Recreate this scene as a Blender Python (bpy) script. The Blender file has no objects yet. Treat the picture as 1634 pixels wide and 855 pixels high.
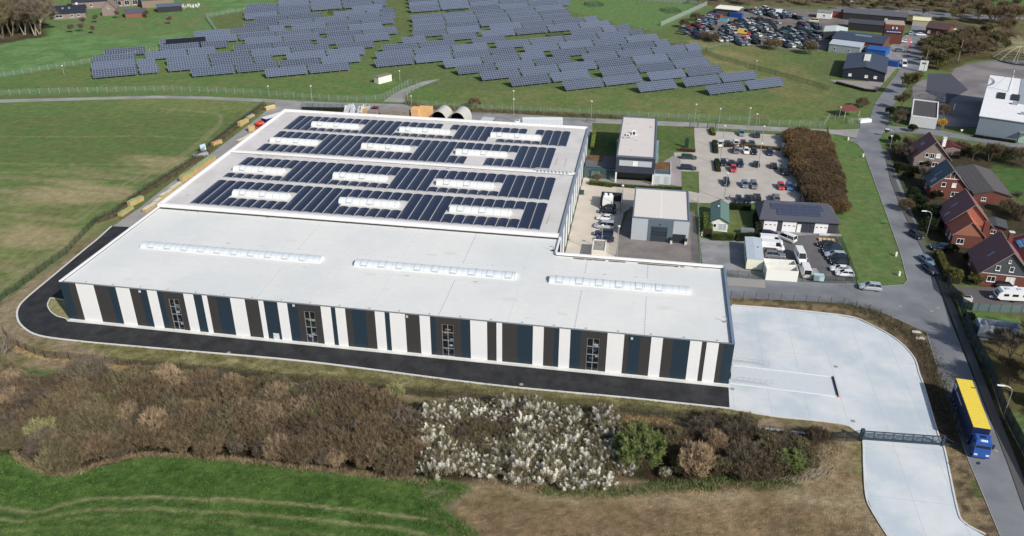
import bpy, math, random
import numpy as np
from mathutils import Vector, Matrix
random.seed(7); rng = np.random.default_rng(7)
R_ = math.radians
SC = bpy.context.scene
COL = SC.collection

# ------------------------------------------------------------------ camera
CAM = np.array([110.951, -127.078, 89.103])
YAW, PIT, ROL, FPX = -0.1622, 0.4916, 0.0059, 1334.18
_cy, _sy, _cp, _sp = math.cos(YAW), math.sin(YAW), math.cos(PIT), math.sin(PIT)
_f = np.array([_sy*_cp, _cy*_cp, -_sp]); _r = np.array([_cy, -_sy, 0.0]); _u = np.cross(_r, _f)
_r2 = math.cos(ROL)*_r + math.sin(ROL)*_u; _u2 = -math.sin(ROL)*_r + math.cos(ROL)*_u
cam = bpy.data.cameras.new('camera'); co = bpy.data.objects.new('camera', cam); COL.objects.link(co)
cam.sensor_width = 36; cam.lens = 36*FPX/1634; cam.clip_end = 6000; cam.clip_start = 1
M = Matrix(((_r2[0], _u2[0], -_f[0], CAM[0]), (_r2[1], _u2[1], -_f[1], CAM[1]), (_r2[2], _u2[2], -_f[2], CAM[2]), (0, 0, 0, 1)))
co.matrix_world = M
SC.camera = co

def G(x, y, z=0.0):
    """survey: plan position of a point seen in the photograph, at height z"""
    d = _f*FPX + _r2*(x-817) - _u2*(y-427.5)
    t = (z-CAM[2])/d[2]
    p = CAM + t*d
    return (float(p[0]), float(p[1]))
def GY(x, y, yy=0.0):
    d = _f*FPX + _r2*(x-817) - _u2*(y-427.5)
    t = (yy-CAM[1])/d[1]; p = CAM+t*d
    return float(p[0]), float(p[2])
def zm(ix, iy, s=5.447):
    return lambda x, y, z=0.0: G(ix+x/s, iy+y/s, z)
zP1 = zm(1080, 350); zP2 = zm(1080, 190); zR1 = zm(1334, 0); zR2 = zm(1334, 140); zR3 = zm(1334, 290)
zR4 = zm(1334, 440); zR5 = zm(1334, 590); zS = zm(1060, 0); zO = zm(860, 170); zO2 = zm(860, 290)
zF = zm(80, 0, 6.536); zH = zm(1484, 300, 5.7); zT = zm(140, 150, 4.0725); zN = zm(620, 150, 6.7875); zN0 = zm(400, 150, 6.7875)
zB = zm(1234, 645, 4.0725)

# ------------------------------------------------------------------ light
w = bpy.data.worlds.new("World"); SC.world = w; w.use_nodes = True
nt = w.node_tree; bg = nt.nodes['Background']
sky = nt.nodes.new('ShaderNodeTexSky'); sky.sky_type = 'NISHITA'; sky.sun_disc = False
SUNEL = 35.5
sky.sun_elevation = R_(SUNEL); sky.sun_rotation = R_(130); sky.air_density = 1.0; sky.dust_density = 1.5
nt.links.new(sky.outputs[0], bg.inputs[0]); bg.inputs[1].default_value = 0.1
sl = bpy.data.lights.new('sun', 'SUN'); sl.energy = 4.1; sl.angle = R_(0.5); sl.color = (1.0, 0.955, 0.89)
so = bpy.data.objects.new('sun', sl); COL.objects.link(so)
sd = Vector((math.cos(R_(-40))*math.cos(R_(SUNEL)), math.sin(R_(-40))*math.cos(R_(SUNEL)), math.sin(R_(SUNEL))))
so.rotation_euler = sd.to_track_quat('Z', 'Y').to_euler(); so.location = (150, -60, 120)
SC.view_settings.view_transform = 'Standard'; SC.view_settings.look = 'None'; SC.view_settings.exposure = 0

# ------------------------------------------------------------------ materials
def lin(c): 
    c = c/255.0
    return c/12.92 if c <= 0.04045 else ((c+0.055)/1.055)**2.4
def s(r, g, b, k=1.08, sat=.88):
    c = [lin(v)*k for v in (r, g, b)]; l = .3*c[0]+.59*c[1]+.11*c[2]
    return tuple(min(0.85, l+(v-l)*sat) for v in c)
MATS = {}
def mat(name, col, rough=0.8, var=0.12, scale=3.0, metal=0.0, spec=0.3, bump=0.0, col2=None, scale2=0.25, coat=0.0):
    if name in MATS: return MATS[name]
    m = bpy.data.materials.new(name); m.use_nodes = True; t = m.node_tree; b = t.nodes['Principled BSDF']
    b.inputs['Roughness'].default_value = rough; b.inputs['Metallic'].default_value = metal
    b.inputs['Specular IOR Level'].default_value = spec; b.inputs['Coat Weight'].default_value = coat
    geo = t.nodes.new('ShaderNodeNewGeometry')
    n = t.nodes.new('ShaderNodeTexNoise'); n.inputs['Scale'].default_value = scale; n.inputs['Detail'].default_value = 5
    n.inputs['Roughness'].default_value = 0.65
    t.links.new(geo.outputs['Position'], n.inputs['Vector'])
    mr = t.nodes.new('ShaderNodeMapRange'); mr.inputs[1].default_value = 0.25; mr.inputs[2].default_value = 0.75
    mr.inputs[3].default_value = 1-var; mr.inputs[4].default_value = 1+var
    t.links.new(n.outputs['Fac'], mr.inputs[0])
    mix = t.nodes.new('ShaderNodeVectorMath'); mix.operation = 'SCALE'
    t.links.new(mr.outputs[0], mix.inputs['Scale'])
    if col2:
        n2 = t.nodes.new('ShaderNodeTexNoise'); n2.inputs['Scale'].default_value = scale2; n2.inputs['Detail'].default_value = 4
        t.links.new(geo.outputs['Position'], n2.inputs['Vector'])
        cr = t.nodes.new('ShaderNodeMapRange'); cr.inputs[1].default_value = 0.38; cr.inputs[2].default_value = 0.62
        t.links.new(n2.outputs['Fac'], cr.inputs[0])
        mc = t.nodes.new('ShaderNodeMix'); mc.data_type = 'RGBA'
        mc.inputs['A'].default_value = (*col, 1); mc.inputs['B'].default_value = (*col2, 1)
        t.links.new(cr.outputs[0], mc.inputs['Factor']); t.links.new(mc.outputs['Result'], mix.inputs[0])
    else:
        mix.inputs[0].default_value = col
    t.links.new(mix.outputs[0], b.inputs['Base Color'])
    if bump:
        bp = t.nodes.new('ShaderNodeBump'); bp.inputs['Strength'].default_value = bump; bp.inputs['Distance'].default_value = 0.1
        t.links.new(n.outputs['Fac'], bp.inputs['Height']); t.links.new(bp.outputs[0], b.inputs['Normal'])
    MATS[name] = m
    return m
def lined(name, col, linecol, ax, pitch, width, rough=0.5, ax2=None, pitch2=1, width2=0.1, spec=0.3, var=0.08, metal=0.0, space='OBJ', rand=0.0, col2=None, scale2=.1, scale=.8):
    """a sheet with thin straight lines (module joints, trapezoidal ribs, cladding joints)"""
    m = mat(name, col, rough, var, scale, metal, spec, col2=col2, scale2=scale2)
    t = m.node_tree; b = t.nodes['Principled BSDF']
    src = b.inputs['Base Color'].links[0].from_socket
    if space == 'OBJ':
        tc = t.nodes.new('ShaderNodeTexCoord'); vec = tc.outputs['Object']
    else:
        tc = t.nodes.new('ShaderNodeNewGeometry'); vec = tc.outputs['Position']
    sp = t.nodes.new('ShaderNodeSeparateXYZ'); t.links.new(vec, sp.inputs[0])
    def line(a, p_, w_):
        d = t.nodes.new('ShaderNodeMath'); d.operation = 'DIVIDE'; d.inputs[1].default_value = p_
        t.links.new(sp.outputs[a], d.inputs[0])
        f_ = t.nodes.new('ShaderNodeMath'); f_.operation = 'FRACT'; t.links.new(d.outputs[0], f_.inputs[0])
        l = t.nodes.new('ShaderNodeMath'); l.operation = 'LESS_THAN'; l.inputs[1].default_value = w_/p_
        t.links.new(f_.outputs[0], l.inputs[0]); return l.outputs[0]
    fac = line(ax, pitch, width)
    if ax2 is not None:
        f2 = line(ax2, pitch2, width2)
        mx = t.nodes.new('ShaderNodeMath'); mx.operation = 'MAXIMUM'; t.links.new(fac, mx.inputs[0]); t.links.new(f2, mx.inputs[1]); fac = mx.outputs[0]
    if rand:
        oi = t.nodes.new('ShaderNodeObjectInfo'); r = t.nodes.new('ShaderNodeMapRange'); r.inputs[3].default_value = 1-rand; r.inputs[4].default_value = 1+rand
        t.links.new(oi.outputs['Random'], r.inputs[0]); v = t.nodes.new('ShaderNodeVectorMath'); v.operation = 'SCALE'
        t.links.new(src, v.inputs[0]); t.links.new(r.outputs[0], v.inputs['Scale']); src = v.outputs[0]
    mc = t.nodes.new('ShaderNodeMix'); mc.data_type = 'RGBA'; mc.inputs['B'].default_value = (*linecol, 1)
    t.links.new(src, mc.inputs['A']); t.links.new(fac, mc.inputs['Factor']); t.links.new(mc.outputs['Result'], b.inputs['Base Color'])
    return m
def netting(name, col, op):
    m = mat(name, col, 0.7, 0.1, 1.0)
    t = m.node_tree; b = t.nodes['Principled BSDF']; out = t.nodes['Material Output']
    tr = t.nodes.new('ShaderNodeBsdfTransparent'); mx = t.nodes.new('ShaderNodeMixShader'); mx.inputs[0].default_value = op
    t.links.new(tr.outputs[0], mx.inputs[1]); t.links.new(b.outputs[0], mx.inputs[2]); t.links.new(mx.outputs[0], out.inputs['Surface'])
    return m
W_WHITE = mat('white_paint', s(240, 242, 244), 0.45, 0.03, 2)
M_GLASS = mat('dark_glass', (0.02, 0.025, 0.03), 0.08, 0.2, 1.5, spec=0.6)
M_RUB = mat('rubber', (0.02, 0.02, 0.02), 0.85)
M_GALV = mat('galvanised_steel', s(165, 170, 172), 0.45, 0.08, 2, metal=0.4)
M_DARKM = mat('dark_metal', s(45, 52, 60), 0.5, 0.1, 2)
M_GREENM = mat('green_metal', s(45, 75, 65), 0.5)
M_WOOD = mat('pale_timber', s(205, 175, 120), 0.8, 0.25, 3)
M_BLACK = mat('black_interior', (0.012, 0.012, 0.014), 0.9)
M_CONC = mat('kerb_concrete', s(205, 205, 200), 0.85, 0.12, 2.5)

# ------------------------------------------------------------------ mesh builder
class MB:
    def __init__(self): self.v = []; self.f = []; self.m = []
    def add(self, pts, faces, mi=0):
        o = len(self.v); self.v += [tuple(p) for p in pts]
        for f in faces: self.f.append(tuple(i+o for i in f)); self.m.append(mi)
        return self
    def box(self, x0, x1, y0, y1, z0, z1, mi=0):
        p = [(x0, y0, z0), (x1, y0, z0), (x1, y1, z0), (x0, y1, z0), (x0, y0, z1), (x1, y0, z1), (x1, y1, z1), (x0, y1, z1)]
        return self.add(p, [(0, 3, 2, 1), (4, 5, 6, 7), (0, 1, 5, 4), (1, 2, 6, 5), (2, 3, 7, 6), (3, 0, 4, 7)], mi)
    def prism(self, poly, z0, z1, mi=0, mside=None):
        a = sum(poly[i][0]*poly[(i+1) % len(poly)][1]-poly[(i+1) % len(poly)][0]*poly[i][1] for i in range(len(poly)))
        if a < 0: poly = poly[::-1]
        n = len(poly); p = [(x, y, z0) for x, y in poly]+[(x, y, z1) for x, y in poly]
        self.add(p, [tuple(range(n, 2*n))], mi)
        o = len(self.v)-2*n
        for i in range(n):
            j = (i+1) % n; self.f.append((o+i, o+j, o+n+j, o+n+i)); self.m.append(mi if mside is None else mside)
        return self
    def hull8(self, bot, top, mi=0):
        return self.add(list(bot)+list(top), [(0, 3, 2, 1), (4, 5, 6, 7), (0, 1, 5, 4), (1, 2, 6, 5), (2, 3, 7, 6), (3, 0, 4, 7)], mi)
    def tube(self, p, q, r, r2=None, n=6, mi=0, cap=True):
        p = Vector(p); q = Vector(q); d = (q-p).normalized(); r2 = r if r2 is None else r2
        a = d.orthogonal().normalized(); b = d.cross(a); pts = []
        for c, rr in ((p, r), (q, r2)):
            for i in range(n):
                t = 2*math.pi*i/n; pts.append(c+a*math.cos(t)*rr+b*math.sin(t)*rr)
        fs = [(i, (i+1) % n, n+(i+1) % n, n+i) for i in range(n)]
        if cap: fs += [tuple(range(n))[::-1], tuple(range(n, 2*n))]
        return self.add(pts, fs, mi)
    def path(self, pts, r, n=6, mi=0):
        for a, b in zip(pts[:-1], pts[1:]): self.tube(a, b, r, r, n, mi)
        return self
    def loft(self, secs, mi=0, cap=True, close=True):
        n = len(secs[0]); pts = [p for s_ in secs for p in s_]; fs = []
        for k in range(len(secs)-1):
            for i in range(n if close else n-1):
                j = (i+1) % n; fs.append((k*n+i, k*n+j, (k+1)*n+j, (k+1)*n+i))
        if cap: fs += [tuple(range(n))[::-1], tuple(range((len(secs)-1)*n, len(secs)*n))]
        return self.add(pts, fs, mi)
    def rot(self, M_):
        self.v = [tuple(M_ @ Vector(p)) for p in self.v]; return self
    def mesh(self, name, mats, smooth=False):
        me = bpy.data.meshes.new(name); me.from_pydata(self.v, [], self.f)
        for m in (mats if isinstance(mats, (list, tuple)) else [mats]): me.materials.append(m)
        me.polygons.foreach_set('material_index', self.m)
        if smooth: me.polygons.foreach_set('use_smooth', [True]*len(self.f))
        me.update(); return me
    def build(self, name, mats, parent=None, loc=(0, 0, 0), rz=0, smooth=False):
        return link(name, self.mesh(name, mats, smooth), parent, loc, rz)
def link(name, data, parent=None, loc=(0, 0, 0), rz=0):
    o = bpy.data.objects.new(name, data); COL.objects.link(o); o.parent = parent
    o.location = loc if len(loc) == 3 else (*loc, 0); o.rotation_euler = (0, 0, rz); return o
def thing(name, label, cat, loc=(0, 0, 0), rz=0, group=None):
    o = link(name, None, None, loc, rz); o['label'] = label; o['category'] = cat
    if group: o['group'] = group
    return o
def tag(o, label, cat, group=None, kind=None):
    o['label'] = label; o['category'] = cat
    if group: o['group'] = group
    if kind: o['kind'] = kind
    return o
def struct(o): o['kind'] = 'structure'; return o
def dup(root, loc, rz=0, label=None, group=None, scale=None):
    r = root.copy(); COL.objects.link(r); r.location = loc if len(loc) == 3 else (*loc, 0); r.rotation_euler = (0, 0, rz)
    if label: r['label'] = label
    if group: r['group'] = group
    if scale: r.scale = scale if isinstance(scale, (tuple, list)) else (scale,)*3
    for ch in list(root.children):
        c = ch.copy(); COL.objects.link(c); c.parent = r
        for g in list(ch.children):
            d = g.copy(); COL.objects.link(d); d.parent = c
    return r
class Proto:
    """first use hands out the original, later uses copy it"""
    def __init__(self, root): self.root = root; self.used = False
    def put(self, loc, rz=0, label=None, group=None, scale=None):
        if not self.used:
            self.used = True; r = self.root; r.location = loc if len(loc) == 3 else (*loc, 0); r.rotation_euler = (0, 0, rz)
            if label: r['label'] = label
            if group: r['group'] = group
            if scale: r.scale = scale if isinstance(scale, (tuple, list)) else (scale,)*3
            return r
        o = dup(self.root, loc, rz, label, group, scale)
        if not scale: o.scale = (1, 1, 1)
        return o
ORD = ['first', 'second', 'third', 'fourth', 'fifth', 'sixth', 'seventh', 'eighth', 'ninth', 'tenth', 'eleventh', 'twelfth', 'thirteenth', 'fourteenth', 'fifteenth', 'sixteenth', 'seventeenth', 'eighteenth', 'nineteenth', 'twentieth']
def ordn(i): 
    if i < 20: return ORD[i]
    return ('twenty-' if i < 29 else 'thirty-')+ORD[(i-20) % 10] if i != 29 else 'thirtieth'

# ------------------------------------------------------------------ noise and polygons on numpy grids
def vnoise(x, y, sc, seed):
    r = np.random.default_rng(seed).random((256, 256)); x = x*sc; y = y*sc
    xi = np.floor(x).astype(int); yi = np.floor(y).astype(int); fx = x-xi; fy = y-yi
    fx = fx*fx*(3-2*fx); fy = fy*fy*(3-2*fy)
    a = r[xi % 256, yi % 256]; b = r[(xi+1) % 256, yi % 256]; c = r[xi % 256, (yi+1) % 256]; d = r[(xi+1) % 256, (yi+1) % 256]
    return (a*(1-fx)+b*fx)*(1-fy)+(c*(1-fx)+d*fx)*fy
def fbm(x, y, sc, seed, o=4):
    t = 0; a = 0.5; s_ = 0
    for i in range(o): t = t+a*vnoise(x, y, sc*2**i, seed+i); s_ += a; a *= 0.5
    return t/s_
def sdist(px, py, poly):
    """signed distance, positive inside"""
    d = np.full(px.shape, 1e9); ins = np.zeros(px.shape, bool); n = len(poly)
    for i in range(n):
        x0, y0 = poly[i]; x1, y1 = poly[(i+1) % n]; ex, ey = x1-x0, y1-y0
        t = np.clip(((px-x0)*ex+(py-y0)*ey)/(ex*ex+ey*ey+1e-9), 0, 1)
        d = np.minimum(d, np.hypot(px-x0-t*ex, py-y0-t*ey))
        if y0 != y1:
            c = ((y0 > py) != (y1 > py)) & (px < (x1-x0)*(py-y0)/(y1-y0)+x0); ins ^= c
    return np.where(ins, d, -d)
def ldist(px, py, line):
    d = np.full(px.shape, 1e9)
    for (x0, y0), (x1, y1) in zip(line[:-1], line[1:]):
        ex, ey = x1-x0, y1-y0; t = np.clip(((px-x0)*ex+(py-y0)*ey)/(ex*ex+ey*ey+1e-9), 0, 1)
        d = np.minimum(d, np.hypot(px-x0-t*ex, py-y0-t*ey))
    return d
def inpoly(x, y, poly):
    c = False; n = len(poly)
    for i in range(n):
        x0, y0 = poly[i]; x1, y1 = poly[(i+1) % n]
        if (y0 > y) != (y1 > y) and x < (x1-x0)*(y-y0)/(y1-y0)+x0: c = not c
    return c
def GP(*pts): return [G(*p) for p in pts]
def smoothline(pts, k=6):
    out = []; n = len(pts)
    for i in range(n-1):
        p0 = pts[max(i-1, 0)]; p1 = pts[i]; p2 = pts[i+1]; p3 = pts[min(i+2, n-1)]
        for j in range(k):
            t = j/k
            out.append(tuple(0.5*((2*p1[a])+(-p0[a]+p2[a])*t+(2*p0[a]-5*p1[a]+4*p2[a]-p3[a])*t*t+(-p0[a]+3*p1[a]-3*p2[a]+p3[a])*t**3) for a in (0, 1)))
    out.append(tuple(pts[-1])); return out
# ------------------------------------------------------------------ ground sheet with painted albedo zones
def axis(segs):
    out = []
    for a, b, st in segs: out += list(np.arange(a, b, st))
    out.append(segs[-1][1]); return np.array(out)
gx = axis([(-4000, -1000, 500), (-1000, -340, 60), (-340, -60, 1.6), (-60, 180, 0.6), (180, 380, 1.6), (380, 1000, 60), (1000, 4001, 500)])
gy = axis([(-3000, -400, 400), (-400, -80, 40), (-80, 0, 0.4), (0, 150, 1.0), (150, 470, 1.6), (470, 1200, 60), (1200, 5001, 500)])
X, Y = np.meshgrid(gx, gy, indexing='ij')
n1 = fbm(X, Y, 0.03, 11); n2 = fbm(X, Y, 0.18, 21); n3 = fbm(X, Y, 0.9, 31, 3)
WX = X+(n2-0.5)*5+(n3-0.5)*2.2; WY = Y+(fbm(X, Y, 0.18, 41)-0.5)*5+(fbm(X, Y, 0.9, 51, 3)-0.5)*2.2
def C3(c): return np.array(c)[None, None, :]
alb = C3(s(98, 118, 62))*np.ones(X.shape+(3,))
def blend(a, c):
    global alb
    a = np.clip(a, 0, 1)[..., None]; alb = alb*(1-a)+C3(c)*a
def zone(poly, c, c2=None, soft=0.6, warp=1.0, k=1.0, nf=None, th=0.5):
    px = X*(1-warp)+WX*warp; py = Y*(1-warp)+WY*warp
    a = np.clip(sdist(px, py, poly)/soft*0.5+0.5, 0, 1)*k
    blend(a, c)
    if c2 is not None:
        f_ = n2 if nf is None else nf
        blend(a*np.clip((f_-th)*5+0.5, 0, 1), c2)
def line(pts, wd, c, k=1.0, warp=0.25, soft=0.4):
    px = X*(1-warp)+WX*warp; py = Y*(1-warp)+WY*warp
    blend(np.clip((wd-ldist(px, py, pts))/soft*0.5+0.5, 0, 1)*k, c)
# far meadows
blend(np.clip((n1-0.5)*4+0.3, 0, 1)*0.5, s(100, 108, 60))
zone(GP((-60, 0), (-60, 150), (0, 122), (150, 93), (330, 60), (345, 62), (330, 27), (430, 8), (460, -30), (-60, -30)), s(104, 142, 76), s(92, 128, 68), 2, 0.6)
zone(GP((20, 40), (80, 45), (180, 60), (330, 50), (340, 0), (100, -10)), s(94, 128, 66), s(108, 126, 70), 3, 1)
zone(GP((80, -10), (100, 22), (30, 22), (60, 0)), s(130, 122, 80), None, 2, 1, 0.6)
# solar park grass
zone(GP((150, 95), (420, 40), (640, 130), (900, 185), (640, 165), (430, 155), (0, 150), (0, 126)), s(90, 124, 56), s(108, 122, 62), 3, 1, 0.8)
zone(GP((1120, 60), (1180, 50), (1330, 140), (1330, 190), (1210, 140)), s(126, 122, 70), s(104, 118, 60), 3, 1, 0.85)
zone(GP((1060, 68), (1130, 62), (1200, 95), (1180, 130), (1100, 80)), s(146, 134, 84), s(110, 122, 64), 2, 1, 0.8)
zone(GP((680, 150), (900, 140), (1300, 165), (1330, 200), (940, 182), (700, 160)), s(98, 122, 54), s(118, 122, 68), 3, 1, 0.8)
zone(GP((800, 0), (1100, 0), (1120, 15), (1045, 50), (960, 30), (920, 20)), s(94, 130, 66), s(100, 126, 66), 2)
# left crop field
LF = GP((-80, 163), (60, 158), (250, 153), (420, 158), (440, 165), (330, 245), (190, 345), (80, 420), (0, 470), (-80, 520))
zone(LF, s(116, 130, 66), s(98, 124, 58), 1.0, 0.15, nf=n1)
zone(GP((-80, 180), (420, 180), (300, 262), (-80, 262)), s(88, 116, 54), s(102, 116, 60), 6, 1, 0.75)
lfin = np.clip(sdist(X, Y, LF), 0, 1)
low = np.clip((sdist(WX, WY, GP((-80, 268), (300, 255), (270, 300), (160, 370), (0, 470), (-80, 500)))+4)/16, 0, 1)
ns = fbm(X*0.25+Y*0.1, Y*1.6, 0.22, 61)   # streaks along the drilling direction
blend(lfin*low*np.clip((ns-0.5)*6, 0, 1)*0.7, s(160, 146, 104))
blend(lfin*low*np.clip((n2-0.5)*5, 0, 1)*0.4, s(100, 104, 58))
blend(lfin*np.clip((ns-0.56)*6, 0, 1)*0.35, s(120, 118, 74))
for q in [[(-50, 276), (180, 272), (290, 276), (380, 275)], [(-50, 259), (120, 262), (300, 263)], [(-50, 218), (250, 217), (340, 222)]]:
    line(GP(*q), 0.25, s(150, 145, 96), 0.7)
for off in (0, 9):
    line(smoothline(GP((120, 345+off), (215, 283+off), (290, 245+off*.6), (340, 205+off*.6), (352, 190+off*.4), (340, 180), (250, 173))), 0.35, s(150, 142, 100), 0.65)
line(smoothline(GP((120, 410), (250, 320), (330, 262), (400, 200))), 1.2, s(140, 132, 88), 0.5, 0.7, 1.5)
line(smoothline(GP((0, 455), (120, 385), (190, 340))), 1.8, s(140, 134, 90), 0.6, 0.8, 2)
for q in [(80, 318, 9), (250, 262, 7), (40, 375, 8), (150, 300, 5)]:
    c0 = G(q[0], q[1]); blend(np.clip(1.2-np.hypot((WX-c0[0])/q[2]/2, (WY-c0[1])/q[2])+0.3*(ns-0.5)*4, 0, 1)*0.7, s(168, 152, 108))
# verge round the new hall, bank and front strip
zone(GP((200, 350), (190, 362), (140, 385), (0, 480), (-60, 560), (-60, 640), (0, 610), (150, 600), (420, 612), (700, 648), (1165, 690), (1400, 720), (1380, 855), (1600, 900), (1500, 500), (1167, 470), (1167, 600), (90, 480), (215, 360)), s(150, 132, 100), s(124, 114, 76), 1.2, 0.8)
zone(GP((120, 545), (300, 560), (1164, 653), (1230, 664), (1160, 676), (600, 612), (200, 575)), s(112, 116, 58), s(138, 130, 84), 1.0, 0.6, nf=n3)
line(GP((190, 566), (600, 601), (1165, 657)), 0.8, s(150, 142, 92), 0.7, 0.6)
line(GP((210, 574), (600, 614), (1165, 668)), 1.3, s(96, 88, 58), 0.7, 0.6)
zone(GP((78, 478), (112, 478), (114, 512), (84, 500)), s(120, 122, 66), s(150, 140, 92), 0.5, 0.5)
# thicket floor
THK = GP((-80, 590), (20, 585), (60, 600), (200, 597), (420, 615), (640, 640), (700, 655), (1000, 672), (1330, 690), (1310, 740), (1240, 770), (1000, 782), (700, 770), (400, 738), (250, 728), (100, 758), (20, 725), (-80, 700))
zone(THK, s(74, 60, 44), s(58, 52, 34), 1.0, 0.6)
zone(GP((30, 585), (190, 592), (60, 612), (0, 605)), s(90, 112, 52), s(150, 130, 96), 1, 1)
# green field at the bottom
GF = GP((-80, 700), (20, 728), (100, 758), (250, 728), (400, 738), (680, 765), (745, 775), (690, 800), (760, 870), (760, 1000), (-400, 1000))
zone(GF, s(82, 116, 40), s(60, 90, 30), 0.6, 0.5, nf=n3)
gfin = np.clip(sdist(WX*.5+X*.5, WY*.5+Y*.5, GF), 0, 1)
blend(gfin*np.clip((n2-0.5)*4, 0, 1)*0.4, s(112, 138, 56))
TRK = []
for q, k in [([(-40, 808), (0, 806), (60, 815), (120, 800), (200, 793), (300, 795), (400, 800), (520, 808), (600, 818), (680, 828)], .85), ([(-40, 838), (0, 825), (40, 830), (120, 815), (180, 812), (260, 812), (400, 820), (520, 832), (620, 842), (700, 860)], .8), ([(100, 828), (200, 822), (330, 832), (450, 846), (600, 866)], .4), ([(-20, 852), (100, 840), (240, 842), (360, 858)], .3)]:
    line(smoothline(GP(*q)), 0.3, s(150, 144, 96), k, 0.25, 0.35); TRK.append((smoothline(GP(*q)), k))
line(smoothline(GP((0, 722), (40, 745), (100, 762), (250, 734), (400, 743), (680, 768))), 0.6, s(104, 132, 62), 0.6, 0.6, 0.8)
# bare soil at the bottom
BS = GP((745, 778), (690, 800), (700, 815), (760, 870), (760, 1000), (1420, 1000), (1418, 855), (1383, 795), (1375, 700), (1330, 715), (1290, 765), (1000, 780), (850, 775))
zone(BS, s(148, 122, 86), s(130, 108, 76), 0.8, 0.8)
bsin = np.clip(sdist(WX, WY, BS), 0, 1)
rid = fbm(X*0.3+Y*0.5, Y*1.3-X*0.2, 0.8, 71)
blend(bsin*np.clip((rid-0.5)*5, 0, 1)*0.45, s(140, 122, 90))
blend(bsin*np.clip((fbm(X, Y, 0.12, 81)-0.52)*6, 0, 1)*0.5, s(116, 104, 66))
for q in [[(700, 790), (780, 775), (900, 786), (1000, 785), (1120, 795), (1200, 790)], [(1290, 770), (1330, 730), (1370, 740)], [(1270, 790), (1330, 800), (1375, 780)], [(1385, 810), (1420, 860)]]:
    line(smoothline(GP(*q)), 1.6, s(162, 146, 112), 0.75, 1.0, 1.5)
zone(GP((690, 772), (760, 775), (700, 830), (680, 815)), s(140, 130, 100), s(78, 104, 50), 0.5, 1.2, 0.7, nf=n3)
zone(GP((1355, 690), (1378, 700), (1383, 770), (1360, 750)), s(118, 122, 58), s(140, 126, 88), 0.6, 0.8, 0.8, nf=n3)
zone(GP((1020, 775), (1290, 775), (1270, 765), (1100, 768)), s(62, 92, 40), s(80, 84, 48), 0.6, 1.0, 0.9, nf=n3)
# strip between concrete yard and street
zone(GP((1167, 474), (1334, 484), (1405, 499), (1479, 532), (1500, 600), (1541, 724), (1600, 860), (1570, 860), (1526, 812), (1497, 696), (1466, 600), (1437, 548), (1360, 509), (1167, 487)), s(146, 126, 90), s(96, 82, 60), 0.5, 0.3, nf=n3)
line(GP((1167, 475), (1334, 486), (1405, 501), (1476, 532)), 0.7, s(74, 72, 40), 0.8, 0.6)
zone(GP((1437, 548), (1476, 545), (1541, 724), (1500, 700), (1466, 600)), s(92, 76, 56), s(66, 56, 42), 0.6, 0.6, 0.8)
line(GP((1552, 768), (1560, 790)), 0.5, s(70, 96, 40), 0.8)
# lawn east of the hedge, gardens
zone(GP((1318, 212), (1372, 232), (1395, 290), (1449, 448), (1430, 456), (1362, 452), (1335, 372), (1330, 330)), s(92, 124, 58), s(104, 124, 64), 0.8, 0.4)
for (a, b) in ((zP2(0, 60), zP2(165, 290)), ): pass
zone([zO(450, 140), zO(1350, 160), zO(1360, 400), zO(1050, 360), zO(660, 380), zO(440, 380)], s(84, 108, 46), s(96, 110, 54), .3, .1)
zone(GP((1410, 232), (1480, 215), (1500, 225), (1640, 250), (1700, 480), (1540, 450), (1480, 400), (1440, 330)), s(72, 66, 46), s(64, 82, 44), 1.5, 1, nf=n2, th=.62)  # garden scrub tones, darkened to paint in shade of hedges and trees
zone([zR4(860, 0), zR4(960, 0), zR4(1000, 160), zR4(1180, 560), zR4(1340, 850), G(1660, 780), G(1640, 860), zR5(1500, 830), zR4(1180, 855), zR4(1000, 400)], s(60, 58, 44), s(52, 62, 38), .5, .5)  # ground painted dark for the shadow of the street fence and hedge
zone(GP((1585, 265), (1700, 275), (1700, 345), (1595, 330)), s(70, 108, 48), s(86, 108, 54), 1)
zone(GP((1545, 500), (1700, 500), (1700, 660), (1600, 660)), s(92, 88, 50), s(112, 100, 60), 1)
zone(GP((1540, 494), (1634, 506), (1634, 520), (1548, 512)), s(96, 124, 50), None, .5)
zone([zR1(760, 420), zR1(900, 380), zR1(1000, 300), zR1(1300, 320), zR1(1560, 360), zR1(1440, 500), zR1(1140, 530), zR1(980, 610), zR1(780, 600), zR1(720, 500)], s(78, 74, 44), s(92, 84, 50), 1.5, 1)
zone(GP((-40, 74), (0, 70), (40, 62), (75, 58), (70, 20), (60, -40), (-80, -40)), s(74, 68, 46), s(92, 84, 56), 1.5, 1)
# scrub belt at the top right
zone(GP((1100, -40), (1120, 8), (1330, 10), (1500, 60), (1560, 80), (1700, 110), (1700, -60)), s(96, 84, 62), s(110, 104, 66), 2)
zone(GP((1560, 20), (1700, 30), (1700, -30), (1540, -30)), s(78, 118, 52), None, 2)
zone(GP((1560, 60), (1634, 85), (1634, 60), (1580, 45)), s(150, 142, 110), s(126, 120, 84), 1)
n4 = fbm(X, Y, 2.2, 101, 2); nr = np.clip((60-Y)/60, 0, 1)
alb *= (0.8+0.4*n3)[..., None]; alb *= (1+(n4-.5)*.85*nr)[..., None]
rows = np.sin(Y*4.2+X*.35+(n2-.5)*2.2)*.5+.5; alb *= (1+gfin*(rows-.5)*.14)[..., None]
lm = (alb*np.array([.3, .59, .11])).sum(-1, keepdims=True); alb = lm+(alb-lm)*.95
nxg, nyg = X.shape
vv = np.stack([X, Y, np.zeros_like(X)], -1).reshape(-1, 3)
und = (fbm(X, Y, 0.35, 91)-0.5)*0.1
vv[:, 2] = (und*np.clip(np.maximum(bsin, gfin), 0, 1)).reshape(-1)-0.03
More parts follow.
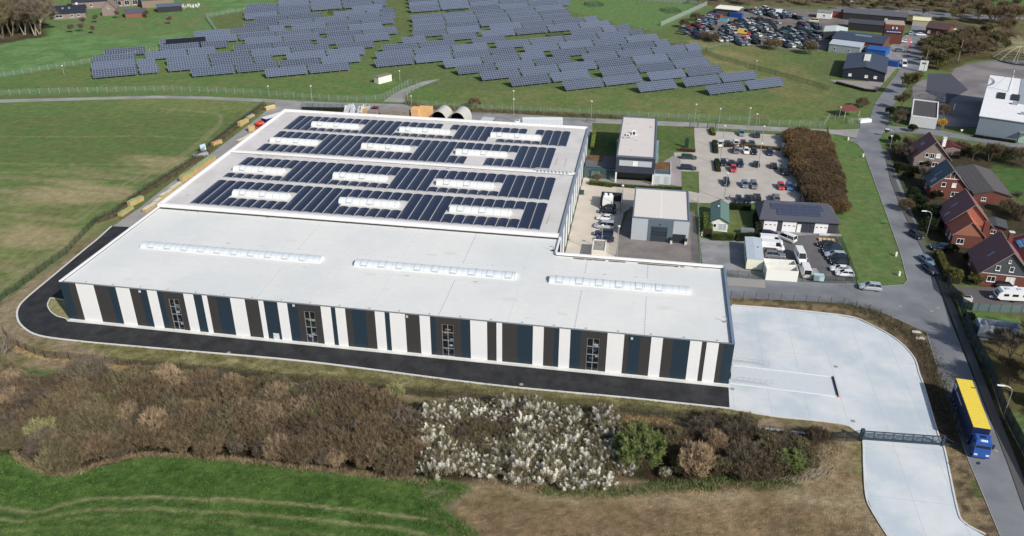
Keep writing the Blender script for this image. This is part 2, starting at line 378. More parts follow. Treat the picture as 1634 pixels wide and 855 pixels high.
ii = (np.arange(nxg-1)[:, None]*nyg+np.arange(nyg-1)[None, :]).reshape(-1)
quads = np.stack([ii, ii+nyg, ii+nyg+1, ii+1], -1)
me = bpy.data.meshes.new('ground'); me.vertices.add(len(vv)); me.vertices.foreach_set('co', vv.reshape(-1))
me.loops.add(quads.size); me.loops.foreach_set('vertex_index', quads.reshape(-1).astype(np.int32))
me.polygons.add(len(quads)); me.polygons.foreach_set('loop_start', (np.arange(len(quads))*4).astype(np.int32))
me.update(calc_edges=True)
ca = me.color_attributes.new('albedo', 'FLOAT_COLOR', 'POINT')
ca.data.foreach_set('color', np.concatenate([alb.reshape(-1, 3), np.ones((len(vv), 1))], 1).reshape(-1).astype(np.float32))
gm = bpy.data.materials.new('soil_and_grass'); gm.use_nodes = True; t = gm.node_tree; b = t.nodes['Principled BSDF']
b.inputs['Roughness'].default_value = 0.95; b.inputs['Specular IOR Level'].default_value = 0.1
at = t.nodes.new('ShaderNodeAttribute'); at.attribute_name = 'albedo'; geo = t.nodes.new('ShaderNodeNewGeometry')
def nz(sc, det, lo, hi, a=0.3, b_=0.7):
    n = t.nodes.new('ShaderNodeTexNoise'); n.inputs['Scale'].default_value = sc; n.inputs['Detail'].default_value = det; n.inputs['Roughness'].default_value = 0.7
    t.links.new(geo.outputs['Position'], n.inputs['Vector'])
    m_ = t.nodes.new('ShaderNodeMapRange'); m_.inputs[1].default_value = a; m_.inputs[2].default_value = b_; m_.inputs[3].default_value = lo; m_.inputs[4].default_value = hi
    t.links.new(n.outputs['Fac'], m_.inputs[0]); return n, m_
na, ma = nz(0.5, 6, 0.78, 1.22); nb, mb_ = nz(5.0, 6, 0.6, 1.4)
mul = t.nodes.new('ShaderNodeMath'); mul.operation = 'MULTIPLY'; t.links.new(ma.outputs[0], mul.inputs[0]); t.links.new(mb_.outputs[0], mul.inputs[1])
sc_ = t.nodes.new('ShaderNodeVectorMath'); sc_.operation = 'SCALE'; t.links.new(at.outputs['Color'], sc_.inputs[0]); t.links.new(mul.outputs[0], sc_.inputs['Scale'])
t.links.new(sc_.outputs[0], b.inputs['Base Color'])
bp = t.nodes.new('ShaderNodeBump'); bp.inputs['Strength'].default_value = 0.9; bp.inputs['Distance'].default_value = 0.35
t.links.new(nb.outputs['Fac'], bp.inputs['Height']); t.links.new(bp.outputs[0], b.inputs['Normal'])
me.materials.append(gm); struct(link('ground', me))

# ------------------------------------------------------------------ roads, yards
M_ROAD = mat('old_asphalt', s(128, 130, 134), 0.85, 0.1, 6, col2=s(112, 114, 120), scale2=0.15)
M_ROADL = mat('pale_lane', s(156, 154, 150), 0.85, 0.12, 4, col2=s(138, 136, 132), scale2=0.12)
M_NEW = mat('new_asphalt', s(40, 41, 44), 0.8, 0.2, 1.2, col2=s(54, 55, 57), scale2=0.35, spec=0.3)
M_YARD = lined('pale_concrete', s(206, 210, 211), s(176, 182, 186), 0, 6.2, 0.07, 0.8, 1, 12.5, 0.07, var=0.05, space='W', col2=s(184, 195, 202), scale2=.13, scale=.5)
M_PAV = mat('beige_paving', s(184, 176, 164), 0.85, 0.1, 7, col2=s(172, 166, 156), scale2=0.2)
M_SET = mat('grey_setts', s(132, 124, 120), 0.85, 0.28, 14, col2=s(118, 112, 110), scale2=0.3)
M_GRAV = mat('gravel_yard', s(146, 146, 146), 0.9, 0.16, 5, col2=s(124, 124, 124), scale2=0.25)
def sheet(name, poly, z, m, mi2=None):
    # thin slab so that its rim shows as a real edge
    return struct(MB().prism(poly, -0.02, z, 0).build(name, m))
def kerb(name, pts, wd=0.22, h=0.1, m=None, z0=-0.02):
    mb = MB(); L = []
    for i, p in enumerate(pts):
        a = pts[max(i-1, 0)]; c = pts[min(i+1, len(pts)-1)]; dx, dy = c[0]-a[0], c[1]-a[1]; l = math.hypot(dx, dy) or 1
        nx, ny = -dy/l*wd/2, dx/l*wd/2
        L.append([(p[0]-nx, p[1]-ny, z0), (p[0]+nx, p[1]+ny, z0), (p[0]+nx, p[1]+ny, h), (p[0]-nx, p[1]-ny, h)])
    mb.loft(L, 0); return struct(mb.build(name, m or M_CONC))
north_lane = GP((-60, 160), (0, 158.5), (150, 155), (250, 152.5), (330, 154), (430, 158), (520, 163), (640, 166), (760, 177), (900, 187), (1100, 195), (1250, 203), (1334, 207), (1380, 205), (1388, 216), (1378, 222), (1334, 214), (1250, 210), (1100, 202), (900, 194), (760, 184), (640, 172.5), (520, 169), (430, 163), (330, 158.5), (250, 156.5), (150, 159), (0, 163.5), (-60, 165))
sheet('north_lane', north_lane, 0.012, M_ROADL)
sheet('solar_park_access', smoothline([zm(400, 0, 4.0725)(*q) for q in [(860, 660), (930, 610), (1010, 570), (1080, 545), (1140, 525), (1230, 513)]])+smoothline([zm(400, 0, 4.0725)(*q) for q in [(1150, 545), (1060, 580), (1010, 620), (1005, 665)]]), 0.02, M_ROADL)
west_lane = GP((176, 363), (186, 357), (225, 330), (262, 300), (330, 250), (400, 197), (445, 160), (480, 162), (500, 172), (440, 200), (330, 285), (210, 366))
sheet('west_lane', west_lane, 0.02, M_ROADL)
sheet('goods_yard', GP((445, 160), (520, 164), (640, 168), (900, 188), (945, 190), (945, 215), (700, 215), (440, 200)), 0.016, M_GRAV)
outer = smoothline(GP((178, 361), (156, 381), (132.6, 400), (86, 439), (44, 474), (30, 490), (27.5, 505), (35, 520), (61, 535), (123, 544), (197, 551), (300, 560), (500, 578), (780, 613.6), (1000, 634.5), (1164, 651.7)), 5)
east_end = [G(1164, 651.7), (129.6, -0.6)]
sheet('new_asphalt_road', outer+[(129.6, -0.2), (0.2, -0.2), (0.2, 30), G(204.6, 362)], 0.03, M_NEW)
kerb('outer_kerb', outer, 0.35, 0.11)
inner = smoothline([(0.0, -0.6), G(104, 508), G(90, 504), G(80, 496), G(76, 487), G(79, 479), G(86, 476), (-0.1, 5.8)], 4)
sheet('grass_island', inner, 0.06, mat('island_grass', s(122, 122, 68), 0.95, 0.35, 6, col2=s(150, 140, 94), scale2=1.2))
kerb('inner_kerb', inner, 0.2, 0.12)
struct(MB().box(-0.1, 129.6, -0.75, -0.02, -0.02, 0.14).build('apron_strip', M_CONC))
yard = [(129.62, -0.4)]+GP((1164, 652), (1234, 663.4), (1300, 670), (1344.5, 675.7), (1364, 685.5), (1377, 701.5), (1379, 743), (1382.6, 792), (1393.6, 817), (1418, 855), (1450, 900), (1640, 930), (1590, 870), (1570, 855), (1538.5, 836.5), (1526, 812), (1506.6, 718.7), (1497, 696.5), (1473.5, 617.5), (1466, 597), (1460.7, 577.7), (1451.5, 563), (1437, 548), (1416.6, 533.6), (1389, 519), (1367, 509), (1334, 503), (1250, 494), (1168, 488))+[(129.62, 28)]
sheet('concrete_yard', yard, 0.05, M_YARD)
kerb('yard_kerb', smoothline(GP((1168, 487), (1250, 493), (1334, 502), (1367, 508), (1389, 518), (1416.6, 532.6), (1437, 547), (1451.5, 562), (1461.5, 577), (1467, 597), (1474.5, 617.5), (1498, 696.5), (1507.6, 718.7), (1527, 811), (1539.5, 835), (1572, 853)), 4), 0.25, 0.16)
kerb('yard_kerb', smoothline(GP((1164, 652.5), (1234, 664.4), (1300, 671), (1344, 677), (1363, 686.5), (1376, 701.5), (1378, 743), (1381.6, 792), (1392.6, 818), (1417, 857)), 4), 0.2, 0.14)
# ramp kerbs of the loading yard
zY = zm(1150, 470, 4.275)
a0, a1, a2, a3 = zY(80, 482), zY(760, 563), zY(60, 605), zY(800, 697)
struct(MB().prism([a0, a1, a3, a2], 0.03, 0.075).build('ramp_slab', mat('ramp_concrete', s(196, 203, 207), 0.8, 0.06, 1.5)))
kerb('ramp_wall', [a0, a1], 0.22, 0.2, mat('fresh_concrete', s(206, 210, 210), .8, .05), 0.0)
kerb('ramp_wall', [a2, a3], 0.22, 0.18, MATS['fresh_concrete'], 0.0)
# street
MS = [zR4(785, 490), zR4(900, 855), zR5(1130, 730), G(1596, 855), G(1640, 980)]
ME = [G(1720, 960), G(1634, 800), zR5(1500, 830), zR4(1180, 855), zR4(1000, 400), zR4(850, 0), G(1470, 375), G(1440, 300), zR2(480, 640), zR2(400, 530), zR2(375, 450), zR2(455, 300), zR2(470, 190), zR1(700, 640), zR1(760, 560), zR1(760, 400), zR1(800, 300), zR1(850, 100)]
MW = [zR1(690, 80), zR1(640, 300), zR1(590, 560), zR1(450, 740), zR2(330, 150), zR2(290, 280), zR2(210, 310), G(1372, 206), G(1366, 221), zR2(100, 445), zR2(190, 490), zR2(240, 545), zR2(350, 855), zR3(420, 230), zR3(560, 620), zR3(620, 855), zR4(590, 75), zR4(400, 90), zR4(0, 72), G(1159, 444), G(1150, 474), zR4(0, 232), zR4(160, 255), zR4(390, 310), zR4(590, 400)]
sheet('street', MS+ME+MW, 0.035, M_ROAD)
kerb('street_kerb', [zR4(390, 312), zR4(590, 402), zR4(785, 492), zR4(900, 855), zR5(1130, 730), G(1596, 855)], 0.13, 0.05, mat('worn_kerb', s(150, 148, 142), .9, .2, 2))
kerb('street_kerb', [zR2(100, 447), zR2(190, 492), zR2(240, 547), zR2(350, 855), zR3(420, 230), zR3(560, 620), zR3(620, 855), zR4(590, 78), zR4(400, 92)], 0.14, 0.07, mat('worn_kerb', s(150, 148, 142), .9, .2, 2))
kerb('pavement', [G(1652, 840), zR5(1540, 830), zR4(1230, 855), zR4(1050, 400), zR4(895, 0), zR3(760, 560), zR3(600, 250), zR3(500, 0), zR2(440, 560)], 1.5, 0.12, mat('paving_slabs', s(92, 90, 88), .9, .12, 5))  # slab grey darkened to carry the fence shadow
sheet('side_road', [zR2(370, 385), zR2(640, 390), zR2(860, 410), zR2(1634, 530), G(1700, 250), G(1700, 232), zR2(1634, 490), zR2(1180, 425), zR2(940, 375), zR2(450, 330)], 0.03, M_ROAD)
sheet('factory_asphalt', [zm(1484, 50, 5.7)(*q) for q in [(185, 390), (230, 335), (330, 300), (480, 275), (640, 262), (900, 265), (1000, 280), (1000, 700), (420, 870), (250, 870), (100, 860), (90, 640), (-160, 640), (-160, 480), (0, 420)]], 0.02, mat('worn_asphalt', s(138, 130, 128), .85, .12, 4, col2=s(112, 108, 110), scale2=.08))
sheet('shadow_on_asphalt', [zR1(800, 640), zR1(1000, 640), zR1(1150, 780), zR2(1000, 100), zR2(900, 380), zR2(640, 330), zR2(880, 80), zR1(780, 800)], 0.028, mat('painted_shadow', s(76, 78, 88), .8, .1, 4))  # building shadow painted as a darker slab over the asphalt
sheet('crossing_road', [zR1(0, 60), zR1(500, 75), zR1(960, 110), zR1(1634, 150), zR1(1634, 170), zR1(960, 150), zR1(500, 110), zR1(0, 85)], 0.02, M_ROAD)
# lots
sheet('car_park', [zP2(150, 75), zP2(290, 80), zP2(330, 105), zP2(920, 140), zP2(1110, 710), zP2(470, 735), zP2(100, 722), zP2(-20, 700), zP2(95, 625), zP2(195, 645), zP2(190, 455), zP2(-10, 450), zP2(-25, 290), zP2(160, 290)], 0.04, M_PAV)
sheet('staff_yard', [(95.1, 37), (106.7, 37), (106.9, 58), (107.5, 72), (110, 76.5), (110, 90), (99, 90), (98, 112), (95.1, 112)], 0.03, mat('sandy_paving', s(202, 190, 172), .85, .09, 5, col2=s(190, 182, 168), scale2=.2))
sheet('sett_forecourt', [(106.8, 37), (106.9, 57.5), (109, 76), (125.6, 76), (126.2, 37)], 0.034, M_SET)
sheet('container_yard', [(126.8, 33.5), zP1(200, 160), zP1(290, 175), zP1(720, 190), zP1(720, 90), zP1(1390, 125), zP1(1560, 560), (150, 37), (131, 33)], 0.03, M_GRAV)
sheet('lorry_yard', [zP1(880, 150), zP1(1385, 128), zP1(1540, 540), zP1(1130, 530), zP1(900, 330)], 0.036, mat('yard_asphalt', s(106, 103, 103), .85, .12, 5, col2=s(92, 90, 91), scale2=.2))
sheet('concrete_rest', [(131.4, 37.4), (139.7, 37.6), (139.9, 41), (131.6, 41)], 0.045, mat('grey_slab', s(150, 146, 140), .9, .15, 4))
sheet('scrapyard_ground', [zS(150, 290), zS(350, 130), zS(430, 80), zS(900, 60), zS(1634, 100), zR1(100, 240), zS(1380, 440), zS(1100, 430), zS(850, 400), zS(560, 380), zS(250, 330)], 0.02, mat('dirty_gravel', s(126, 118, 112), .9, .2, 2, col2=s(104, 98, 92), scale2=.08))
sheet('workshop_apron', [zR1(-60, 690), zR1(280, 710), zR1(370, 570), zR1(560, 560), zR1(500, 620), zR1(350, 795), zR1(250, 785), zR1(0, 720)], 0.04, mat('apron', s(146, 140, 136), .9, .1, 4))
sheet('north_forecourt', [zR1(400, 450), zR1(640, 280), zR1(800, 300), zR1(640, 470), zR1(560, 600), zR1(380, 560)], 0.022, M_GRAV)
sheet('driveway', [zR4(900, 90), zR4(1060, 230), zR4(1700, 300), zR4(1900, 220), zR4(1650, 90), zR4(1250, 100), zR4(1000, 95)], 0.03, mat('drive_paving', s(96, 92, 92), .9, .14, 5))
sheet('plaza', [zO(1020, 650), zO(1240, 700), zO(1230, 440), zO(1160, 430), zO(1020, 520)], 0.045, mat('plaza_slabs', s(150, 142, 142), .85, .12, 6))
sheet('court', [(99, 90.5), (99, 94.5), (116, 94.5), (116, 90.5)], 0.05, MATS['plaza_slabs'])
# lane markings left out: the street has none; manhole covers
mh = Proto(tag(MB().prism([(0.38*math.cos(a*math.pi/6), 0.38*math.sin(a*math.pi/6)) for a in range(12)], 0, 0.012).build('manhole_cover', mat('cast_iron', s(150, 148, 140), .6, .1)), 'x', 'manhole cover', 'manhole covers in the roads'))
for (q, l) in [(G(365, 563), 'round manhole cover in black asphalt near the left front windows'), (G(832, 613.5), 'round manhole cover in black asphalt below the third tall window'), (zY(80, 645), 'small drain cover at the hall corner on the concrete yard'), (zY(785, 493), 'drain cover in open concrete above the black barrier'), (zR5(148, 448), 'round cover in concrete left of the sliding gate'), (zR5(1390, 705), 'round cover in the street beside the blue truck cab'), (zR4(558, 265), 'pale cover in the street junction, leftmost of three'), (zR4(830, 307), 'pale cover in the street junction, middle of three'), (zR4(885, 282), 'pale cover in the street junction, rightmost of three')]:
    mh.put((q[0], q[1], 0.08 if 'concrete' in l and 'street' not in l else 0.046), 0, l)
# ------------------------------------------------------------------ front hall
M_FAC_N = lined('navy_cladding', s(38, 56, 70), s(30, 46, 58), 0, 0.33, 0.05, 0.55)
M_FAC_B = lined('brown_cladding', s(62, 60, 60), s(48, 47, 47), 0, 0.33, 0.05, 0.6)
M_FAC_W = mat('white_cladding', s(246, 247, 248), 0.5, 0.02, 1)
M_ROOFN = lined('new_membrane', s(219, 219, 214), s(210, 211, 207), 1, 2.1, .08, 0.8, 0, 12.4, .05, var=.035, space='W', col2=s(210, 212, 209), scale2=0.07, scale=.6)
M_SEAM = lined('membrane_seam', s(160, 165, 170), s(206, 210, 214), 0, 0.9, 0.45, 0.8, 1, 0.9, 0.45, space='W')
M_COP = mat('white_coping', s(243, 243, 241), 0.5, 0.03, 2)
M_DIRT = mat('roof_dirt', s(112, 98, 84), 0.95, 0.3, 3)
HH, RH = 8.8, 8.45
W, D, W2, D2, L2 = 129.6, 28.9, 94.9, 36.6, 110.9
fh = thing('factory_hall', 'new factory hall with white roof and striped navy, brown and white front', 'factory', (0, 0, 0))
segs = []
def seg(ix, iy, lst):
    for a, b_, c in lst:
        xa, _z = GY(ix+a/4.0725, iy+(0)+b_[1]/4.0725 if False else iy+b_[1]/4.0725, 0.0); xb, _z = GY(ix+b_[0]/4.0725, iy+b_[1]/4.0725, 0.0)
        segs.append((xa, xb, c))
def facade(ix, iy, y0, y1, pts):
    # pts: list of (x in zoom, colour to the right of it); roofline height read along y0..y1
    out = []
    for x, c in pts:
        yy = y0+(y1-y0)*x/1629.0
        out.append((GY(ix+x/4.0725, iy+yy/4.0725, 0.0)[0], c))
    return out
F1 = facade(0, 400, 165, 310, [(380, 'N'), (440, 'B'), (489, 'W'), (605, 'B'), (700, 'N'), (749, 'W'), (838, 'B'), (903, 'N'), (952, 'W'), (1015, 'N'), (1050, 'B'), (1189, 'W'), (1252, 'N'), (1310, 'W'), (1342, 'B'), (1400, 'N'), (1493, 'W')])
F2 = facade(380, 440, 145, 298, [(40, 'B'), (130, 'W'), (162, 'N'), (253, 'W'), (316, 'N'), (380, 'B'), (535, 'W'), (600, 'N'), (630, 'W'), (693, 'B'), (735, 'N'), (825, 'B'), (887, 'W'), (950, 'N'), (983, 'W'), (1083, 'B'), (1178, 'W'), (1245, 'N'), (1280, 'B'), (1445, 'N'), (1508, 'W')])
F3 = facade(780, 470, 178, 325, [(-12, 'B'), (50, 'W'), (86, 'B'), (187, 'N'), (288, 'W'), (358, 'B'), (425, 'N'), (460, 'W'), (532, 'N'), (600, 'B'), (773, 'W'), (882, 'B'), (913, 'N'), (988, 'B'), (1058, 'W'), (1133, 'B'), (1200, 'N'), (1310, 'W'), (1387, 'B'), (1418, 'W'), (1497, 'B'), (1530, 'N')])
FX = F1+F2+F3
FX[0] = (0.0, 'N')
FX = [(x+0.0, c) for x, c in FX]+[(W, None)]
wins = []
for (ix, iy, xa, xb, ya) in [(0, 400, 1095, 1160, 315), (380, 440, 427, 495, 232), (380, 440, 1323, 1398, 318), (780, 470, 640, 720, 287)]:
    x0 = GY(ix+xa/4.0725, iy+ya/4.0725)[0]; x1, zt = GY(ix+xb/4.0725, iy+(ya+3)/4.0725); wins.append((x0, x1, zt))
mb = MB(); ci = {'N': 0, 'B': 1, 'W': 2}
for i in range(len(FX)-1):
    x0, c = FX[i]; x1 = FX[i+1][0]; th = 0.06 if c == 'W' else 0.0
    zb = 0.25
    cuts = [w_ for w_ in wins if w_[0] < x1 and w_[1] > x0]
    if cuts and c != 'W':
        wx0, wx1, wt = cuts[0]
        if wx0 > x0: mb.box(x0, wx0, -th, 0.3, zb, HH-0.1, ci[c])
        if wx1 < x1: mb.box(wx1, x1, -th, 0.3, zb, HH-0.1, ci[c])
        mb.box(max(x0, wx0), min(x1, wx1), -th, 0.3, wt, HH-0.1, ci[c])
    else: mb.box(x0, x1, -th, 0.3, zb, HH-0.1, ci[c])
mb.build('facade', [M_FAC_N, M_FAC_B, M_FAC_W], fh)
MB().box(0, W, -0.04, 0.28, 0.0, 0.25, 0).build('plinth', M_CONC, fh)
for x0, x1, zt in wins:
    f_ = MB()
    for k in range(3):
        xx = x0+(x1-x0)*k/2; f_.box(xx-0.06, xx+0.06, 0.02, 0.14, 0.25, zt)
    for k in range(5):
        zz = 0.25+(zt-0.25)*k/4; f_.box(x0, x1, 0.0, 0.12, zz-0.06, zz+0.06)
    wf = f_.build('window', M_GALV, fh)
    MB().box(x0, x1, 0.16, 0.2, 0.25, zt).build('pane', mat('hall_glass', (0.012, 0.014, 0.016), .06, .2, 1, spec=.7), wf)
    g_ = MB(); rr = random.Random(int(x0))
    for k in range(7):
        a = x0+0.2+rr.random()*(x1-x0-0.8); z_ = 0.6+rr.random()*(zt-1.6); g_.box(a, a+0.5+rr.random()*.5, 0.13, 0.155, z_, z_+0.15+rr.random()*.3, rr.choice([0, 0, 0, 2, 1] if x0 > 60 and x0 < 90 else [0, 0, 2]))
    g_.build('stock_shelf', [mat('shelf_grey', s(150, 160, 165), .6), mat('shelf_orange', s(190, 120, 50), .6), mat('shelf_blue', s(50, 80, 120), .6)], wf)
dx0, _ = GY(380+228/4.0725, 440+370/4.0725); dx1, zt = GY(380+265/4.0725, 440+372/4.0725)
dr = MB().box(dx0, dx1, -0.1, 0.02, 0.14, zt).build('door', mat('door_pale', s(205, 212, 214), .5), fh)
MB().box(dx0-0.08, dx1+0.08, -0.13, -0.11, zt, zt+0.1).box(dx0+0.15, dx0+0.2, -0.16, -0.1, 1.1, 1.2).build('door_frame', M_DARKM, dr)
for (ix, iy, x, y) in [(0, 400, 910, 262), (380, 440, 1098, 262), (380, 440, 362, 190), (780, 470, 930, 282)]:
    xx, zz = GY(ix+x/4.0725, iy+y/4.0725); MB().box(xx-0.2, xx+0.2, -0.25, -0.07, zz-0.2, zz+0.2).build('wall_lamp', mat('lamp_body', s(190, 195, 198), .5), fh)
# walls at the back and sides
wl = MB()
wl.box(0, 0.3, 0.3, D2, 0.25, HH-.1, 0); wl.box(W-0.3, W, 0.3, D, 0.25, HH-.1, 0)
wl.box(W2, W-.3, D-0.3, D, 0, HH-.1, 1); wl.box(0, W2, D2-.3, D2-0.02, 0, HH-.1, 1)
wl.build('wall', [lined('side_cladding', s(40, 60, 82), s(32, 50, 68), 1, 0.33, 0.05, .55), M_FAC_B], fh)
for k, yk in enumerate((8.0, 13.0, 20.0)):
    MB().box(W-0.02, W+0.35, yk, yk+3.4, 0.3, 4.2).build('dock_door', M_DARKM, fh)
MB().box(W-.02, W+0.5, 2, 6.4, 0.05, 0.9).build('dock_leveller', M_BLACK, fh)
rf = MB()
rf.prism([(0.3, 0.3), (W-0.3, 0.3), (W-0.3, D-0.3), (W2-0.1, D-0.3), (W2-0.1, D2-0.05), (0.3, D2-0.05)], RH-0.4, RH, 0)
def seamx(x, y0, y1, mi=1, w_=0.16): rf.box(x-w_/2, x+w_/2, y0, y1, RH+0.001, RH+0.012, mi)
def seamy(y, x0, x1, mi=1, w_=0.16): rf.box(x0, x1, y-w_/2, y+w_/2, RH+0.0015, RH+0.013, mi)
for x in (14.6, 29, 40.5, 50.6, 63.3, 76.3, 89.3, 101.5, 114):
    seamx(x, 0.4, 14.4); seamx(x, 22, 28.5 if x > 95 else 36.3)
for x in (50.6, 89.3): seamx(x, 14.5, 22)
seamy(14.5, 0.5, W-.5); seamy(22, 0.5, W-.5)
rr = random.Random(5)
for k in range(46):
    x = rr.uniform(1, W-1); y = rr.choice([0.6, 0.7, 14.6, 22.1, D2-0.6 if x < W2 else D-0.7]); a = rr.uniform(.05, .3)
    rf.box(x-a*1.6, x+a*1.6, y-a*.3, y+a*.3, RH+0.003, RH+0.02, 2)
for k in range(34): # faint puddle rings and patches left in the membrane
    x, y = rr.uniform(3, W-3), rr.uniform(1.5, D-2); a = rr.uniform(.5, 2.0); b2 = a*rr.uniform(.25, .6)
    rf.prism([(x+a*math.cos(q_*.5236)*rr.uniform(.7, 1), y+b2*math.sin(q_*.5236)*rr.uniform(.7, 1)) for q_ in range(12)], RH+.001, RH+.003+k*.0003, 3)
for k in range(22): # roof drains and vents
    x = 5+k*5.8; rf.box(x-.18, x+.18, .95, 1.3, RH, RH+.1+.0*k, 4)
for x0, x1 in ((99, 109), (112.5, 121)): # silt lines inside the back parapet
    for k in range(14):
        x = rr.uniform(x0, x1); a = rr.uniform(.3, 1.1); rf.box(x-a, x+a, D-.95-rr.random()*.25, D-.55, RH+0.004+k*.0006, RH+0.02+k*.001, 2)
rf.build('roof', [M_ROOFN, M_SEAM, M_DIRT, mat('dried_puddle', s(211, 210, 203), .8, .05, 2), mat('drain_grey', s(170, 172, 172), .7)], fh)
cp = MB(); cp.box(-0.05, 0.42, -0.02, D2, HH-0.1, HH+0.12, 0); cp.box(0.42, W-.45, -0.08, 0.25, HH-0.1, HH-0.02, 1)
cp.box(W-0.45, W+0.05, -0.02, D+0.05, HH-0.1, HH+0.12, 2); cp.box(W2, W-.45, D-0.42, D+0.05, HH-0.1, HH+0.35, 0)
cp.box(W2-0.35, W2+.05, D, D2, HH-.1, HH+.1, 0)
cp.build('parapet', [M_COP, mat('gutter_grey', s(120, 126, 132), .5), mat('blue_coping', s(108, 128, 150), .5)], fh)
for (x, y) in ((128.6, 7.5), (94, 30.5)):
    MB().tube((x, y, RH), (x, y, RH+1.1), .05).tube((x, y, RH+1.1), (x-.9, y+.3, RH+1.0), .05).box(x-.35, x+.1, y-.1, y+.15, RH, RH+.35).build('roof_vent', M_DARKM if x < 100 else M_GALV, fh)
M_SKY = mat('rooflight_polycarbonate', s(208, 214, 216), 0.5, 0.04, 2, spec=.5)
M_SKYR = mat('rooflight_rib', s(176, 188, 198), 0.4)
def barrel(parent, x0, x1, yc, wid, h, z, bay, hatches=(), cream=False, m=None):
    mb = MB(); secs = []; N = 8
    def arc(x, sc=1.0):
        return [(x, yc-wid/2*math.cos(math.pi*i/N)*sc, z+0.22+h*math.sin(math.pi*i/N)*sc) for i in range(N+1)]
    secs = [arc(x0), arc(x1)]; mb.loft(secs, 0, True, False)
    mb.box(x0-.12, x1+.12, yc-wid/2-.12, yc+wid/2+.12, z, z+0.22, 1)
    x = x0; rb = mb
    while x <= x1+0.01:
        rb.loft([[(p[0]-.05, p[1], p[2]) for p in arc(x, 1.015)], [(p[0]+.05, p[1], p[2]) for p in arc(x, 1.015)]], 2, False, False); x += bay
    o = mb.build('skylight', [m or M_SKY, mat('upstand_grey', s(210, 211, 208), .7), M_SKYR], parent)
    for hx in hatches:
        ww = 1.35; pts = arc(hx, 1.06); p2_ = arc(hx+ww, 1.06)
        hb = MB().loft([pts[1:8], p2_[1:8]], 1, False, False).loft([[(p[0]-.06, p[1], p[2]+.02) for p in pts[1:8]], [(p[0]+.06, p[1], p[2]+.02) for p in pts[1:8]]], 0, False, False).loft([[(p[0]-.06, p[1], p[2]+.02) for p in p2_[1:8]], [(p[0]+.06, p[1], p[2]+.02) for p in p2_[1:8]]], 0, False, False)
        hb.box(hx, hx+ww, pts[1][1]-.06, pts[1][1]+.03, pts[1][2]-.25, pts[1][2]+.02, 0)
        hb.build('hatch', [mat('hatch_frame', s(168, 182, 194), .5), m or M_SKY], o)
    return o
barrel(fh, 7.3, 47.2, 17.9, 2.5, .6, RH, 1.33, [9+k*3.75 for k in range(11)][:10])
barrel(fh, 54.7, 88.0, 17.9, 2.5, .6, RH, 1.33, [56+k*3.75 for k in range(9)][:9])
x0s, x1s = G(879, 441, RH)[0], G(1100, 459, RH)[0]
barrel(fh, x0s, x1s, 17.9, 2.5, .6, RH, 1.33, [x0s+1.3+k*3.9 for k in range(7)][:6])

# ------------------------------------------------------------------ the two older halls with roof solar strips
M_ROOFO = mat('old_membrane', s(206, 202, 198), 0.85, 0.06, 0.8, col2=s(196, 191, 187), scale2=0.12)
M_PV = lined('roof_module', s(31, 38, 62), s(56, 63, 92), 1, 1.04, 0.05, 0.3, 0, 1.1, 0.03, spec=.45, var=.06)
M_SKYO = mat('old_rooflight', s(216, 217, 214), 0.6, 0.04, 2, spec=.5)
M_FIN = mat('fin_white', s(240, 243, 246), .45, .02)
M_FING = mat('fin_grey', s(84, 106, 126), .4, .1)
STR = {}
def strip_mesh(l):
    k = round(l, 1)
    if k not in STR:
        mb = MB(); w_ = 2.32; prof = [(0, .1), (.4, .2), (.95, .27), (1.37, .27), (1.92, .2), (w_, .1)]
        top = [[(x, y, z) for x, z in prof] for y in (0, k)]
        mb.loft(top, 0, False, False)
        mb.add([(0, 0, .05)]+[(x, 0, z) for x, z in prof]+[(w_, 0, .05)], [tuple(range(8))], 1)
        mb.add([(0, k, .05)]+[(x, k, z) for x, z in prof]+[(w_, k, .05)], [tuple(range(8))[::-1]], 1)
        y = 0.1
        while y < k: mb.box(-.04, w_+.04, y, y+.06, 0.0, .12, 1); y += 1.04
        STR[k] = mb.mesh('solar_strip', [M_PV, M_GALV])
    return STR[k]
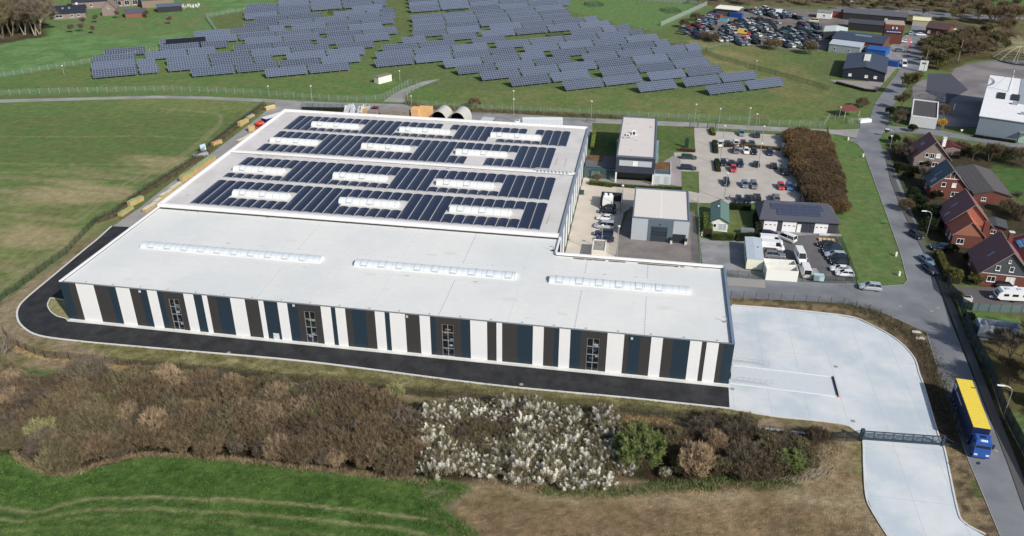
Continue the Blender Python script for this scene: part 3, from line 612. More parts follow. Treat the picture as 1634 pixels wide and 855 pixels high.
def old_hall(name, label, y0, y1, bands, z):
    t = thing(name, label, 'factory', (0, y0, 0))
    Y_ = lambda y: y-y0
    rf = MB(); rf.box(0.3, W2-.3, Y_(y0+.02), Y_(y1-.02), z-.4, z, 0)
    rr = random.Random(int(y0))
    for x in range(8, 92, 14): rf.box(x-.04, x+.04, .6, y1-y0-.6, z+.002, z+.012, 1)
    rf.box(.6, W2-.6, (y1-y0)/2-.04, (y1-y0)/2+.04, z+.003, z+.013, 1)
    for k in range(60):
        x = rr.uniform(1, W2-1); y = rr.choice([.9, 1.0, y1-y0-1.0, rr.uniform(1, y1-y0-1)]); a = rr.uniform(.05, .25); rf.box(x-2.2*a, x+2.2*a, y-.4*a, y+.4*a, z+.004, z+.02, 2)
    for x in (88.5, 91):  rf.box(x, x+.06, 6, 12, z+.003, z+.03, 2)
    rf.build('roof', [M_ROOFO, mat('old_seam', s(180, 176, 172), .9), M_DIRT], t)
    wl = MB(); wl.box(0, .3, .02, y1-y0-.02, 0, z, 0); wl.box(.3, W2-.3, y1-y0-.3, y1-y0-.02, 0, z, 0); wl.box(W2-.3, W2-.1, .02, y1-y0-.02, 0, z, 1)
    wl.build('wall', [mat('old_wall', s(150, 158, 166), .6), M_FING], t)
    fb = MB(); y = .3; n = 0
    while y < y1-y0-1.4:
        fb.box(W2-.1, W2-.04, y, y+2.6, .3, z+.3, 0); y += 6.2; n += 1
    fb.build('cladding_fin', [M_FIN], t)
    pp = MB(); ph = z+.5
    pp.box(-.1, .4, 0, y1-y0, z-.3, ph, 0); pp.box(.4, W2-.5, 0, .75, z-.3, ph, 0); pp.box(W2-.5, W2+.1, 0, y1-y0, z-.3, ph-.1, 1)
    if y1 > 100: pp.box(.4, W2-.5, y1-y0-.7, y1-y0, z-.3, ph, 0)
    pp.box(.4, W2-.5, .75, .95, z, z+.12, 2)
    pp.build('parapet', [M_COP, mat('grey_coping', s(128, 140, 152), .5), mat('joint_dark', s(120, 112, 104), .9)], t)
    n = 0
    for (ya, yb, lo, hi, skys, gaps) in bands:
        for (sx0, sx1) in skys:
            barrel(t, sx0, sx1, Y_((lo+hi)/2), 2.5, .95, z, 1.72, [sx0+1.7*k+.15 for k in (1, 4)], m=M_SKYO)
        x = 6.6
        ci_ = 0
        while x < 89.5:
            zone_ = next(((a, b_) for a, b_ in skys if x+1.1 > a-.4 and x+.8 < b_+1.6), None)
            parts = [(ya, yb)] if zone_ is None else [(ya, lo-1.4), (hi+1.6, yb)]
            for pi, (p0, p1) in enumerate(parts):
                if (ci_, pi if zone_ else 2) in gaps or n >= 108: continue
                link('solar_strip', strip_mesh(p1-p0), t, (x, Y_(p0), z)); n += 1
            x += 2.53; ci_ += 1
    return t
b4 = (39.1, 53.7, 45.0, 47.6, [(14.4, 28.2), (41.2, 55.4), (68, 82.1)], set())
b3 = (55.8, 69.9, 60.0, 62.7, [(7.3, 20.5), (34.2, 47.9), (61.1, 75.2)], set())
b2 = (75.5, 91.6, 82.2, 84.8, [(7.6, 20.9), (34.3, 47.5), (61, 74.7)], {(23, 0), (24, 0), (32, 2)})
b1 = (93.7, 106.2, 97.6, 100.2, [(13.8, 27.5), (40.7, 55.2), (67.7, 81.7)], {(18, 1), (28, 1), (24, 0)})
mh_ = old_hall('factory_hall', 'middle factory hall with solar strips, between the new white roof and the rear hall', 36.6, 73.0, [b4, b3], 9.0)
rh_ = old_hall('factory_hall', 'rear factory hall with solar strips, farthest from the striped front', 73.0, 110.9, [b2, b1], 9.0)
# roof plant at the east end of the divider
rp = MB()
for k in range(9): rp.tube((85+k*.9, .9, 9.5), (85+k*.9, 2.4, 9.3), .05); rp.box(84.8+k*.95, 85.2+k*.95, -.3, .3, 9.52, 9.9)
rp.tube((84, 1.6, 9.7), (94, 1.6, 9.7), .08); rp.tube((84, .2, 9.9), (94, .2, 9.9), .12)
rp.build('roof_pipework', mat('pipework', s(186, 190, 192), .5), rh_)
# ------------------------------------------------------------------ building helpers
M_FRAME = mat('white_frame', s(236, 236, 234), .5, .03)
M_BRICK = lined('red_brick', s(116, 66, 56), s(98, 60, 52), 2, 0.3, 0.06, .9, var=.14)
M_BRICKP = mat('mauve_brick', s(134, 118, 112), .9, .12, 3)
M_ORANGE = mat('orange_render', s(160, 100, 78), .85, .08)
M_TILE_B = lined('brown_tiles', s(138, 92, 94), s(116, 78, 82), 1, 0.34, .1, .7, 2, .3, .06, var=.12)
M_TILE_D = lined('anthracite_tiles', s(44, 50, 62), s(36, 42, 52), 0, .34, .1, .6, var=.1)
M_TILE_R = lined('striped_red_tiles', s(206, 108, 82), s(140, 66, 52), 1, .55, .25, .7, var=.1)
M_TILE_G = lined('grey_tiles', s(96, 92, 92), s(82, 78, 78), 1, .4, .1, .8, 2, .3, .05, var=.12)
M_TILE_M = mat('maroon_roof', s(104, 42, 46), .7, .12, 2)
M_SHINGLE = mat('slate_hanging', s(74, 80, 84), .8, .12, 3)
def window(parent, face, u, z, w_, h, X0, X1, Y0, Y1, shut=None):
    """face in 'S','N','E','W'; u along the wall from its left end seen from outside"""
    fr = MB(); pa = MB()
    def bx(mb, a, b_, c, d, o0, o1):
        if face == 'S': mb.box(X0+a, X0+b_, Y0-o1, Y0-o0, c, d)
        elif face == 'N': mb.box(X1-b_, X1-a, Y1+o0, Y1+o1, c, d)
        elif face == 'W': mb.box(X0-o1, X0-o0, Y1-b_, Y1-a, c, d)
        else: mb.box(X1+o0, X1+o1, Y0+a, Y0+b_, c, d)
    t_ = 0.09
    bx(fr, u, u+w_, z, z+t_, .0, .09); bx(fr, u, u+w_, z+h-t_, z+h, 0, .08); bx(fr, u, u+t_, z+t_, z+h-t_, 0, .08); bx(fr, u+w_-t_, u+w_, z+t_, z+h-t_, 0, .08)
    if w_ > 1.1: bx(fr, u+w_/2-.04, u+w_/2+.04, z+t_, z+h-t_, 0, .075)
    bx(fr, u-.06, u+w_+.06, z-.08, z, 0, .16)
    f_ = fr.build('window', M_FRAME, parent)
    bx(pa, u+t_, u+w_-t_, z+t_, z+h-t_, .01, .035)
    pa.build('pane', shut or M_GLASS, f_)
def gable(name, label, cat, cx, cy, lx, ly, he, hr, axis, mw, mr, rz=0, wins=(), gabm=None, eave=.45, chim=None, group=None, skyl=(), flat=False, z0=0):
    """gabled building, local footprint lx x ly centred on cx, cy; ridge along axis"""
    t = thing(name, label, cat, (cx, cy, z0), rz, group)
    X0, X1, Y0, Y1 = -lx/2, lx/2, -ly/2, ly/2
    wb = MB(); wb.box(X0, X1, Y0, Y1, 0, he)
    o = wb.build('wall', mw, t)
    gb = MB()
    if axis == 'y':
        for y0, y1 in ((Y0, Y0+.25), (Y1-.25, Y1)): MB().loft([[(X0, y0, he), (X1, y0, he), (0, y0, hr)], [(X0, y1, he), (X1, y1, he), (0, y1, hr)]]).build('gable', gabm or mw, t)
    else:
        for x0, x1 in ((X0, X0+.25), (X1-.25, X1)): MB().loft([[(x0, Y0, he), (x0, Y1, he), (x0, 0, hr)], [(x1, Y0, he), (x1, Y1, he), (x1, 0, hr)]]).build('gable', gabm or mw, t)
    rb = MB(); sl = (hr-he)/((lx if axis == 'y' else ly)/2); th = .2
    if axis == 'y':
        for sg in (-1, 1):
            e = sg*(lx/2+eave); ze = hr-sl*(lx/2+eave)
            rb.hull8([(0, Y0-eave, hr-.02), (e, Y0-eave, ze-.02), (e, Y1+eave, ze-.02), (0, Y1+eave, hr-.02)], [(0, Y0-eave, hr+th), (e, Y0-eave, ze+th), (e, Y1+eave, ze+th), (0, Y1+eave, hr+th)], 0)
        rf_ = rb.build('roof', mr, t)
        for yy in (Y0-eave-.04, Y1+eave+.0):
            vb = MB()
            for sg in (-1, 1): vb.tube((0, yy+.02, hr+th), (sg*(lx/2+eave), yy+.02, hr-sl*(lx/2+eave)+th), .07, n=4)
            vb.build('verge', MATS['verge_trim'] if not flat else M_DARKM, rf_)
    else:
        for sg in (-1, 1):
            e = sg*(ly/2+eave); ze = hr-sl*(ly/2+eave)
            rb.hull8([(X0-eave, 0, hr-.02), (X1+eave, 0, hr-.02), (X1+eave, e, ze-.02), (X0-eave, e, ze-.02)], [(X0-eave, 0, hr+th), (X1+eave, 0, hr+th), (X1+eave, e, ze+th), (X0-eave, e, ze+th)], 0)
        rf_ = rb.build('roof', mr, t)
    for (sx, d, y, w_, h) in skyl: # skylight on a slope: side, distance from ridge, along ridge
        if axis == 'y':
            mbs = MB(); z = hr-sl*d+th
            mbs.hull8([(sx*d, y, z), (sx*(d+h), y, z-sl*h), (sx*(d+h), y+w_, z-sl*h), (sx*d, y+w_, z)], [(sx*d, y, z+.08), (sx*(d+h), y, z-sl*h+.08), (sx*(d+h), y+w_, z-sl*h+.08), (sx*d, y+w_, z+.08)])
        else:
            mbs = MB(); z = hr-sl*d+th
            mbs.hull8([(y, sx*d, z), (y+w_, sx*d, z), (y+w_, sx*(d+h), z-sl*h), (y, sx*(d+h), z-sl*h)], [(y, sx*d, z+.08), (y+w_, sx*d, z+.08), (y+w_, sx*(d+h), z-sl*h+.08), (y, sx*(d+h), z-sl*h+.08)])
        mbs.build('roof_window', mat('roof_window_glass', s(120, 136, 156), .3, .1, spec=.5), rf_)
    if chim:
        MB().box(chim[0]-.45, chim[0]+.45, chim[1]-.4, chim[1]+.4, hr-1.6, hr+1.0, 0).box(chim[0]-.55, chim[0]+.55, chim[1]-.5, chim[1]+.5, hr+1.0, hr+1.12, 1).build('chimney', [chim[2], M_CONC], rf_)
    for wn in wins:
        window(t, wn[0], wn[1], wn[2], wn[3], wn[4], X0, X1, Y0, Y1, wn[5] if len(wn) > 5 else None)
    return t
def door(parent, x0, x1, y, z0, z1, m, marks=0, sgn=-1):
    o = MB().box(x0, x1, min(y, y+sgn*.07), max(y, y+sgn*.07), z0, z1).build('door', m, parent)
    if marks:
        g_ = MB(); n = 3
        for k in range(n):
            a = x0+(x1-x0)*(k+.5)/n; g_.box(a-.25, a+.25, y+sgn*.09-.005, y+sgn*.09+.005, z0+(z1-z0)*.56, z0+(z1-z0)*.64)
        g_.build('door_pane', M_GLASS, o)
    return o
mat('verge_trim', s(150, 140, 134), .7)
M_SHUT = mat('white_shutter', s(225, 224, 218), .6, .04)

# ------------------------------------------------------------------ office building
M_ANT = lined('anthracite_panels', s(56, 64, 76), s(46, 54, 64), 0, 1.2, .05, .45)
of = thing('office_building', 'office block with charcoal upper storey on white columns and beige flat roof', 'office', (104, 92, 0))
ox, oy = 10.7, 35.4
b_ = MB(); b_.box(0, ox, 0, oy, 3.2, 7.7, 0); b_.build('upper_storey', M_ANT, of)
b_ = MB(); b_.box(.5, ox-.5, 3.4, oy-.5, 0, 3.2, 0); b_.build('ground_storey', mat('dark_glazing', (.02, .025, .03), .1, .2, spec=.6), of)
b_ = MB(); b_.box(.35, ox-.35, .35, oy-.35, 7.7, 7.75, 0)
rr = random.Random(2)
for k in range(14):
    x, y, a = rr.uniform(1, ox-1), rr.uniform(1, oy-1), rr.uniform(.05, .3); b_.box(x-a*1.6, x+a*1.6, y-a*.5, y+a*.5, 7.751+k*.001, 7.76+k*.001, 1)
for y in (10, 24): b_.box(.4, ox-.4, y, y+.05, 7.75, 7.758, 2)
b_.build('roof', [mat('office_roof', s(208, 200, 194), .9, .06, 1.5), M_DIRT, mat('old_seam', (0, 0, 0))], of)
b_ = MB()
for (x0, x1, y0, y1) in ((0, .35, 0, oy), (ox-.35, ox, 0, oy), (.35, ox-.35, 0, .35), (.35, ox-.35, oy-.35, oy)): b_.box(x0-.02, x1+.02, y0-.02, y1+.02, 7.7, 8.05)
b_.build('parapet', mat('slate_parapet', s(96, 106, 118), .5), of)
for x in (.25, ox-.25): MB().box(x-.2, x+.2, .1, .5, 0, 3.2).build('column', W_WHITE, of)
wf = MB().box(.9, ox-.9, -.06, 0, 5.15, 5.25).box(.9, ox-.9, -.06, 0, 6.75, 6.85).box(4.5, 4.6, -.07, 0, 5.25, 6.75).box(6.05, 6.15, -.07, 0, 5.25, 6.75).build('window', M_GALV, of)
MB().box(.9, 4.5, -.04, 0, 5.25, 6.75, 0).box(4.6, 6.05, -.04, 0, 5.25, 6.75, 1).box(6.15, ox-.9, -.04, 0, 5.25, 6.75, 0).build('blind', [mat('grey_blind', s(176, 184, 190), .6, .04), W_WHITE], wf)
for k, (x, y, hh, w_) in enumerate([(4.1, 19.2, 1.3, 1.1), (2.4, 18, .6, 1.0), (3.1, 16.4, .35, .6)]):
    MB().box(x-w_/2, x+w_/2, y-w_/2, y+w_/2, 7.75, 7.75+hh, 0).box(x-w_/3, x+w_/3, y-w_/2-.02, y-w_/2, 7.85, 7.75+hh*.8, 1).build('air_unit', [W_WHITE, M_DARKM], of)
pb = MB(); rr = random.Random(9)
for k in range(22):
    x, y = rr.uniform(.8, 4.2), rr.uniform(15.2, 17.6); pb.tube((x, y, 7.8), (x+rr.uniform(-.6, .6), y+rr.uniform(-.3, .3), 7.95), .04)
    if k % 3 == 0: pb.box(x-.15, x+.15, y-.12, y+.12, 7.76, 7.95)
pb.build('roof_pipework', M_GALV, of)
for y in (9, 20): MB().box(ox, ox+.9, y, y+2.6, 0, 5.2, 0).box(ox+.1, ox+.8, y+.2, y+2.4, 5.2, 5.25, 1).build('glass_bay', [mat('teal_glass', s(120, 150, 158), .15, .1, spec=.6), M_GALV], of)
MB().box(-.8, 0, 19, 21.6, 0, 5.4).build('glass_bay', MATS['teal_glass'], of)
# west link wing and east wing
M_SEDUM = mat('planted_roof', s(98, 70, 46), .95, .3, 5, col2=s(120, 88, 58), scale2=.6)
x0, y0 = zO(405, 600); x1, y1 = 104.0, 96
lw = MB(); lw.box(-8.9, 0, 3.0, 12.5, 0, 3.0, 0); lw.box(-8.7, -.1, 3.2, 12.3, 3.0, 3.06, 1); lw.box(-8.3, -4.2, 8, 12, 3.06, 3.2, 2)
lw.build('link_wing', [M_ANT, mat('wing_roof', s(98, 100, 104), .8, .1), M_SEDUM], of)
gl = MB(); gl.box(-8.9, 0, 2.2, 2.95, 0.05, 2.9)
gl.build('glazing', mat('green_glass', s(60, 84, 86), .12, .15, spec=.6), of)
ew = MB(); ew.box(ox, ox+4.6, 1.0, 10.5, 0, 3.0, 0); ew.box(ox+.2, ox+4.4, 4.2, 10.3, 3.0, 3.15, 2); ew.box(ox+.2, ox+4.4, 1.2, 4, 3.0, 3.06, 1); ew.box(ox+4.4, ox+4.6, 1.0, 10.5, 3.0, 3.3, 0)
ew.build('east_wing', [mat('wing_wall', s(196, 202, 206), .6, .05), mat('glass_canopy', s(70, 90, 96), .2, .1, spec=.6), M_SEDUM], of)
MB().box(ox+.4, ox+1.6, .94, 1, .3, 2.4, 0).box(ox+3.0, ox+4.2, .94, 1, .3, 2.4, 0).build('blind', MATS['grey_blind'], of)
pv = thing('glass_pavilion', 'small glazed entrance porch on the lawn between factory and office', 'pavilion', (*zO(490, 630), 0))
MB().box(-1.2, 1.2, 0, 2.6, 2.5, 2.6).build('roof', MATS['green_glass'], pv)
MB().box(-1.15, 1.15, .05, 2.5, .1, 2.45).build('glazing', netting('clear_glass', s(120, 150, 150), .45), pv)
for (x, y) in ((-1.1, .1), (1.1, .1), (1.1, 2.4), (-1.1, 2.4)): MB().tube((x, y, 0), (x, y, 2.5), .06).build('post', M_GALV, pv)
pt = thing('picnic_table', 'dark red outdoor table set beside the right office column', 'table', (*zO(1028, 640), 0))
MB().box(-1, 1, -.45, .45, .68, .75).build('tabletop', mat('red_brown', s(92, 44, 40), .8), pt)
for sg in (-1, 1): MB().box(-1, 1, sg*.75-.15, sg*.75+.15, .4, .46).build('bench', MATS['red_brown'], pt); MB().box(sg*.7-.05, sg*.7+.05, -.8, .8, 0, .4).build('leg', MATS['red_brown'], pt)

# ------------------------------------------------------------------ garage workshop
gw = thing('workshop_building', 'grey workshop with beige flat roof and dark roller door behind the staff yard', 'workshop', (109.9, 56.6, 0))
MB().box(0, 13.5, 0, 18.5, 0, 5.7).build('wall', mat('silver_cladding', s(172, 180, 186), .5, .04), gw)
MB().box(3.9, 9.8, -.08, .0, .02, 5.69).build('door_surround', mat('slate_cladding', s(92, 108, 118), .5), gw)
b_ = MB().box(.3, 13.2, .3, 18.2, 5.7, 5.75, 0).box(6.6, 6.9, .4, 18.1, 5.75, 5.76, 1); 
b_.build('roof', [mat('sand_roof', s(214, 208, 200), .9, .05, 1.5), mat('sand_seam', s(226, 222, 216), .9)], gw)
b_ = MB()
for (a, b2_, c, d) in ((0, .3, 0, 18.5), (13.2, 13.5, 0, 18.5), (.3, 13.2, 0, .3), (.3, 13.2, 18.2, 18.5)): b_.box(a-.02, b2_+.02, c-.02, d+.02, 5.68, 6.0)
b_.build('parapet', mat('steel_blue_trim', s(104, 116, 130), .5), gw)
dd = MB().box(4.7, 8.5, -.16, -.09, .05, 3.9).build('roller_door', mat('door_slate', s(52, 64, 74), .45), gw)
g_ = MB()
for k in range(5):
    for zz in (1.7, 2.4): g_.box(4.9+k*.72, 5.45+k*.72, -.18, -.165, zz, zz+.28)
g_.build('door_pane', M_GLASS, dd)
MB().box(9.9, 12.9, -.1, -.02, .02, 2.3).build('garage_door', M_DARKM, gw)
for x in (9.6, 13.0): MB().box(x-.25, x+.25, -.9, -.3, 0, 1.0, 0).box(x-.35, x+.35, -1.0, -.2, 1.0, 1.5, 1).build('planter', [M_CONC, mat('box_plant', s(40, 58, 34), .9, .3, 8)], gw)
MB().box(6.5, 6.8, -.2, -.08, 4.4, 4.6).build('wall_lamp', M_BLACK, gw)

# ------------------------------------------------------------------ row of garages with hipped roof
rg = thing('garage_row', 'long charcoal garage block with hipped solar roof and three white sectional doors', 'garage', (141.0, 67.4, 0), R_(2.3))
gx_, gy_ = 18.6, 9.6
MB().box(0, gx_, 0, gy_, 0, 3.1).build('wall', lined('dark_cladding', s(66, 66, 76), s(56, 56, 66), 0, .5, .06, .6), rg)
e = .4; hp = [(-e, -e, 3.05), (gx_+e, -e, 3.05), (gx_+e, gy_+e, 3.05), (-e, gy_+e, 3.05)]; r0, r1 = (1.6, gy_-2.2, 5.0), (gx_-1.6, gy_-2.2, 5.0)
MB().add(hp+[r0, r1], [(0, 1, 5, 4), (1, 2, 5), (2, 3, 4, 5), (3, 0, 4), (3, 2, 1, 0)]).build('roof', lined('metal_tiles', s(86, 88, 98), s(74, 76, 86), 0, .3, .05, .6), rg)
def onroof(x, y): return 3.05+(5.0-3.05)*(y+e)/(gy_-2.2+e)
for (xa, xb, ya) in ((2.9, 15.3, 5.2), (2.9, 15.6, 4.0), (4.2, 14.6, 2.85), (4.2, 14.6, 1.75)):
    MB().hull8([(xa, ya, onroof(0, ya)+.06), (xb, ya, onroof(0, ya)+.06), (xb, ya+1.0, onroof(0, ya+1)+.06), (xa, ya+1.0, onroof(0, ya+1)+.06)], [(xa, ya, onroof(0, ya)+.12), (xb, ya, onroof(0, ya)+.12), (xb, ya+1.0, onroof(0, ya+1)+.12), (xa, ya+1.0, onroof(0, ya+1)+.12)]).build('solar_strip', lined('blue_module', s(66, 74, 96), s(88, 94, 112), 0, 1.65, .05, .3), rg)
for (a, b2_) in ((.95, 4.15), (5.4, 8.7), (13.1, 16.2)): door(rg, a, b2_, 0, .02, 2.75, W_WHITE, 1)
door(rg, 8.95, 9.9, 0, .02, 2.15, W_WHITE)
for k in range(3): MB().box(10.1+k*1.0, 10.95+k*1.0, -.05, 0, .1, 2.7).build('panel', mat('panel_dark', s(62, 64, 76), .4), rg)
MB().box(-.45, gx_+.45, -.5, -.38, 2.95, 3.08).build('gutter', M_DARKM, rg)

# ------------------------------------------------------------------ cottage (mobile home)
ct = gable('garden_cottage', 'pale cream cabin with green gabled roof behind the conifer hedge', 'cabin', 131.4, 70.4, 4.0, 11.0, 2.5, 3.6, 'y', mat('cream_boards', s(222, 224, 212), .7, .05), lined('green_metal_roof', s(92, 122, 112), s(78, 106, 98), 1, .5, .07, .5), R_(-3), eave=.3, flat=True)
window(ct, 'S', .5, 1.0, .8, 1.0, -2, 2, -5.5, 5.5); window(ct, 'S', 1.8, .2, 1.9, 2.0, -2, 2, -5.5, 5.5, MATS['grey_blind'])
MB().box(-.6, -.2, 1.5, 2.1, 3.2, 3.7).build('vent', W_WHITE, ct)

# ------------------------------------------------------------------ houses along the street
hA = gable('detached_house', 'mauve-brick house with dark brown gabled roof, farthest of the street houses', 'house', 194.3, 122.9, 9.6, 8.6, 3.4, 8.2, 'y', M_BRICKP, M_TILE_B, R_(-3), [('S', 2.6, 3.6, 1.0, 1.2), ('S', 4.0, 3.2, 1.2, 1.6), ('S', 5.6, 3.6, 1.2, 1.3, M_SHUT), ('S', 1.5, .9, 1.4, 1.3), ('S', 5, .9, 1.6, 1.3)], skyl=[(-1, 1.9, -.5, .6, .9), (-1, 1.9, .5, .6, .9)], chim=(2.5, -2.5, M_FRAME))
hB = gable('detached_house', 'red-brick house with black roof and white-trimmed gable, second from the far end', 'house', 192.9, 100.6, 9.0, 8.4, 3.3, 7.9, 'y', M_BRICK, mat('black_tiles', s(82, 92, 106), .6, .1), R_(-3), [('S', 2.3, 3.4, 1.1, 1.2), ('S', 4.9, 3.4, 1.1, 1.2, M_SHUT), ('S', 1.3, .8, 1.7, 1.3, M_SHUT), ('S', 5.2, .8, 1.8, 1.3), ('W', 3, .8, 1.3, 1.2)], skyl=[(-1, 1.7, -.6, .5, 1.5), (-1, 3.2, -3, 1.8, 1.2)])
MB().box(-1.9, 1.9, -4.34, -4.2, 5.62, 5.8, 0).box(-.6, -.5, -4.3, -4.2, 5.8, 7.2, 0).box(.5, .6, -4.3, -4.2, 5.8, 7.2, 0).build('gable_trim', M_FRAME, hB)
hG = gable('garage_annex', 'low outbuilding with broad grey tiled roof right of the red-brick house', 'outbuilding', 203.6, 104.6, 9.2, 19.5, 2.4, 3.6, 'y', M_BRICK, M_TILE_G, R_(-2), eave=.3, flat=True, wins=[('S', 2, .7, 1.2, 1.0)])
hC = gable('detached_house', 'brick house with dark red roof and striped orange front wing, second from near end', 'house', 190.9, 77.0, 10.0, 9.6, 3.4, 8.5, 'y', M_BRICK, M_TILE_B, R_(-4), [('W', 2, 1.0, 1.3, 1.2), ('E', 2, 1, 1.3, 1.2)], skyl=[(-1, 2.2, .6, .5, 1.2), (-1, 4, -1.6, .8, 1.0)], gabm=M_ORANGE)
wg = gable('house_wing', 'front wing with striped orange tiles joined to the brick house', 'house wing', 188.9, 69.2, 6.8, 6.6, 3.2, 6.6, 'y', M_BRICK, M_TILE_R, R_(-4), [('W', 1, .8, 1.2, 1.4), ('W', 4, 1, 1.0, 1.8, M_SHUT), ('S', 1, .9, 1.6, 1.4)], gabm=M_ORANGE, eave=.3)
MB().box(2.9, 4.1, -2.5, -1.3, 0, 6.6).build('chimney', M_BRICK, wg)
hC2 = gable('garden_annex', 'small brick annex with flat grey roof behind the striped-roof house', 'outbuilding', 197.9, 76.0, 4.4, 5.0, 2.5, 2.9, 'y', M_BRICK, M_SHINGLE, R_(-14), eave=.3, flat=True, wins=[('S', 1.2, .8, 1.2, 1.0)])
hD = gable('detached_house', 'house with brown roof and grey gable over red brick, nearest the caravan', 'house', 191.0, 51.8, 10.2, 10.6, 3.3, 8.6, 'y', M_BRICK, M_TILE_B, R_(-4.5), [('S', 2.6, 4.1, .9, 1.2), ('S', 5.3, 4.1, .9, 1.2), ('S', 4.7, 6.1, .5, .7), ('S', 1.5, 1.3, 1.7, 1.3), ('S', 5.2, 1.3, 1.8, 1.5, M_SHUT), ('W', 2, 1, 1, 1.2)], gabm=M_SHINGLE, skyl=[(-1, 2.2, -1.4, .6, 1.2)], chim=(1.6, 3.5, M_BRICK))
MB().box(-5.2, 5.2, -5.38, -5.31, 3.2, 3.3).build('gable_trim', M_FRAME, hD)
hE = gable('solar_annex', 'maroon-roofed extension with blue solar modules behind the grey-gabled house', 'outbuilding', 200.2, 58.8, 7.0, 13.0, 3.0, 4.8, 'y', M_BRICK, M_TILE_M, R_(-4.5), eave=.3)
for (x, y) in ((-2.6, 3.0), (-2.6, 1.2), (-1.5, 3.0), (-1.5, 1.2), (-1.5, -.6)):
    sl = 1.8/3.5; z = lambda q: 4.8-sl*abs(q)+.24
    MB().hull8([(x, y, z(x)), (x+1, y, z(x+1)), (x+1, y+1.7, z(x+1)), (x, y+1.7, z(x))], [(x, y, z(x)+.06), (x+1, y, z(x+1)+.06), (x+1, y+1.7, z(x+1)+.06), (x, y+1.7, z(x)+.06)]).build('solar_module', lined('sky_module', s(96, 140, 190), s(200, 215, 230), 0, 1.0, .06, .25, 1, 1.7, .06), hE)
gable('garden_shed', 'small maroon-roofed shed behind the farthest street house', 'shed', *zR2(985, 560), 4.5, 5, 2.2, 2.8, 'y', M_BRICKP, M_TILE_M, eave=.2, flat=True)
# flat substation-like building
fb = thing('flat_building', 'white block with dark gravel flat roof left of the big white hall', 'building', (*zR2(633, 332), 0), R_(-15.5))
MB().box(0, 8.0, 0, 20.5, 0, 3.4).build('wall', mat('chalk_wall', s(206, 206, 206), .7, .05), fb)
MB().box(.25, 7.75, .25, 20.2, 3.4, 3.44).build('roof', mat('gravel_roof', s(78, 76, 78), .95, .25, 4), fb)
b_ = MB()
for q in ((0, .25, 0, 20.5), (7.75, 8, 0, 20.5), (.25, 7.75, 0, .25), (.25, 7.75, 20.2, 20.5)): b_.box(q[0]-.04, q[1]+.04, q[2]-.04, q[3]+.04, 3.35, 3.75)
b_.build('parapet', W_WHITE, fb)
# big white hall at the right edge
wh = thing('white_hall', 'large hall with white metal roof and grey-blue side at the right edge', 'hall', (*zR2(1205, 418), 0), R_(-20.5))
hx, hy = 34, 44
MB().box(0, hx, 0, hy, 0, 6.6).build('wall', lined('steel_cladding', s(132, 144, 158), s(120, 132, 146), 0, .6, .06, .5), wh)
MB().add([(-.3, -.3, 6.6), (hx, -.3, 6.6), (hx, hy, 9.4), (-.3, hy, 9.4), (-.3, -.3, 6.8), (hx, -.3, 6.8), (hx, hy, 9.6), (-.3, hy, 9.6)], [(0, 3, 2, 1), (4, 5, 6, 7), (0, 1, 5, 4), (1, 2, 6, 5), (2, 3, 7, 6), (3, 0, 4, 7)]).build('roof', lined('white_trapezoid', s(232, 234, 234), s(214, 217, 219), 0, .35, .06, .5), wh)
MB().add([(-.02, 0, 6.5), (-.02, hy, 6.5), (-.02, hy, 9.4)], [(0, 2, 1)]).add([(0, hy, 6.5), (hx, hy, 6.5), (hx, hy, 9.4), (0, hy, 9.4)], [(0, 3, 2, 1)]).build('gable', MATS['steel_cladding'], wh)
zr = lambda y: 6.83+2.8*(y+.3)/(hy+.3)
for x in (3.4, 7.6, 13.4):
    y = 19; MB().hull8([(x, y, zr(y)), (x+2.4, y, zr(y)), (x+2.4, y+6, zr(y+6)), (x, y+6, zr(y+6))], [(x, y, zr(y)+.3), (x+2.4, y, zr(y)+.3), (x+2.4, y+6, zr(y+6)+.3), (x, y+6, zr(y+6)+.3)]).build('skylight', M_DARKM, wh)
y = 16.5; MB().hull8([(9.6, y, zr(y)), (13, y, zr(y)), (13, hy, zr(hy)), (9.6, hy, zr(hy))], [(9.6, y, zr(y)+.1), (13, y, zr(y)+.1), (13, hy, zr(hy)+.1), (9.6, hy, zr(hy)+.1)]).build('roof_strip', mat('grey_strip', s(150, 160, 168), .5), wh)
MB().box(8.2, 9.8, 14.8, 16.2, zr(15), zr(15)+.8).box(11, 14, 6.2, 7.2, zr(6), zr(6)+.7).build('roof_unit', M_GALV, wh)
MB().box(12.2, 14.4, -.12, 0, 0, 3).build('door', mat('pale_green', s(176, 198, 184), .6), wh); MB().box(11.9, 14.7, -1.1, 0, 3.4, 3.55).build('canopy', M_GALV, wh)
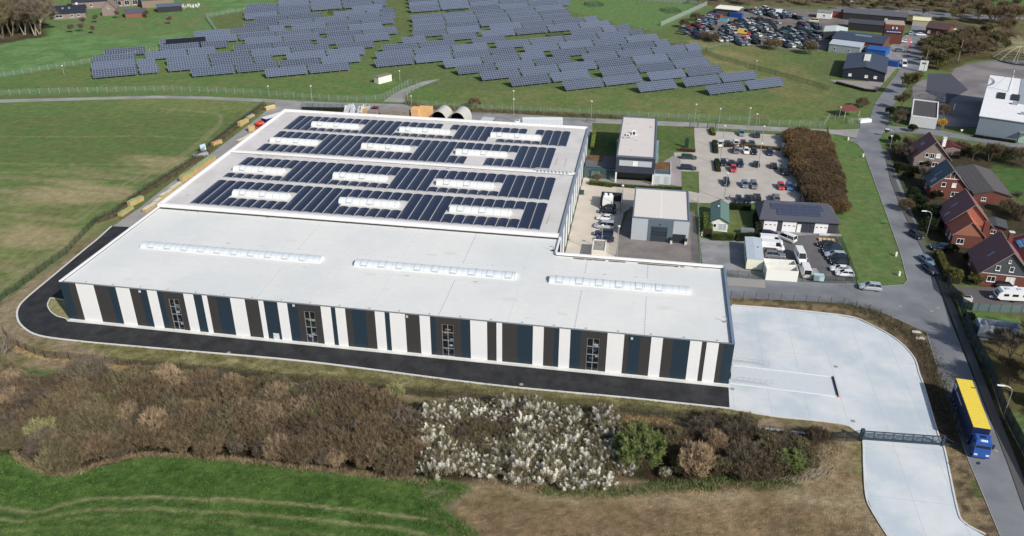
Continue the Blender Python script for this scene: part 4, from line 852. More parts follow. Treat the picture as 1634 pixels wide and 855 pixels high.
# lattice wheel mast on the white hall: tube mast with radial ring structure
ms = thing('rooftop_mast', 'tall pole with spoked ring frame standing on the white hall roof', 'mast', (*G(1608, 146, 8.6), 8.6))
P0 = Vector((0, 0, 0)); 
mt = Vector((0.6, 1.0, 13.5))
b_ = MB(); b_.tube((0, 0, -.1), mt, .16, .1, 6); b_.build('mast', M_GALV, ms)
for ang in (150, 260): MB().tube(mt*.55, (5*math.cos(R_(ang)), 5*math.sin(R_(ang)), .1), .05, n=4).build('stay', M_GALV, ms)
rg_ = MB(); cen = Vector((1.5, 3, 10.5)); rad = 8.2
for rr_, zz, th in ((rad, 0, .16), (rad*.86, -.5, .12), (rad*.5, -1.0, .1)):
    pts = [cen+Vector((math.cos(a*math.pi/14)*rr_, math.sin(a*math.pi/14)*rr_, zz)) for a in range(29)]
    rg_.path(pts, th, 4)
for a in range(28):
    c_, s_ = math.cos(a*math.pi/14), math.sin(a*math.pi/14); c2, s2 = math.cos((a+1)*math.pi/14), math.sin((a+1)*math.pi/14)
    rg_.tube(cen+Vector((c_*rad, s_*rad, 0)), cen+Vector((c2*rad*.86, s2*rad*.86, -.5)), .06, n=3)
    if a % 2 == 0: rg_.tube(cen+Vector((c_*rad*.86, s_*rad*.86, -.5)), cen+Vector((c_*1, s_*1, -1.6)), .07, n=3)
rg_.build('ring_frame', M_DARKM, ms)
sp_ = MB()
for a in range(0, 12): 
    sp_.path([cen+Vector((math.cos(a*math.pi/6)*rad*t_, math.sin(a*math.pi/6)*rad*t_, 4.2*(1-t_*t_))) for t_ in (0, .3, .6, .85, 1)], .05, 3)
sp_.build('spoke', mat('pale_yellow_steel', s(190, 186, 150), .5), ms)

# ------------------------------------------------------------------ north-east cluster
ds = gable('workshop_hall', 'dark blue-black gabled workshop beside the scrapyard with pale ridge skylight', 'workshop', 196.9, 227.2, 15.5, 26, 3.6, 5.2, 'y', mat('black_blue_wall', s(40, 46, 58), .6), lined('slate_metal', s(62, 72, 90), s(54, 64, 80), 1, .6, .08, .5), R_(-14), eave=.3, flat=True, wins=[('S', 2.2, 1.2, 1.2, 1.0, M_SHUT), ('S', 8.2, 1.2, 1.2, 1.0, M_SHUT), ('S', 11.5, 1.2, 1.2, 1.0, M_SHUT), ('E', 4, 1, 2, 1)])
MB().box(-1.2, 1.2, -3, 8, 5.25, 5.6, 0).build('ridge_skylight', mat('dull_white', s(205, 210, 200), .5), ds)
bk = gable('workshop_hall', 'long brick workshop with slate roof and white ridge light behind the dark hall', 'workshop', 203.5, 272.5, 21.5, 17, 4.2, 5.2, 'x', M_BRICK, MATS['slate_metal'], R_(-22), eave=.3, flat=True, skyl=[(-1, .4, -2.5, 7, 1.6)], wins=[('S', 10, .8, 1.5, 1.6), ('S', 14, .8, 1.5, 1.6), ('S', 3, .8, 1.5, 1.6)])
tw = thing('brick_tower', 'square brick tower block with a dark blue sign band', 'building', (*zR1(480, 380), 0), R_(-10))
MB().box(-4, 4, 0, 9, 0, 8.5, 0).build('wall', M_BRICK, tw); MB().box(-4.1, 4.1, -.1, 9.1, 8.5, 8.8).build('roof', mat('tower_roof', s(170, 150, 140), .9), tw)
MB().box(-3.6, 3.6, -.15, 0, 4.6, 6.2).build('sign', mat('navy_sign', s(40, 52, 92), .5), tw)
lt = MB(); lt.box(-1.0, -.4, -.17, -.15, 6.6, 7.6); lt.box(.6, 1.2, -.17, -.15, 6.6, 7.6)
for k in range(9): lt.box(-3+k*.7, -2.6+k*.7, -.18, -.16, 5.2, 5.6)
lt.build('sign_letter', W_WHITE, tw)
gable('storage_shed', 'pale grey lean shed with ribbed roof left of the brick workshop', 'shed', *zR1(90, 440), 13, 12, 3.4, 4, 'x', mat('shed_grey', s(150, 156, 160), .7), lined('pale_ribbed', s(176, 186, 196), s(160, 170, 180), 0, .5, .08, .5), R_(-22), eave=.2, flat=True, wins=[('S', 2, 1, 1, 1), ('S', 8, 1, 1, 1)])
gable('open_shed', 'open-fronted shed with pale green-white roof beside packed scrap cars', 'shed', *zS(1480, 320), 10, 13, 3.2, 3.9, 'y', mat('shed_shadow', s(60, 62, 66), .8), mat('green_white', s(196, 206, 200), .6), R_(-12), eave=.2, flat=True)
gable('long_shed', 'long dark shed with low roof under the trees at the top edge', 'shed', *zR1(330, 170), 30, 12, 3.4, 4.6, 'x', mat('shed_dark', s(52, 50, 54), .8), mat('dark_sheet', s(92, 92, 98), .7, .1), R_(-14), eave=.2, flat=True, wins=[('S', 20, .8, 1.4, 1.4, M_SHUT)])
gable('shed_row', 'black flat-roofed shed behind the slate workshop roof', 'shed', *zR1(330, 260), 24, 10, 3.4, 4.0, 'x', MATS['shed_dark'], mat('dark_sheet2', s(70, 72, 80), .7, .1), R_(-14), eave=.2, flat=True)
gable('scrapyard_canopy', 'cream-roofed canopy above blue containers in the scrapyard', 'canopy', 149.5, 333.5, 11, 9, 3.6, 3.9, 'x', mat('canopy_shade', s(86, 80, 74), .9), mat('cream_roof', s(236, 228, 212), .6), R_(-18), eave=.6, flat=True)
gable('brick_cottage', 'small brown-roofed brick house among trees at the road end', 'house', *zR1(890, 300), 10, 8, 3.4, 5.6, 'x', M_BRICK, mat('brown_sheet', s(84, 66, 64), .8), R_(-32), eave=.3, flat=True, wins=[('S', 1, .8, 1.2, 1.4, M_SHUT), ('S', 5, .8, 1.2, 1.4)])
gable('yard_office', 'small white office with grey roof beside red-brown sheds in the scrapyard', 'shed', *zS(1390, 150), 7, 7, 3, 3.4, 'x', mat('off_white', s(224, 224, 220), .7), mat('dull_roof', s(130, 134, 130), .8), R_(-15), eave=.2, flat=True, wins=[('S', 3, 1, 1.2, 1.0)])
gable('brown_shed', 'red-brown corrugated shed right of the white yard office', 'shed', *zS(1540, 145), 12, 6, 3, 3.3, 'x', mat('rust_wall', s(112, 62, 58), .8), mat('dull_roof2', s(118, 112, 112), .8), R_(-15), eave=.2, flat=True)
gable('glasshouse', 'pale yellow-roofed open pavilion near the crossing road', 'pavilion', *zR1(735, 210), 8, 9, 2.6, 3.2, 'x', mat('pale_wall', s(170, 164, 148), .8), mat('yellowish', s(222, 214, 160), .6), R_(-14), eave=.2, flat=True)
cp_ = thing('carport', 'red-roofed open carport beside the green fence at the street junction', 'carport', (*zR2(100, 240), 0), R_(25))
MB().hull8([(-3, -2.4, 2.3), (3, -2.4, 2.3), (3, 2.4, 2.9), (-3, 2.4, 2.9)], [(-3, -2.4, 2.4), (3, -2.4, 2.4), (3, 2.4, 3.0), (-3, 2.4, 3.0)]).build('roof', mat('carport_red', s(122, 66, 58), .7, .15), cp_)
for x in (-2.8, 2.8):
    for y in (-2.2, 2.2): MB().box(x-.07, x+.07, y-.07, y+.07, 0, 2.4).build('post', M_WOOD, cp_)
for (q, l, sz) in [(zR1(360, 470), 'bright blue tarpaulin shelter beside the dark workshop, farther of two', (8, 9, 3)), ]:
    gable('tarpaulin_shelter', l, 'shelter', *q, sz[0], sz[1], 2.6, 3.2, 'x', mat('blue_tarp', s(36, 92, 168), .5, .1), MATS['blue_tarp'], R_(-25), eave=.1, flat=True)

# ------------------------------------------------------------------ farm at the top left
gable('farmhouse', 'low farmhouse wing with dark slate roof, leftmost of the farm', 'house', *zF(215, 175), 15, 11, 2.9, 5.6, 'x', M_BRICKP, M_TILE_D, R_(31), [('S', 1.2, .9, 3.2, 1.4), ('S', 8, .9, 1.4, 1.4), ('S', 11, .9, 1.4, 1.4)], skyl=[(-1, 1.5, -3, .9, 1.2), (-1, 1.5, 0, .9, 1.2)], eave=.4, flat=True, chim=(4, .5, M_FRAME))
gable('farmhouse', 'tall farmhouse with long slate roof and white window fronts at the top edge', 'house', *zF(660, 55), 38, 12, 4.0, 9.5, 'x', M_BRICKP, M_TILE_D, R_(31), [('S', 3, 1, 1.4, 1.6), ('S', 8, 1, 1.4, 1.6), ('S', 20, .8, 3.4, 2.4), ('S', 25, .8, 2.4, 2.4), ('S', 29, .8, 2.4, 2.4)], skyl=[(-1, 2.4, -13, 1.2, 1.6), (-1, 2.8, -7, 3.0, 1.4)], eave=.4, flat=True)
gable('farm_barn', 'old brick barn with worn brown gable roof in the middle of the farm', 'barn', *zF(640, 140), 7, 11, 3.2, 7.0, 'y', M_BRICKP, mat('worn_tiles', s(128, 112, 104), .9, .15, 3), R_(25), eave=.2, flat=True, wins=[('S', 3, 3.4, .9, .9)])
gable('farm_shed', 'small slate-roofed shed with reddish wall in the farm yard', 'shed', *zF(900, 165), 10, 8, 2.4, 3.6, 'x', mat('reddish_wall', s(130, 84, 74), .9), MATS['metal_tiles'], R_(31), eave=.3, flat=True)
gable('farm_shed', 'large open farm shed with blue-grey roof and wooden gable', 'shed', *zF(1130, 55), 16, 12, 4.2, 6.6, 'x', mat('weathered_wood', s(134, 118, 100), .9, .15), lined('bluegrey_sheet', s(84, 100, 116), s(74, 90, 106), 0, .5, .08, .6), R_(31), eave=.4, flat=True)
gable('farm_shed', 'low slate-blue shed with black side beside stacked white planks', 'shed', *zF(1250, 110), 12, 7, 2.8, 3.6, 'x', MATS['shed_dark'], MATS['bluegrey_sheet'], R_(31), eave=.3, flat=True)
st = MB(); rr = random.Random(3)
for k in range(26): st.box(rr.uniform(-6, 6), rr.uniform(-6, 6)+.6, rr.uniform(-3, 3), rr.uniform(-3, 3)+1.2, 0, rr.uniform(.6, 1.4)) if False else (lambda x, y, h: st.box(x, x+.5, y, y+1.4, 0, h))(rr.uniform(-6, 6), rr.uniform(-3, 3), rr.uniform(.6, 1.5))
tag(st.build('stacked_material', mat('grey_white', s(190, 190, 186), .8), None, zF(1440, 75), R_(31)), 'pale heap of stacked slabs at the right end of the farm', 'stack')
# ------------------------------------------------------------------ vehicles
CARC = {'black': (22, 23, 26), 'navy': (30, 40, 62), 'silver': (168, 176, 184), 'grey': (108, 114, 120), 'white': (238, 240, 242), 'red': (190, 34, 40), 'blue': (50, 96, 160), 'maroon': (88, 34, 38), 'teal': (70, 100, 108), 'green': (30, 52, 46), 'yellow': (232, 188, 30), 'steel blue': (104, 128, 150), 'cream': (220, 208, 150)}
def paint(c): return mat('paint_'+c.replace(' ', '_'), s(*CARC[c]), 0.25, 0.04, 1.5, spec=.6, coat=.6, metal=.0)
M_CGL = mat('car_glass', (0.015, 0.02, 0.026), .06, .1, spec=.7)
M_LAMP = mat('headlamp', s(225, 228, 230), .2, .03); M_TAIL = mat('tail_lamp', s(150, 24, 24), .3)
M_TYRE = mat('tyre', (.018, .018, .018), .85); M_RIM = mat('rim', s(150, 154, 158), .4, .05, metal=.5)
KIND = { # length, width, height, belt, greenhouse x (rear bottom, rear roof, front roof, front bottom) as fraction from rear, hood height
 'hatchback': (4.0, 1.75, 1.48, .95, .03, .14, .55, .76, .80), 'sedan': (4.6, 1.8, 1.43, .95, .13, .28, .56, .74, .78), 'estate': (4.75, 1.82, 1.48, .96, .02, .10, .57, .74, .80),
 'suv': (4.65, 1.9, 1.7, 1.08, .02, .10, .56, .73, .95), 'minivan': (4.9, 1.92, 1.9, 1.05, .01, .05, .66, .85, .95), 'van': (5.4, 2.0, 2.35, 1.25, .0, .01, .74, .88, 1.05), 'pickup': (5.0, 1.85, 1.75, 1.05, .40, .44, .62, .76, .98)}
def car_meshes(kind):
    L, Wd, H, bt, a, b_, c, d, hd = KIND[kind]; hw = Wd/2
    X_ = lambda t: -L/2+L*t
    def sec(x, zb, zt, w_): return [(x, y*w_, z) for y, z in ((-.86, zb), (-1, zb+.2*(zt-zb)), (-1, zb+.72*(zt-zb)), (-.86, zt), (.86, zt), (1, zb+.72*(zt-zb)), (1, zb+.2*(zt-zb)), (.86, zb))]
    body = MB()
    rear = bt if a < .05 or kind == 'pickup' else bt-.02
    body.loft([sec(X_(0), .38, rear-.12, hw*.88), sec(X_(.03), .26, rear, hw*.96), sec(X_(.18), .22, bt, hw), sec(X_(.5), .2, bt, hw), sec(X_(d-.02), .22, bt, hw), sec(X_(d+.03), .22, hd+.08, hw*.99), sec(X_(.93), .26, hd-.04, hw*.94), sec(X_(1), .34, hd-.24, hw*.78)])
    gb_, gt = hw*.86, hw*(.66 if kind not in ('van', 'minivan') else .78)
    # roof skin and pillars
    rz = H
    body.hull8([(X_(b_)-.02, -gt-.02, rz-.05), (X_(c)+.03, -gt-.02, rz-.06), (X_(c)+.03, gt+.02, rz-.06), (X_(b_)-.02, gt+.02, rz-.05)], [(X_(b_)+.06, -gt+.08, rz), (X_(c)-.08, -gt+.08, rz-.01), (X_(c)-.08, gt-.08, rz-.01), (X_(b_)+.06, gt-.08, rz)])
    for sg in (-1, 1):
        body.tube((X_(d), sg*gb_, bt-.02), (X_(c), sg*gt, rz-.03), .045, n=4)
        body.tube((X_(a), sg*gb_, bt-.02), (X_(b_), sg*gt, rz-.03), .07, n=4)
        m_ = (b_+c)/2+.02; body.tube((X_(m_), sg*(gb_+.01), bt-.02), (X_(m_), sg*(gt+.02), rz-.03), .045, n=4)
        body.box(X_(d)-.18, X_(d)-.02, sg*hw-.02 if sg > 0 else -hw-.16, sg*hw+.16 if sg > 0 else -hw+.02, bt-.02, bt+.14)
    if kind == 'van':
        body.hull8([(X_(0)+.02, -gb_-.04, bt-.05), (X_(.6), -gb_-.04, bt-.05), (X_(.6), gb_+.04, bt-.05), (X_(0)+.02, gb_+.04, bt-.05)], [(X_(0)+.06, -gt-.03, rz), (X_(.6), -gt-.03, rz), (X_(.6), gt+.03, rz), (X_(0)+.06, gt+.03, rz)])
    glass = MB().hull8([(X_(a), -gb_, bt-.03), (X_(d), -gb_, bt-.03), (X_(d), gb_, bt-.03), (X_(a), gb_, bt-.03)], [(X_(b_), -gt, rz-.045), (X_(c), -gt, rz-.045), (X_(c), gt, rz-.045), (X_(b_), gt, rz-.045)])
    if kind == 'pickup': body.box(X_(.02), X_(.36), -hw*.8, hw*.8, bt, bt+.02)
    hl = MB().box(X_(.955), X_(.985)+.03, .42*hw, .8*hw, hd-.3, hd-.16); tl = MB().box(X_(0)-.015, X_(.02), .55*hw, .9*hw, rear-.3, rear-.12)
    hl2 = MB(); hl2.v = [(x, -y, z) for x, y, z in hl.v]; hl2.f = [f[::-1] for f in hl.f]; hl2.m = hl.m[:]
    tl2 = MB(); tl2.v = [(x, -y, z) for x, y, z in tl.v]; tl2.f = [f[::-1] for f in tl.f]; tl2.m = tl.m[:]
    wr = .33 if H < 1.6 else .37
    wh_ = MB().tube((0, -.11, 0), (0, .11, 0), wr, wr, 14).tube((0, -.12, 0), (0, .12, 0), wr*.62, wr*.62, 10, 1)
    return dict(body=body, glass=glass, hl=(hl, hl2), tl=(tl, tl2), wheel=wh_, wr=wr, L=L, hw=hw)
CM = {}
def car_proto(kind, colour):
    key = (kind, colour)
    if key in CM: return CM[key]
    if ('m', kind) not in CM: CM[('m', kind)] = car_meshes(kind); CM[('g', kind)] = None
    c = CM[('m', kind)]
    t = link({'van': 'panel_van', 'pickup': 'pickup_truck'}.get(kind, 'parked_car'), None); t['category'] = 'van' if kind in ('van',) else ('pickup truck' if kind == 'pickup' else 'car'); t['label'] = 'x'
    link('body', c['body'].mesh('body', paint(colour)), t)
    if CM[('g', kind)] is None:
        CM[('g', kind)] = (c['glass'].mesh('windows', M_CGL), [h.mesh('headlight', M_LAMP) for h in c['hl']], [h.mesh('tail_light', M_TAIL) for h in c['tl']], c['wheel'].mesh('wheel', [M_TYRE, M_RIM]))
    g_ = CM[('g', kind)]
    link('windows', g_[0], t)
    for h in g_[1]: link('headlight', h, t)
    for h in g_[2]: link('tail_light', h, t)
    for x in (-c['L']*.3, c['L']*.31):
        for y in (-1, 1): link('wheel', g_[3], t, (x, y*(c['hw']-.13), c['wr']))
    CM[key] = Proto(t); return CM[key]
def car(kind, colour, q, ang, label, group=None, z=.045):
    return car_proto(kind, colour).put((q[0], q[1], z), R_(ang), label, group)
N_, S_, E_, W_ = 90, -90, 0, 180
CP = 'cars in the beige car park'
for (q, kd, c, a, l) in [((560, 138), 'hatchback', 'steel blue', S_, 'silver-blue car alone in the top row, left of the dark one'), ((692, 150), 'suv', 'navy', N_, 'dark blue suv in the top row of the car park'),
    ((375, 232), 'hatchback', 'white', S_, 'white car at the left end of the hedge-side row'), ((438, 226), 'estate', 'black', N_, 'black car second from left along the low hedge'), ((513, 226), 'hatchback', 'white', S_, 'white car third from left along the low hedge'), ((575, 228), 'hatchback', 'maroon', S_, 'maroon car on the far side of the low hedge'), ((652, 228), 'sedan', 'teal', S_, 'grey-green car right of the maroon car'), ((937, 250), 'hatchback', 'silver', N_, 'silver car at the right end beside the brown hedge bank'),
    ((512, 285), 'suv', 'grey', N_, 'grey suv on the near side of the low hedge'), ((600, 292), 'hatchback', 'white', S_, 'white hatchback between grey and black cars near the low hedge'), ((668, 298), 'hatchback', 'black', S_, 'black hatchback right of the white one near the low hedge'), ((808, 302), 'estate', 'navy', S_, 'navy estate standing alone right of the black hatchback'), ((947, 312), 'suv', 'black', S_, 'black suv against the brown hedge bank'),
    ((403, 395), 'hatchback', 'navy', S_, 'navy car at the left end of the middle row'), ((473, 395), 'hatchback', 'black', N_, 'dark car behind the small red car'), ((550, 402), 'estate', 'navy', S_, 'navy estate third from left in the middle row'), ((488, 447), 'hatchback', 'red', S_, 'small red car in the middle of the car park'), ((690, 405), 'hatchback', 'black', N_, 'dark car beside the lamp post in the middle row'), ((840, 420), 'hatchback', 'black', N_, 'dark hatchback left of the black minivan'), ((930, 470), 'minivan', 'black', S_, 'large black minivan at the right of the middle row'),
    ((430, 565), 'estate', 'navy', S_, 'dark estate car at the left end of the fourth row'), ((588, 583), 'hatchback', 'steel blue', S_, 'blue-grey hatchback in the fourth row'), ((668, 588), 'estate', 'grey', S_, 'grey estate right of the blue-grey hatchback'), ((903, 600), 'hatchback', 'red', S_, 'bright red hatchback next to the blue one'), ((973, 603), 'hatchback', 'blue', S_, 'bright blue hatchback between red and navy cars'), ((1057, 608), 'sedan', 'navy', S_, 'navy sedan right of the bright blue hatchback'),
    ((535, 718), 'hatchback', 'navy', S_, 'navy hatchback leftmost of the front row'), ((612, 718), 'hatchback', 'black', S_, 'black hatchback second from left in the front row'), ((697, 695), 'estate', 'black', N_, 'black estate just behind the garage roof corner'), ((858, 702), 'suv', 'grey', N_, 'grey suv half hidden behind the garage roof'), ((1105, 722), 'estate', 'black', N_, 'black estate behind the right end of the garage roof'),
    ((105, 345), 'estate', 'green', E_, 'dark green estate parked sideways at the office, farther one'), ((100, 438), 'estate', 'navy', E_, 'navy estate parked sideways at the office, nearer one')]:
    car(kd, c, zP2(*q), a, l, CP)
SY = 'cars in the staff yard beside the factory'
for (q, kd, c, l) in [((600, 235), 'hatchback', 'black', 'black car nearest the white tanks in the staff yard'), ((592, 272), 'sedan', 'black', 'black sedan right behind the white car in the staff yard'), ((578, 330), 'sedan', 'white', 'white sedan between black sedan and silver minivan'), ((568, 400), 'minivan', 'silver', 'silver minivan in the staff yard'), ((562, 468), 'suv', 'navy', 'navy suv in front of the silver minivan'), ((568, 515), 'sedan', 'navy', 'navy sedan beside the flat-roofed kiosk')]:
    car(kd, c, zO2(*q), W_, l, SY)
CY = 'vehicles in the container yard'
for (q, kd, c, a, l) in [((1300, 235), 'sedan', 'black', W_, 'black sedan at the back end of the right yard row'), ((1350, 268), 'hatchback', 'green', W_, 'dark green hatchback second in the right yard row'), ((1350, 295), 'suv', 'navy', W_, 'navy suv third in the right yard row'), ((1372, 325), 'estate', 'silver', W_, 'silver estate among dark cars in the right yard row'), ((1395, 358), 'estate', 'black', W_, 'black estate in front of the silver estate'), ((1410, 392), 'hatchback', 'black', W_, 'black hatchback behind the two white cars'), ((1420, 450), 'sedan', 'white', W_, 'white sedan next to last in the right yard row'), ((1455, 490), 'hatchback', 'white', W_, 'white hatchback nearest the side road in the yard row'),
    ((800, 152), 'suv', 'navy', E_, 'navy suv behind the white vans'), ((815, 215), 'van', 'white', E_, 'farther of two white vans beside the long container'), ((828, 262), 'van', 'white', E_, 'nearer of two white vans beside the long container'), ((830, 305), 'estate', 'black', E_, 'black estate in front of the white vans'), ((850, 332), 'suv', 'grey', E_, 'grey suv just behind the open white containers'), ((950, 180), 'minivan', 'white', 140, 'white minivan parked askew before the white garage doors'), ((1068, 350), 'van', 'white', -86, 'white van facing the camera right of the open containers'), ((1110, 475), 'van', 'white', 92, 'white van seen from behind at the yard fence')]:
    car(kd, c, zP1(*q), a, l, CY)
car('suv', 'silver', zR4(292, 118), 178, 'silver suv parked alone on the side road at the lawn corner')
car('hatchback', 'black', zR3(690, 480), -68, 'black car driving on the street beside the lawn')
car('sedan', 'steel blue', zR3(785, 700), -73, 'silver-blue car parked at the street, in front of the houses')
car('sedan', 'navy', zR3(808, 775), -73, 'navy car behind the motorcycle at the street edge')
car('suv', 'navy', zR3(905, 592), 175, 'dark blue car in the shaded driveway of the brick house')
car('suv', 'black', zR4(1465, 100), 0, 'black car behind the white caravan')
car('van', 'white', zR1(588, 575), -98, 'white van on the road beside the blue containers', z=.05)
car('sedan', 'white', zR1(612, 372), -10, 'white car in front of the brick tower')
car('hatchback', 'silver', zR1(642, 298), 80, 'silver car near the hedge behind the brick tower')
car('sedan', 'white', zR1(735, 310), 0, 'white car at the roadside near the brown-roofed house')
car('sedan', 'white', zR1(1010, 262), -10, 'white car under trees beside the brown-roofed house')
car('suv', 'black', zR1(1180, 268), 0, 'dark car among the trees at the upper right')
car('sedan', 'silver', zR1(1110, 372), -20, 'silver car half hidden in the olive bushes')
car('hatchback', 'teal', zR1(552, 450), 0, 'grey-green car beside the pink banner')
# motorcycles
mcl = thing('motorcycle', 'motorcycle parked behind the navy car at the street', 'motorcycle', (*zR3(825, 812), .05), R_(-70))
for x in (-.7, .7): MB().tube((x, -.06, .31), (x, .06, .31), .31, n=12).build('wheel', M_TYRE, mcl)
MB().hull8([(-.6, -.12, .5), (.4, -.12, .5), (.4, .12, .5), (-.6, .12, .5)], [(-.75, -.1, .85), (.2, -.16, .95), (.2, .16, .95), (-.75, .1, .85)]).build('body', mat('maroon_dark', s(90, 70, 80), .4), mcl)
MB().tube((.7, 0, .31), (.4, 0, 1.0), .05).tube((.4, -.35, 1.02), (.4, .35, 1.02), .03).build('fork', M_GALV, mcl)
Proto(mcl).used = True
m2 = dup(mcl, (*zP2(455, 695), .05), R_(80), 'motorcycle standing beside the lamp post in the car park')

# lorries
def lorry(label, q0, ang, cabc, sidec, roofc, L=13.6, ribs=True, cab=True, marks=False, z0=1.05):
    t = thing('articulated_lorry', label, 'lorry', (*q0, .04), ang)
    top = 4.0; hw = 1.27
    bx = MB().box(-L/2, L/2, -hw, hw, z0, top-.04, 0)
    for k in range(1, 16): 
        x = -L/2+L*k/16
        bx.box(x-.015, x+.015, -hw-.012, hw+.012, z0+.02, top-.1, 1)
    bx.box(-L/2, L/2, -hw-.02, hw+.02, z0-.12, z0, 1)
    bx.build('trailer_box', [sidec, M_DARKM], t)
    rf = MB().box(-L/2-.03, L/2+.03, -hw-.03, hw+.03, top-.04, top, 0)
    if ribs:
        for k in range(1, 27):
            x = -L/2+L*k/27; rf.box(x-.05, x+.05, -hw, hw, top, top+.03, 1)
    rf.build('trailer_roof', [roofc, mat('rib_'+roofc.name, tuple(v*.86 for v in roofc.node_tree.nodes['Vector Math'].inputs[0].default_value[:3]) if 'Vector Math' in roofc.node_tree.nodes else (.5, .4, 0), .5)], t)
    ch = MB().box(-L/2, L/2+1.0, -.45, .45, .75, z0-.12).box(-L/2-.05, -L/2, -1.1, 1.1, .5, .75).box(-1, 2.5, -1.2, 1.2, .45, .9); ch.build('chassis', M_DARKM, t)
    if marks:
        mk = MB()
        for (x0, x1, za, zb_) in ((-6.3, -5.9, 2.9, 3.5), (-5.7, -5.2, 2.9, 3.5), (-6.3, -5.2, 2.45, 2.65), (-4.6, -.6, 2.6, 2.78)): mk.box(x0, x1, -hw-.03, -hw-.014, za, zb_)
        mk.build('side_lettering', W_WHITE, t)
    wm = MB().tube((0, -.16, 0), (0, .16, 0), .5, n=14).tube((0, -.17, 0), (0, .17, 0), .3, n=10, mi=1).mesh('wheel', [M_TYRE, M_RIM])
    for x in (-L/2+1.4, -L/2+2.7, -L/2+4.0):
        for y in (-1, 1): link('wheel', wm, t, (x, y*1.05, .52))
    if cab:
        c0 = L/2+.75
        cb = MB().hull8([(c0, -1.22, .75), (c0+2.2, -1.22, .55), (c0+2.2, 1.22, .55), (c0, 1.22, .75)], [(c0, -1.2, 3.15), (c0+1.85, -1.18, 3.0), (c0+1.85, 1.18, 3.0), (c0, 1.2, 3.15)])
        cb.hull8([(c0, -1.15, 3.1), (c0+1.8, -1.1, 3.0), (c0+1.8, 1.1, 3.0), (c0, 1.15, 3.1)], [(c0+.1, -1.05, 3.4), (c0+1.3, -.95, 3.25), (c0+1.3, .95, 3.25), (c0+.1, 1.05, 3.4)])
        for y in (-1, 1): cb.box(c0+.05, c0+.25, y*1.2-.05, y*1.2+.05, 1.2, 3.3)
        cb.build('cab', cabc, t)
        xf = lambda z_: c0+2.2-.45*(z_-.55)/2.75
        MB().hull8([(xf(2.0)+.02, -1.08, 2.0), (xf(2.0)+.04, -1.08, 2.0), (xf(2.0)+.04, 1.08, 2.0), (xf(2.0)+.02, 1.08, 2.0)], [(xf(2.9)+.02, -1.0, 2.9), (xf(2.9)+.04, -1.0, 2.9), (xf(2.9)+.04, 1.0, 2.9), (xf(2.9)+.02, 1.0, 2.9)]).box(c0+.75, c0+1.55, -1.245, -1.2, 2.0, 2.8).box(c0+.75, c0+1.55, 1.2, 1.245, 2.0, 2.8).box(c0+.5, c0+.95, -.4, .4, 3.3, 3.42).build('windscreen', M_CGL, t)
        MB().box(c0+2.05, c0+2.24, -1.1, -.6, .75, 1.0).build('headlight', M_LAMP, t); MB().box(c0+2.05, c0+2.24, .6, 1.1, .75, 1.0).build('headlight', M_LAMP, t)
        MB().box(c0+1.9, c0+2.26, -1.25, 1.25, .35, .6).build('bumper', cabc, t)
        for y in (-1, 1): MB().box(c0+1.7, c0+1.9, y*1.42-.13, y*1.42+.13, 2.1, 2.9).build('mirror', M_DARKM, t)
        if marks:
            lg = MB(); zz = 3.46
            for (a, b_) in ((-.5, -.42), (-.3, -.1), (.0, .2), (.3, .5)): lg.hull8([(c0+1.4, a, 3.1), (c0+1.66, a, 3.05), (c0+1.66, b_, 3.05), (c0+1.4, b_, 3.1)], [(c0+1.4, a, 3.3), (c0+1.66, a, 3.1), (c0+1.66, b_, 3.1), (c0+1.4, b_, 3.3)])
            lg.build('cab_lettering', W_WHITE, t)
        for x in (c0+1.2, c0-1.6):
            for y in (-1, 1): link('wheel', wm, t, (x, y*1.05, .52))
    return t
M_YEL = mat('yellow_tarp', s(250, 204, 8), .5, .04, 1); M_BLU = mat('lorry_blue', s(34, 84, 166), .3, .05, spec=.5); M_BTP = mat('blue_curtain', s(24, 42, 86), .5, .08, 1.5)
lorry('blue articulated lorry with bright yellow roof parked in the street', (168.66, -3.8), R_(-94.9), M_BLU, M_BTP, M_YEL, marks=True)
ql = zN0(235, 275); lorry('orange-cabbed lorry with white-topped blue trailer at the far lane end', (-8.2, 120.5), R_(-118), mat('orange_cab', s(236, 78, 38), .35), M_BTP, W_WHITE, 9)
lorry('white articulated lorry parked behind the rear hall', (78.2, 132.6), R_(160+30), W_WHITE, mat('pale_curtain', s(208, 216, 222), .5), W_WHITE, 13.0, ribs=False)
# caravan
cv = thing('caravan', 'white touring caravan parked below the grey-gabled house', 'caravan', (*zR4(1480, 190), .05), R_(183))
cv.location = (190.3, 41.2, .05)
MB().loft([[(-3.4, y, .55), (2.4, y, .55), (3.2, y, 1.0), (3.0, y, 2.0), (2.3, y, 2.6), (-3.0, y, 2.65), (-3.4, y, 2.2)] for y in (-1.15, 1.15)]).build('body', W_WHITE, cv)
for k, (a, b2_) in enumerate(((-2.7, -1.8), (-.9, .3), (1.0, 2.0))): 
    MB().box(a, b2_, 1.15, 1.18, 1.45, 2.0).build('window', M_CGL, cv)
MB().hull8([(3.13, -.8, 1.45), (3.16, -.8, 1.45), (3.16, .8, 1.45), (3.13, .8, 1.45)], [(2.72, -.8, 2.2), (2.9, -.8, 2.25), (2.9, .8, 2.25), (2.72, .8, 2.2)]).build('window', M_CGL, cv)
for x in (-1.6, .8): MB().box(x, x+.8, -.4, .4, 2.64, 2.75).build('roof_hatch', M_SKYR, cv)
MB().tube((3.0, -.5, .5), (4.4, 0, .5), .05).tube((3.0, .5, .5), (4.4, 0, .5), .05).box(3.6, 4.2, -.25, .25, .5, .75).build('drawbar', W_WHITE, cv)
for y in (-1, 1): MB().tube((-.3, y*1.0-.1, .32), (-.3, y*1.0+.1, .32), .32, n=12).build('wheel', M_TYRE, cv)

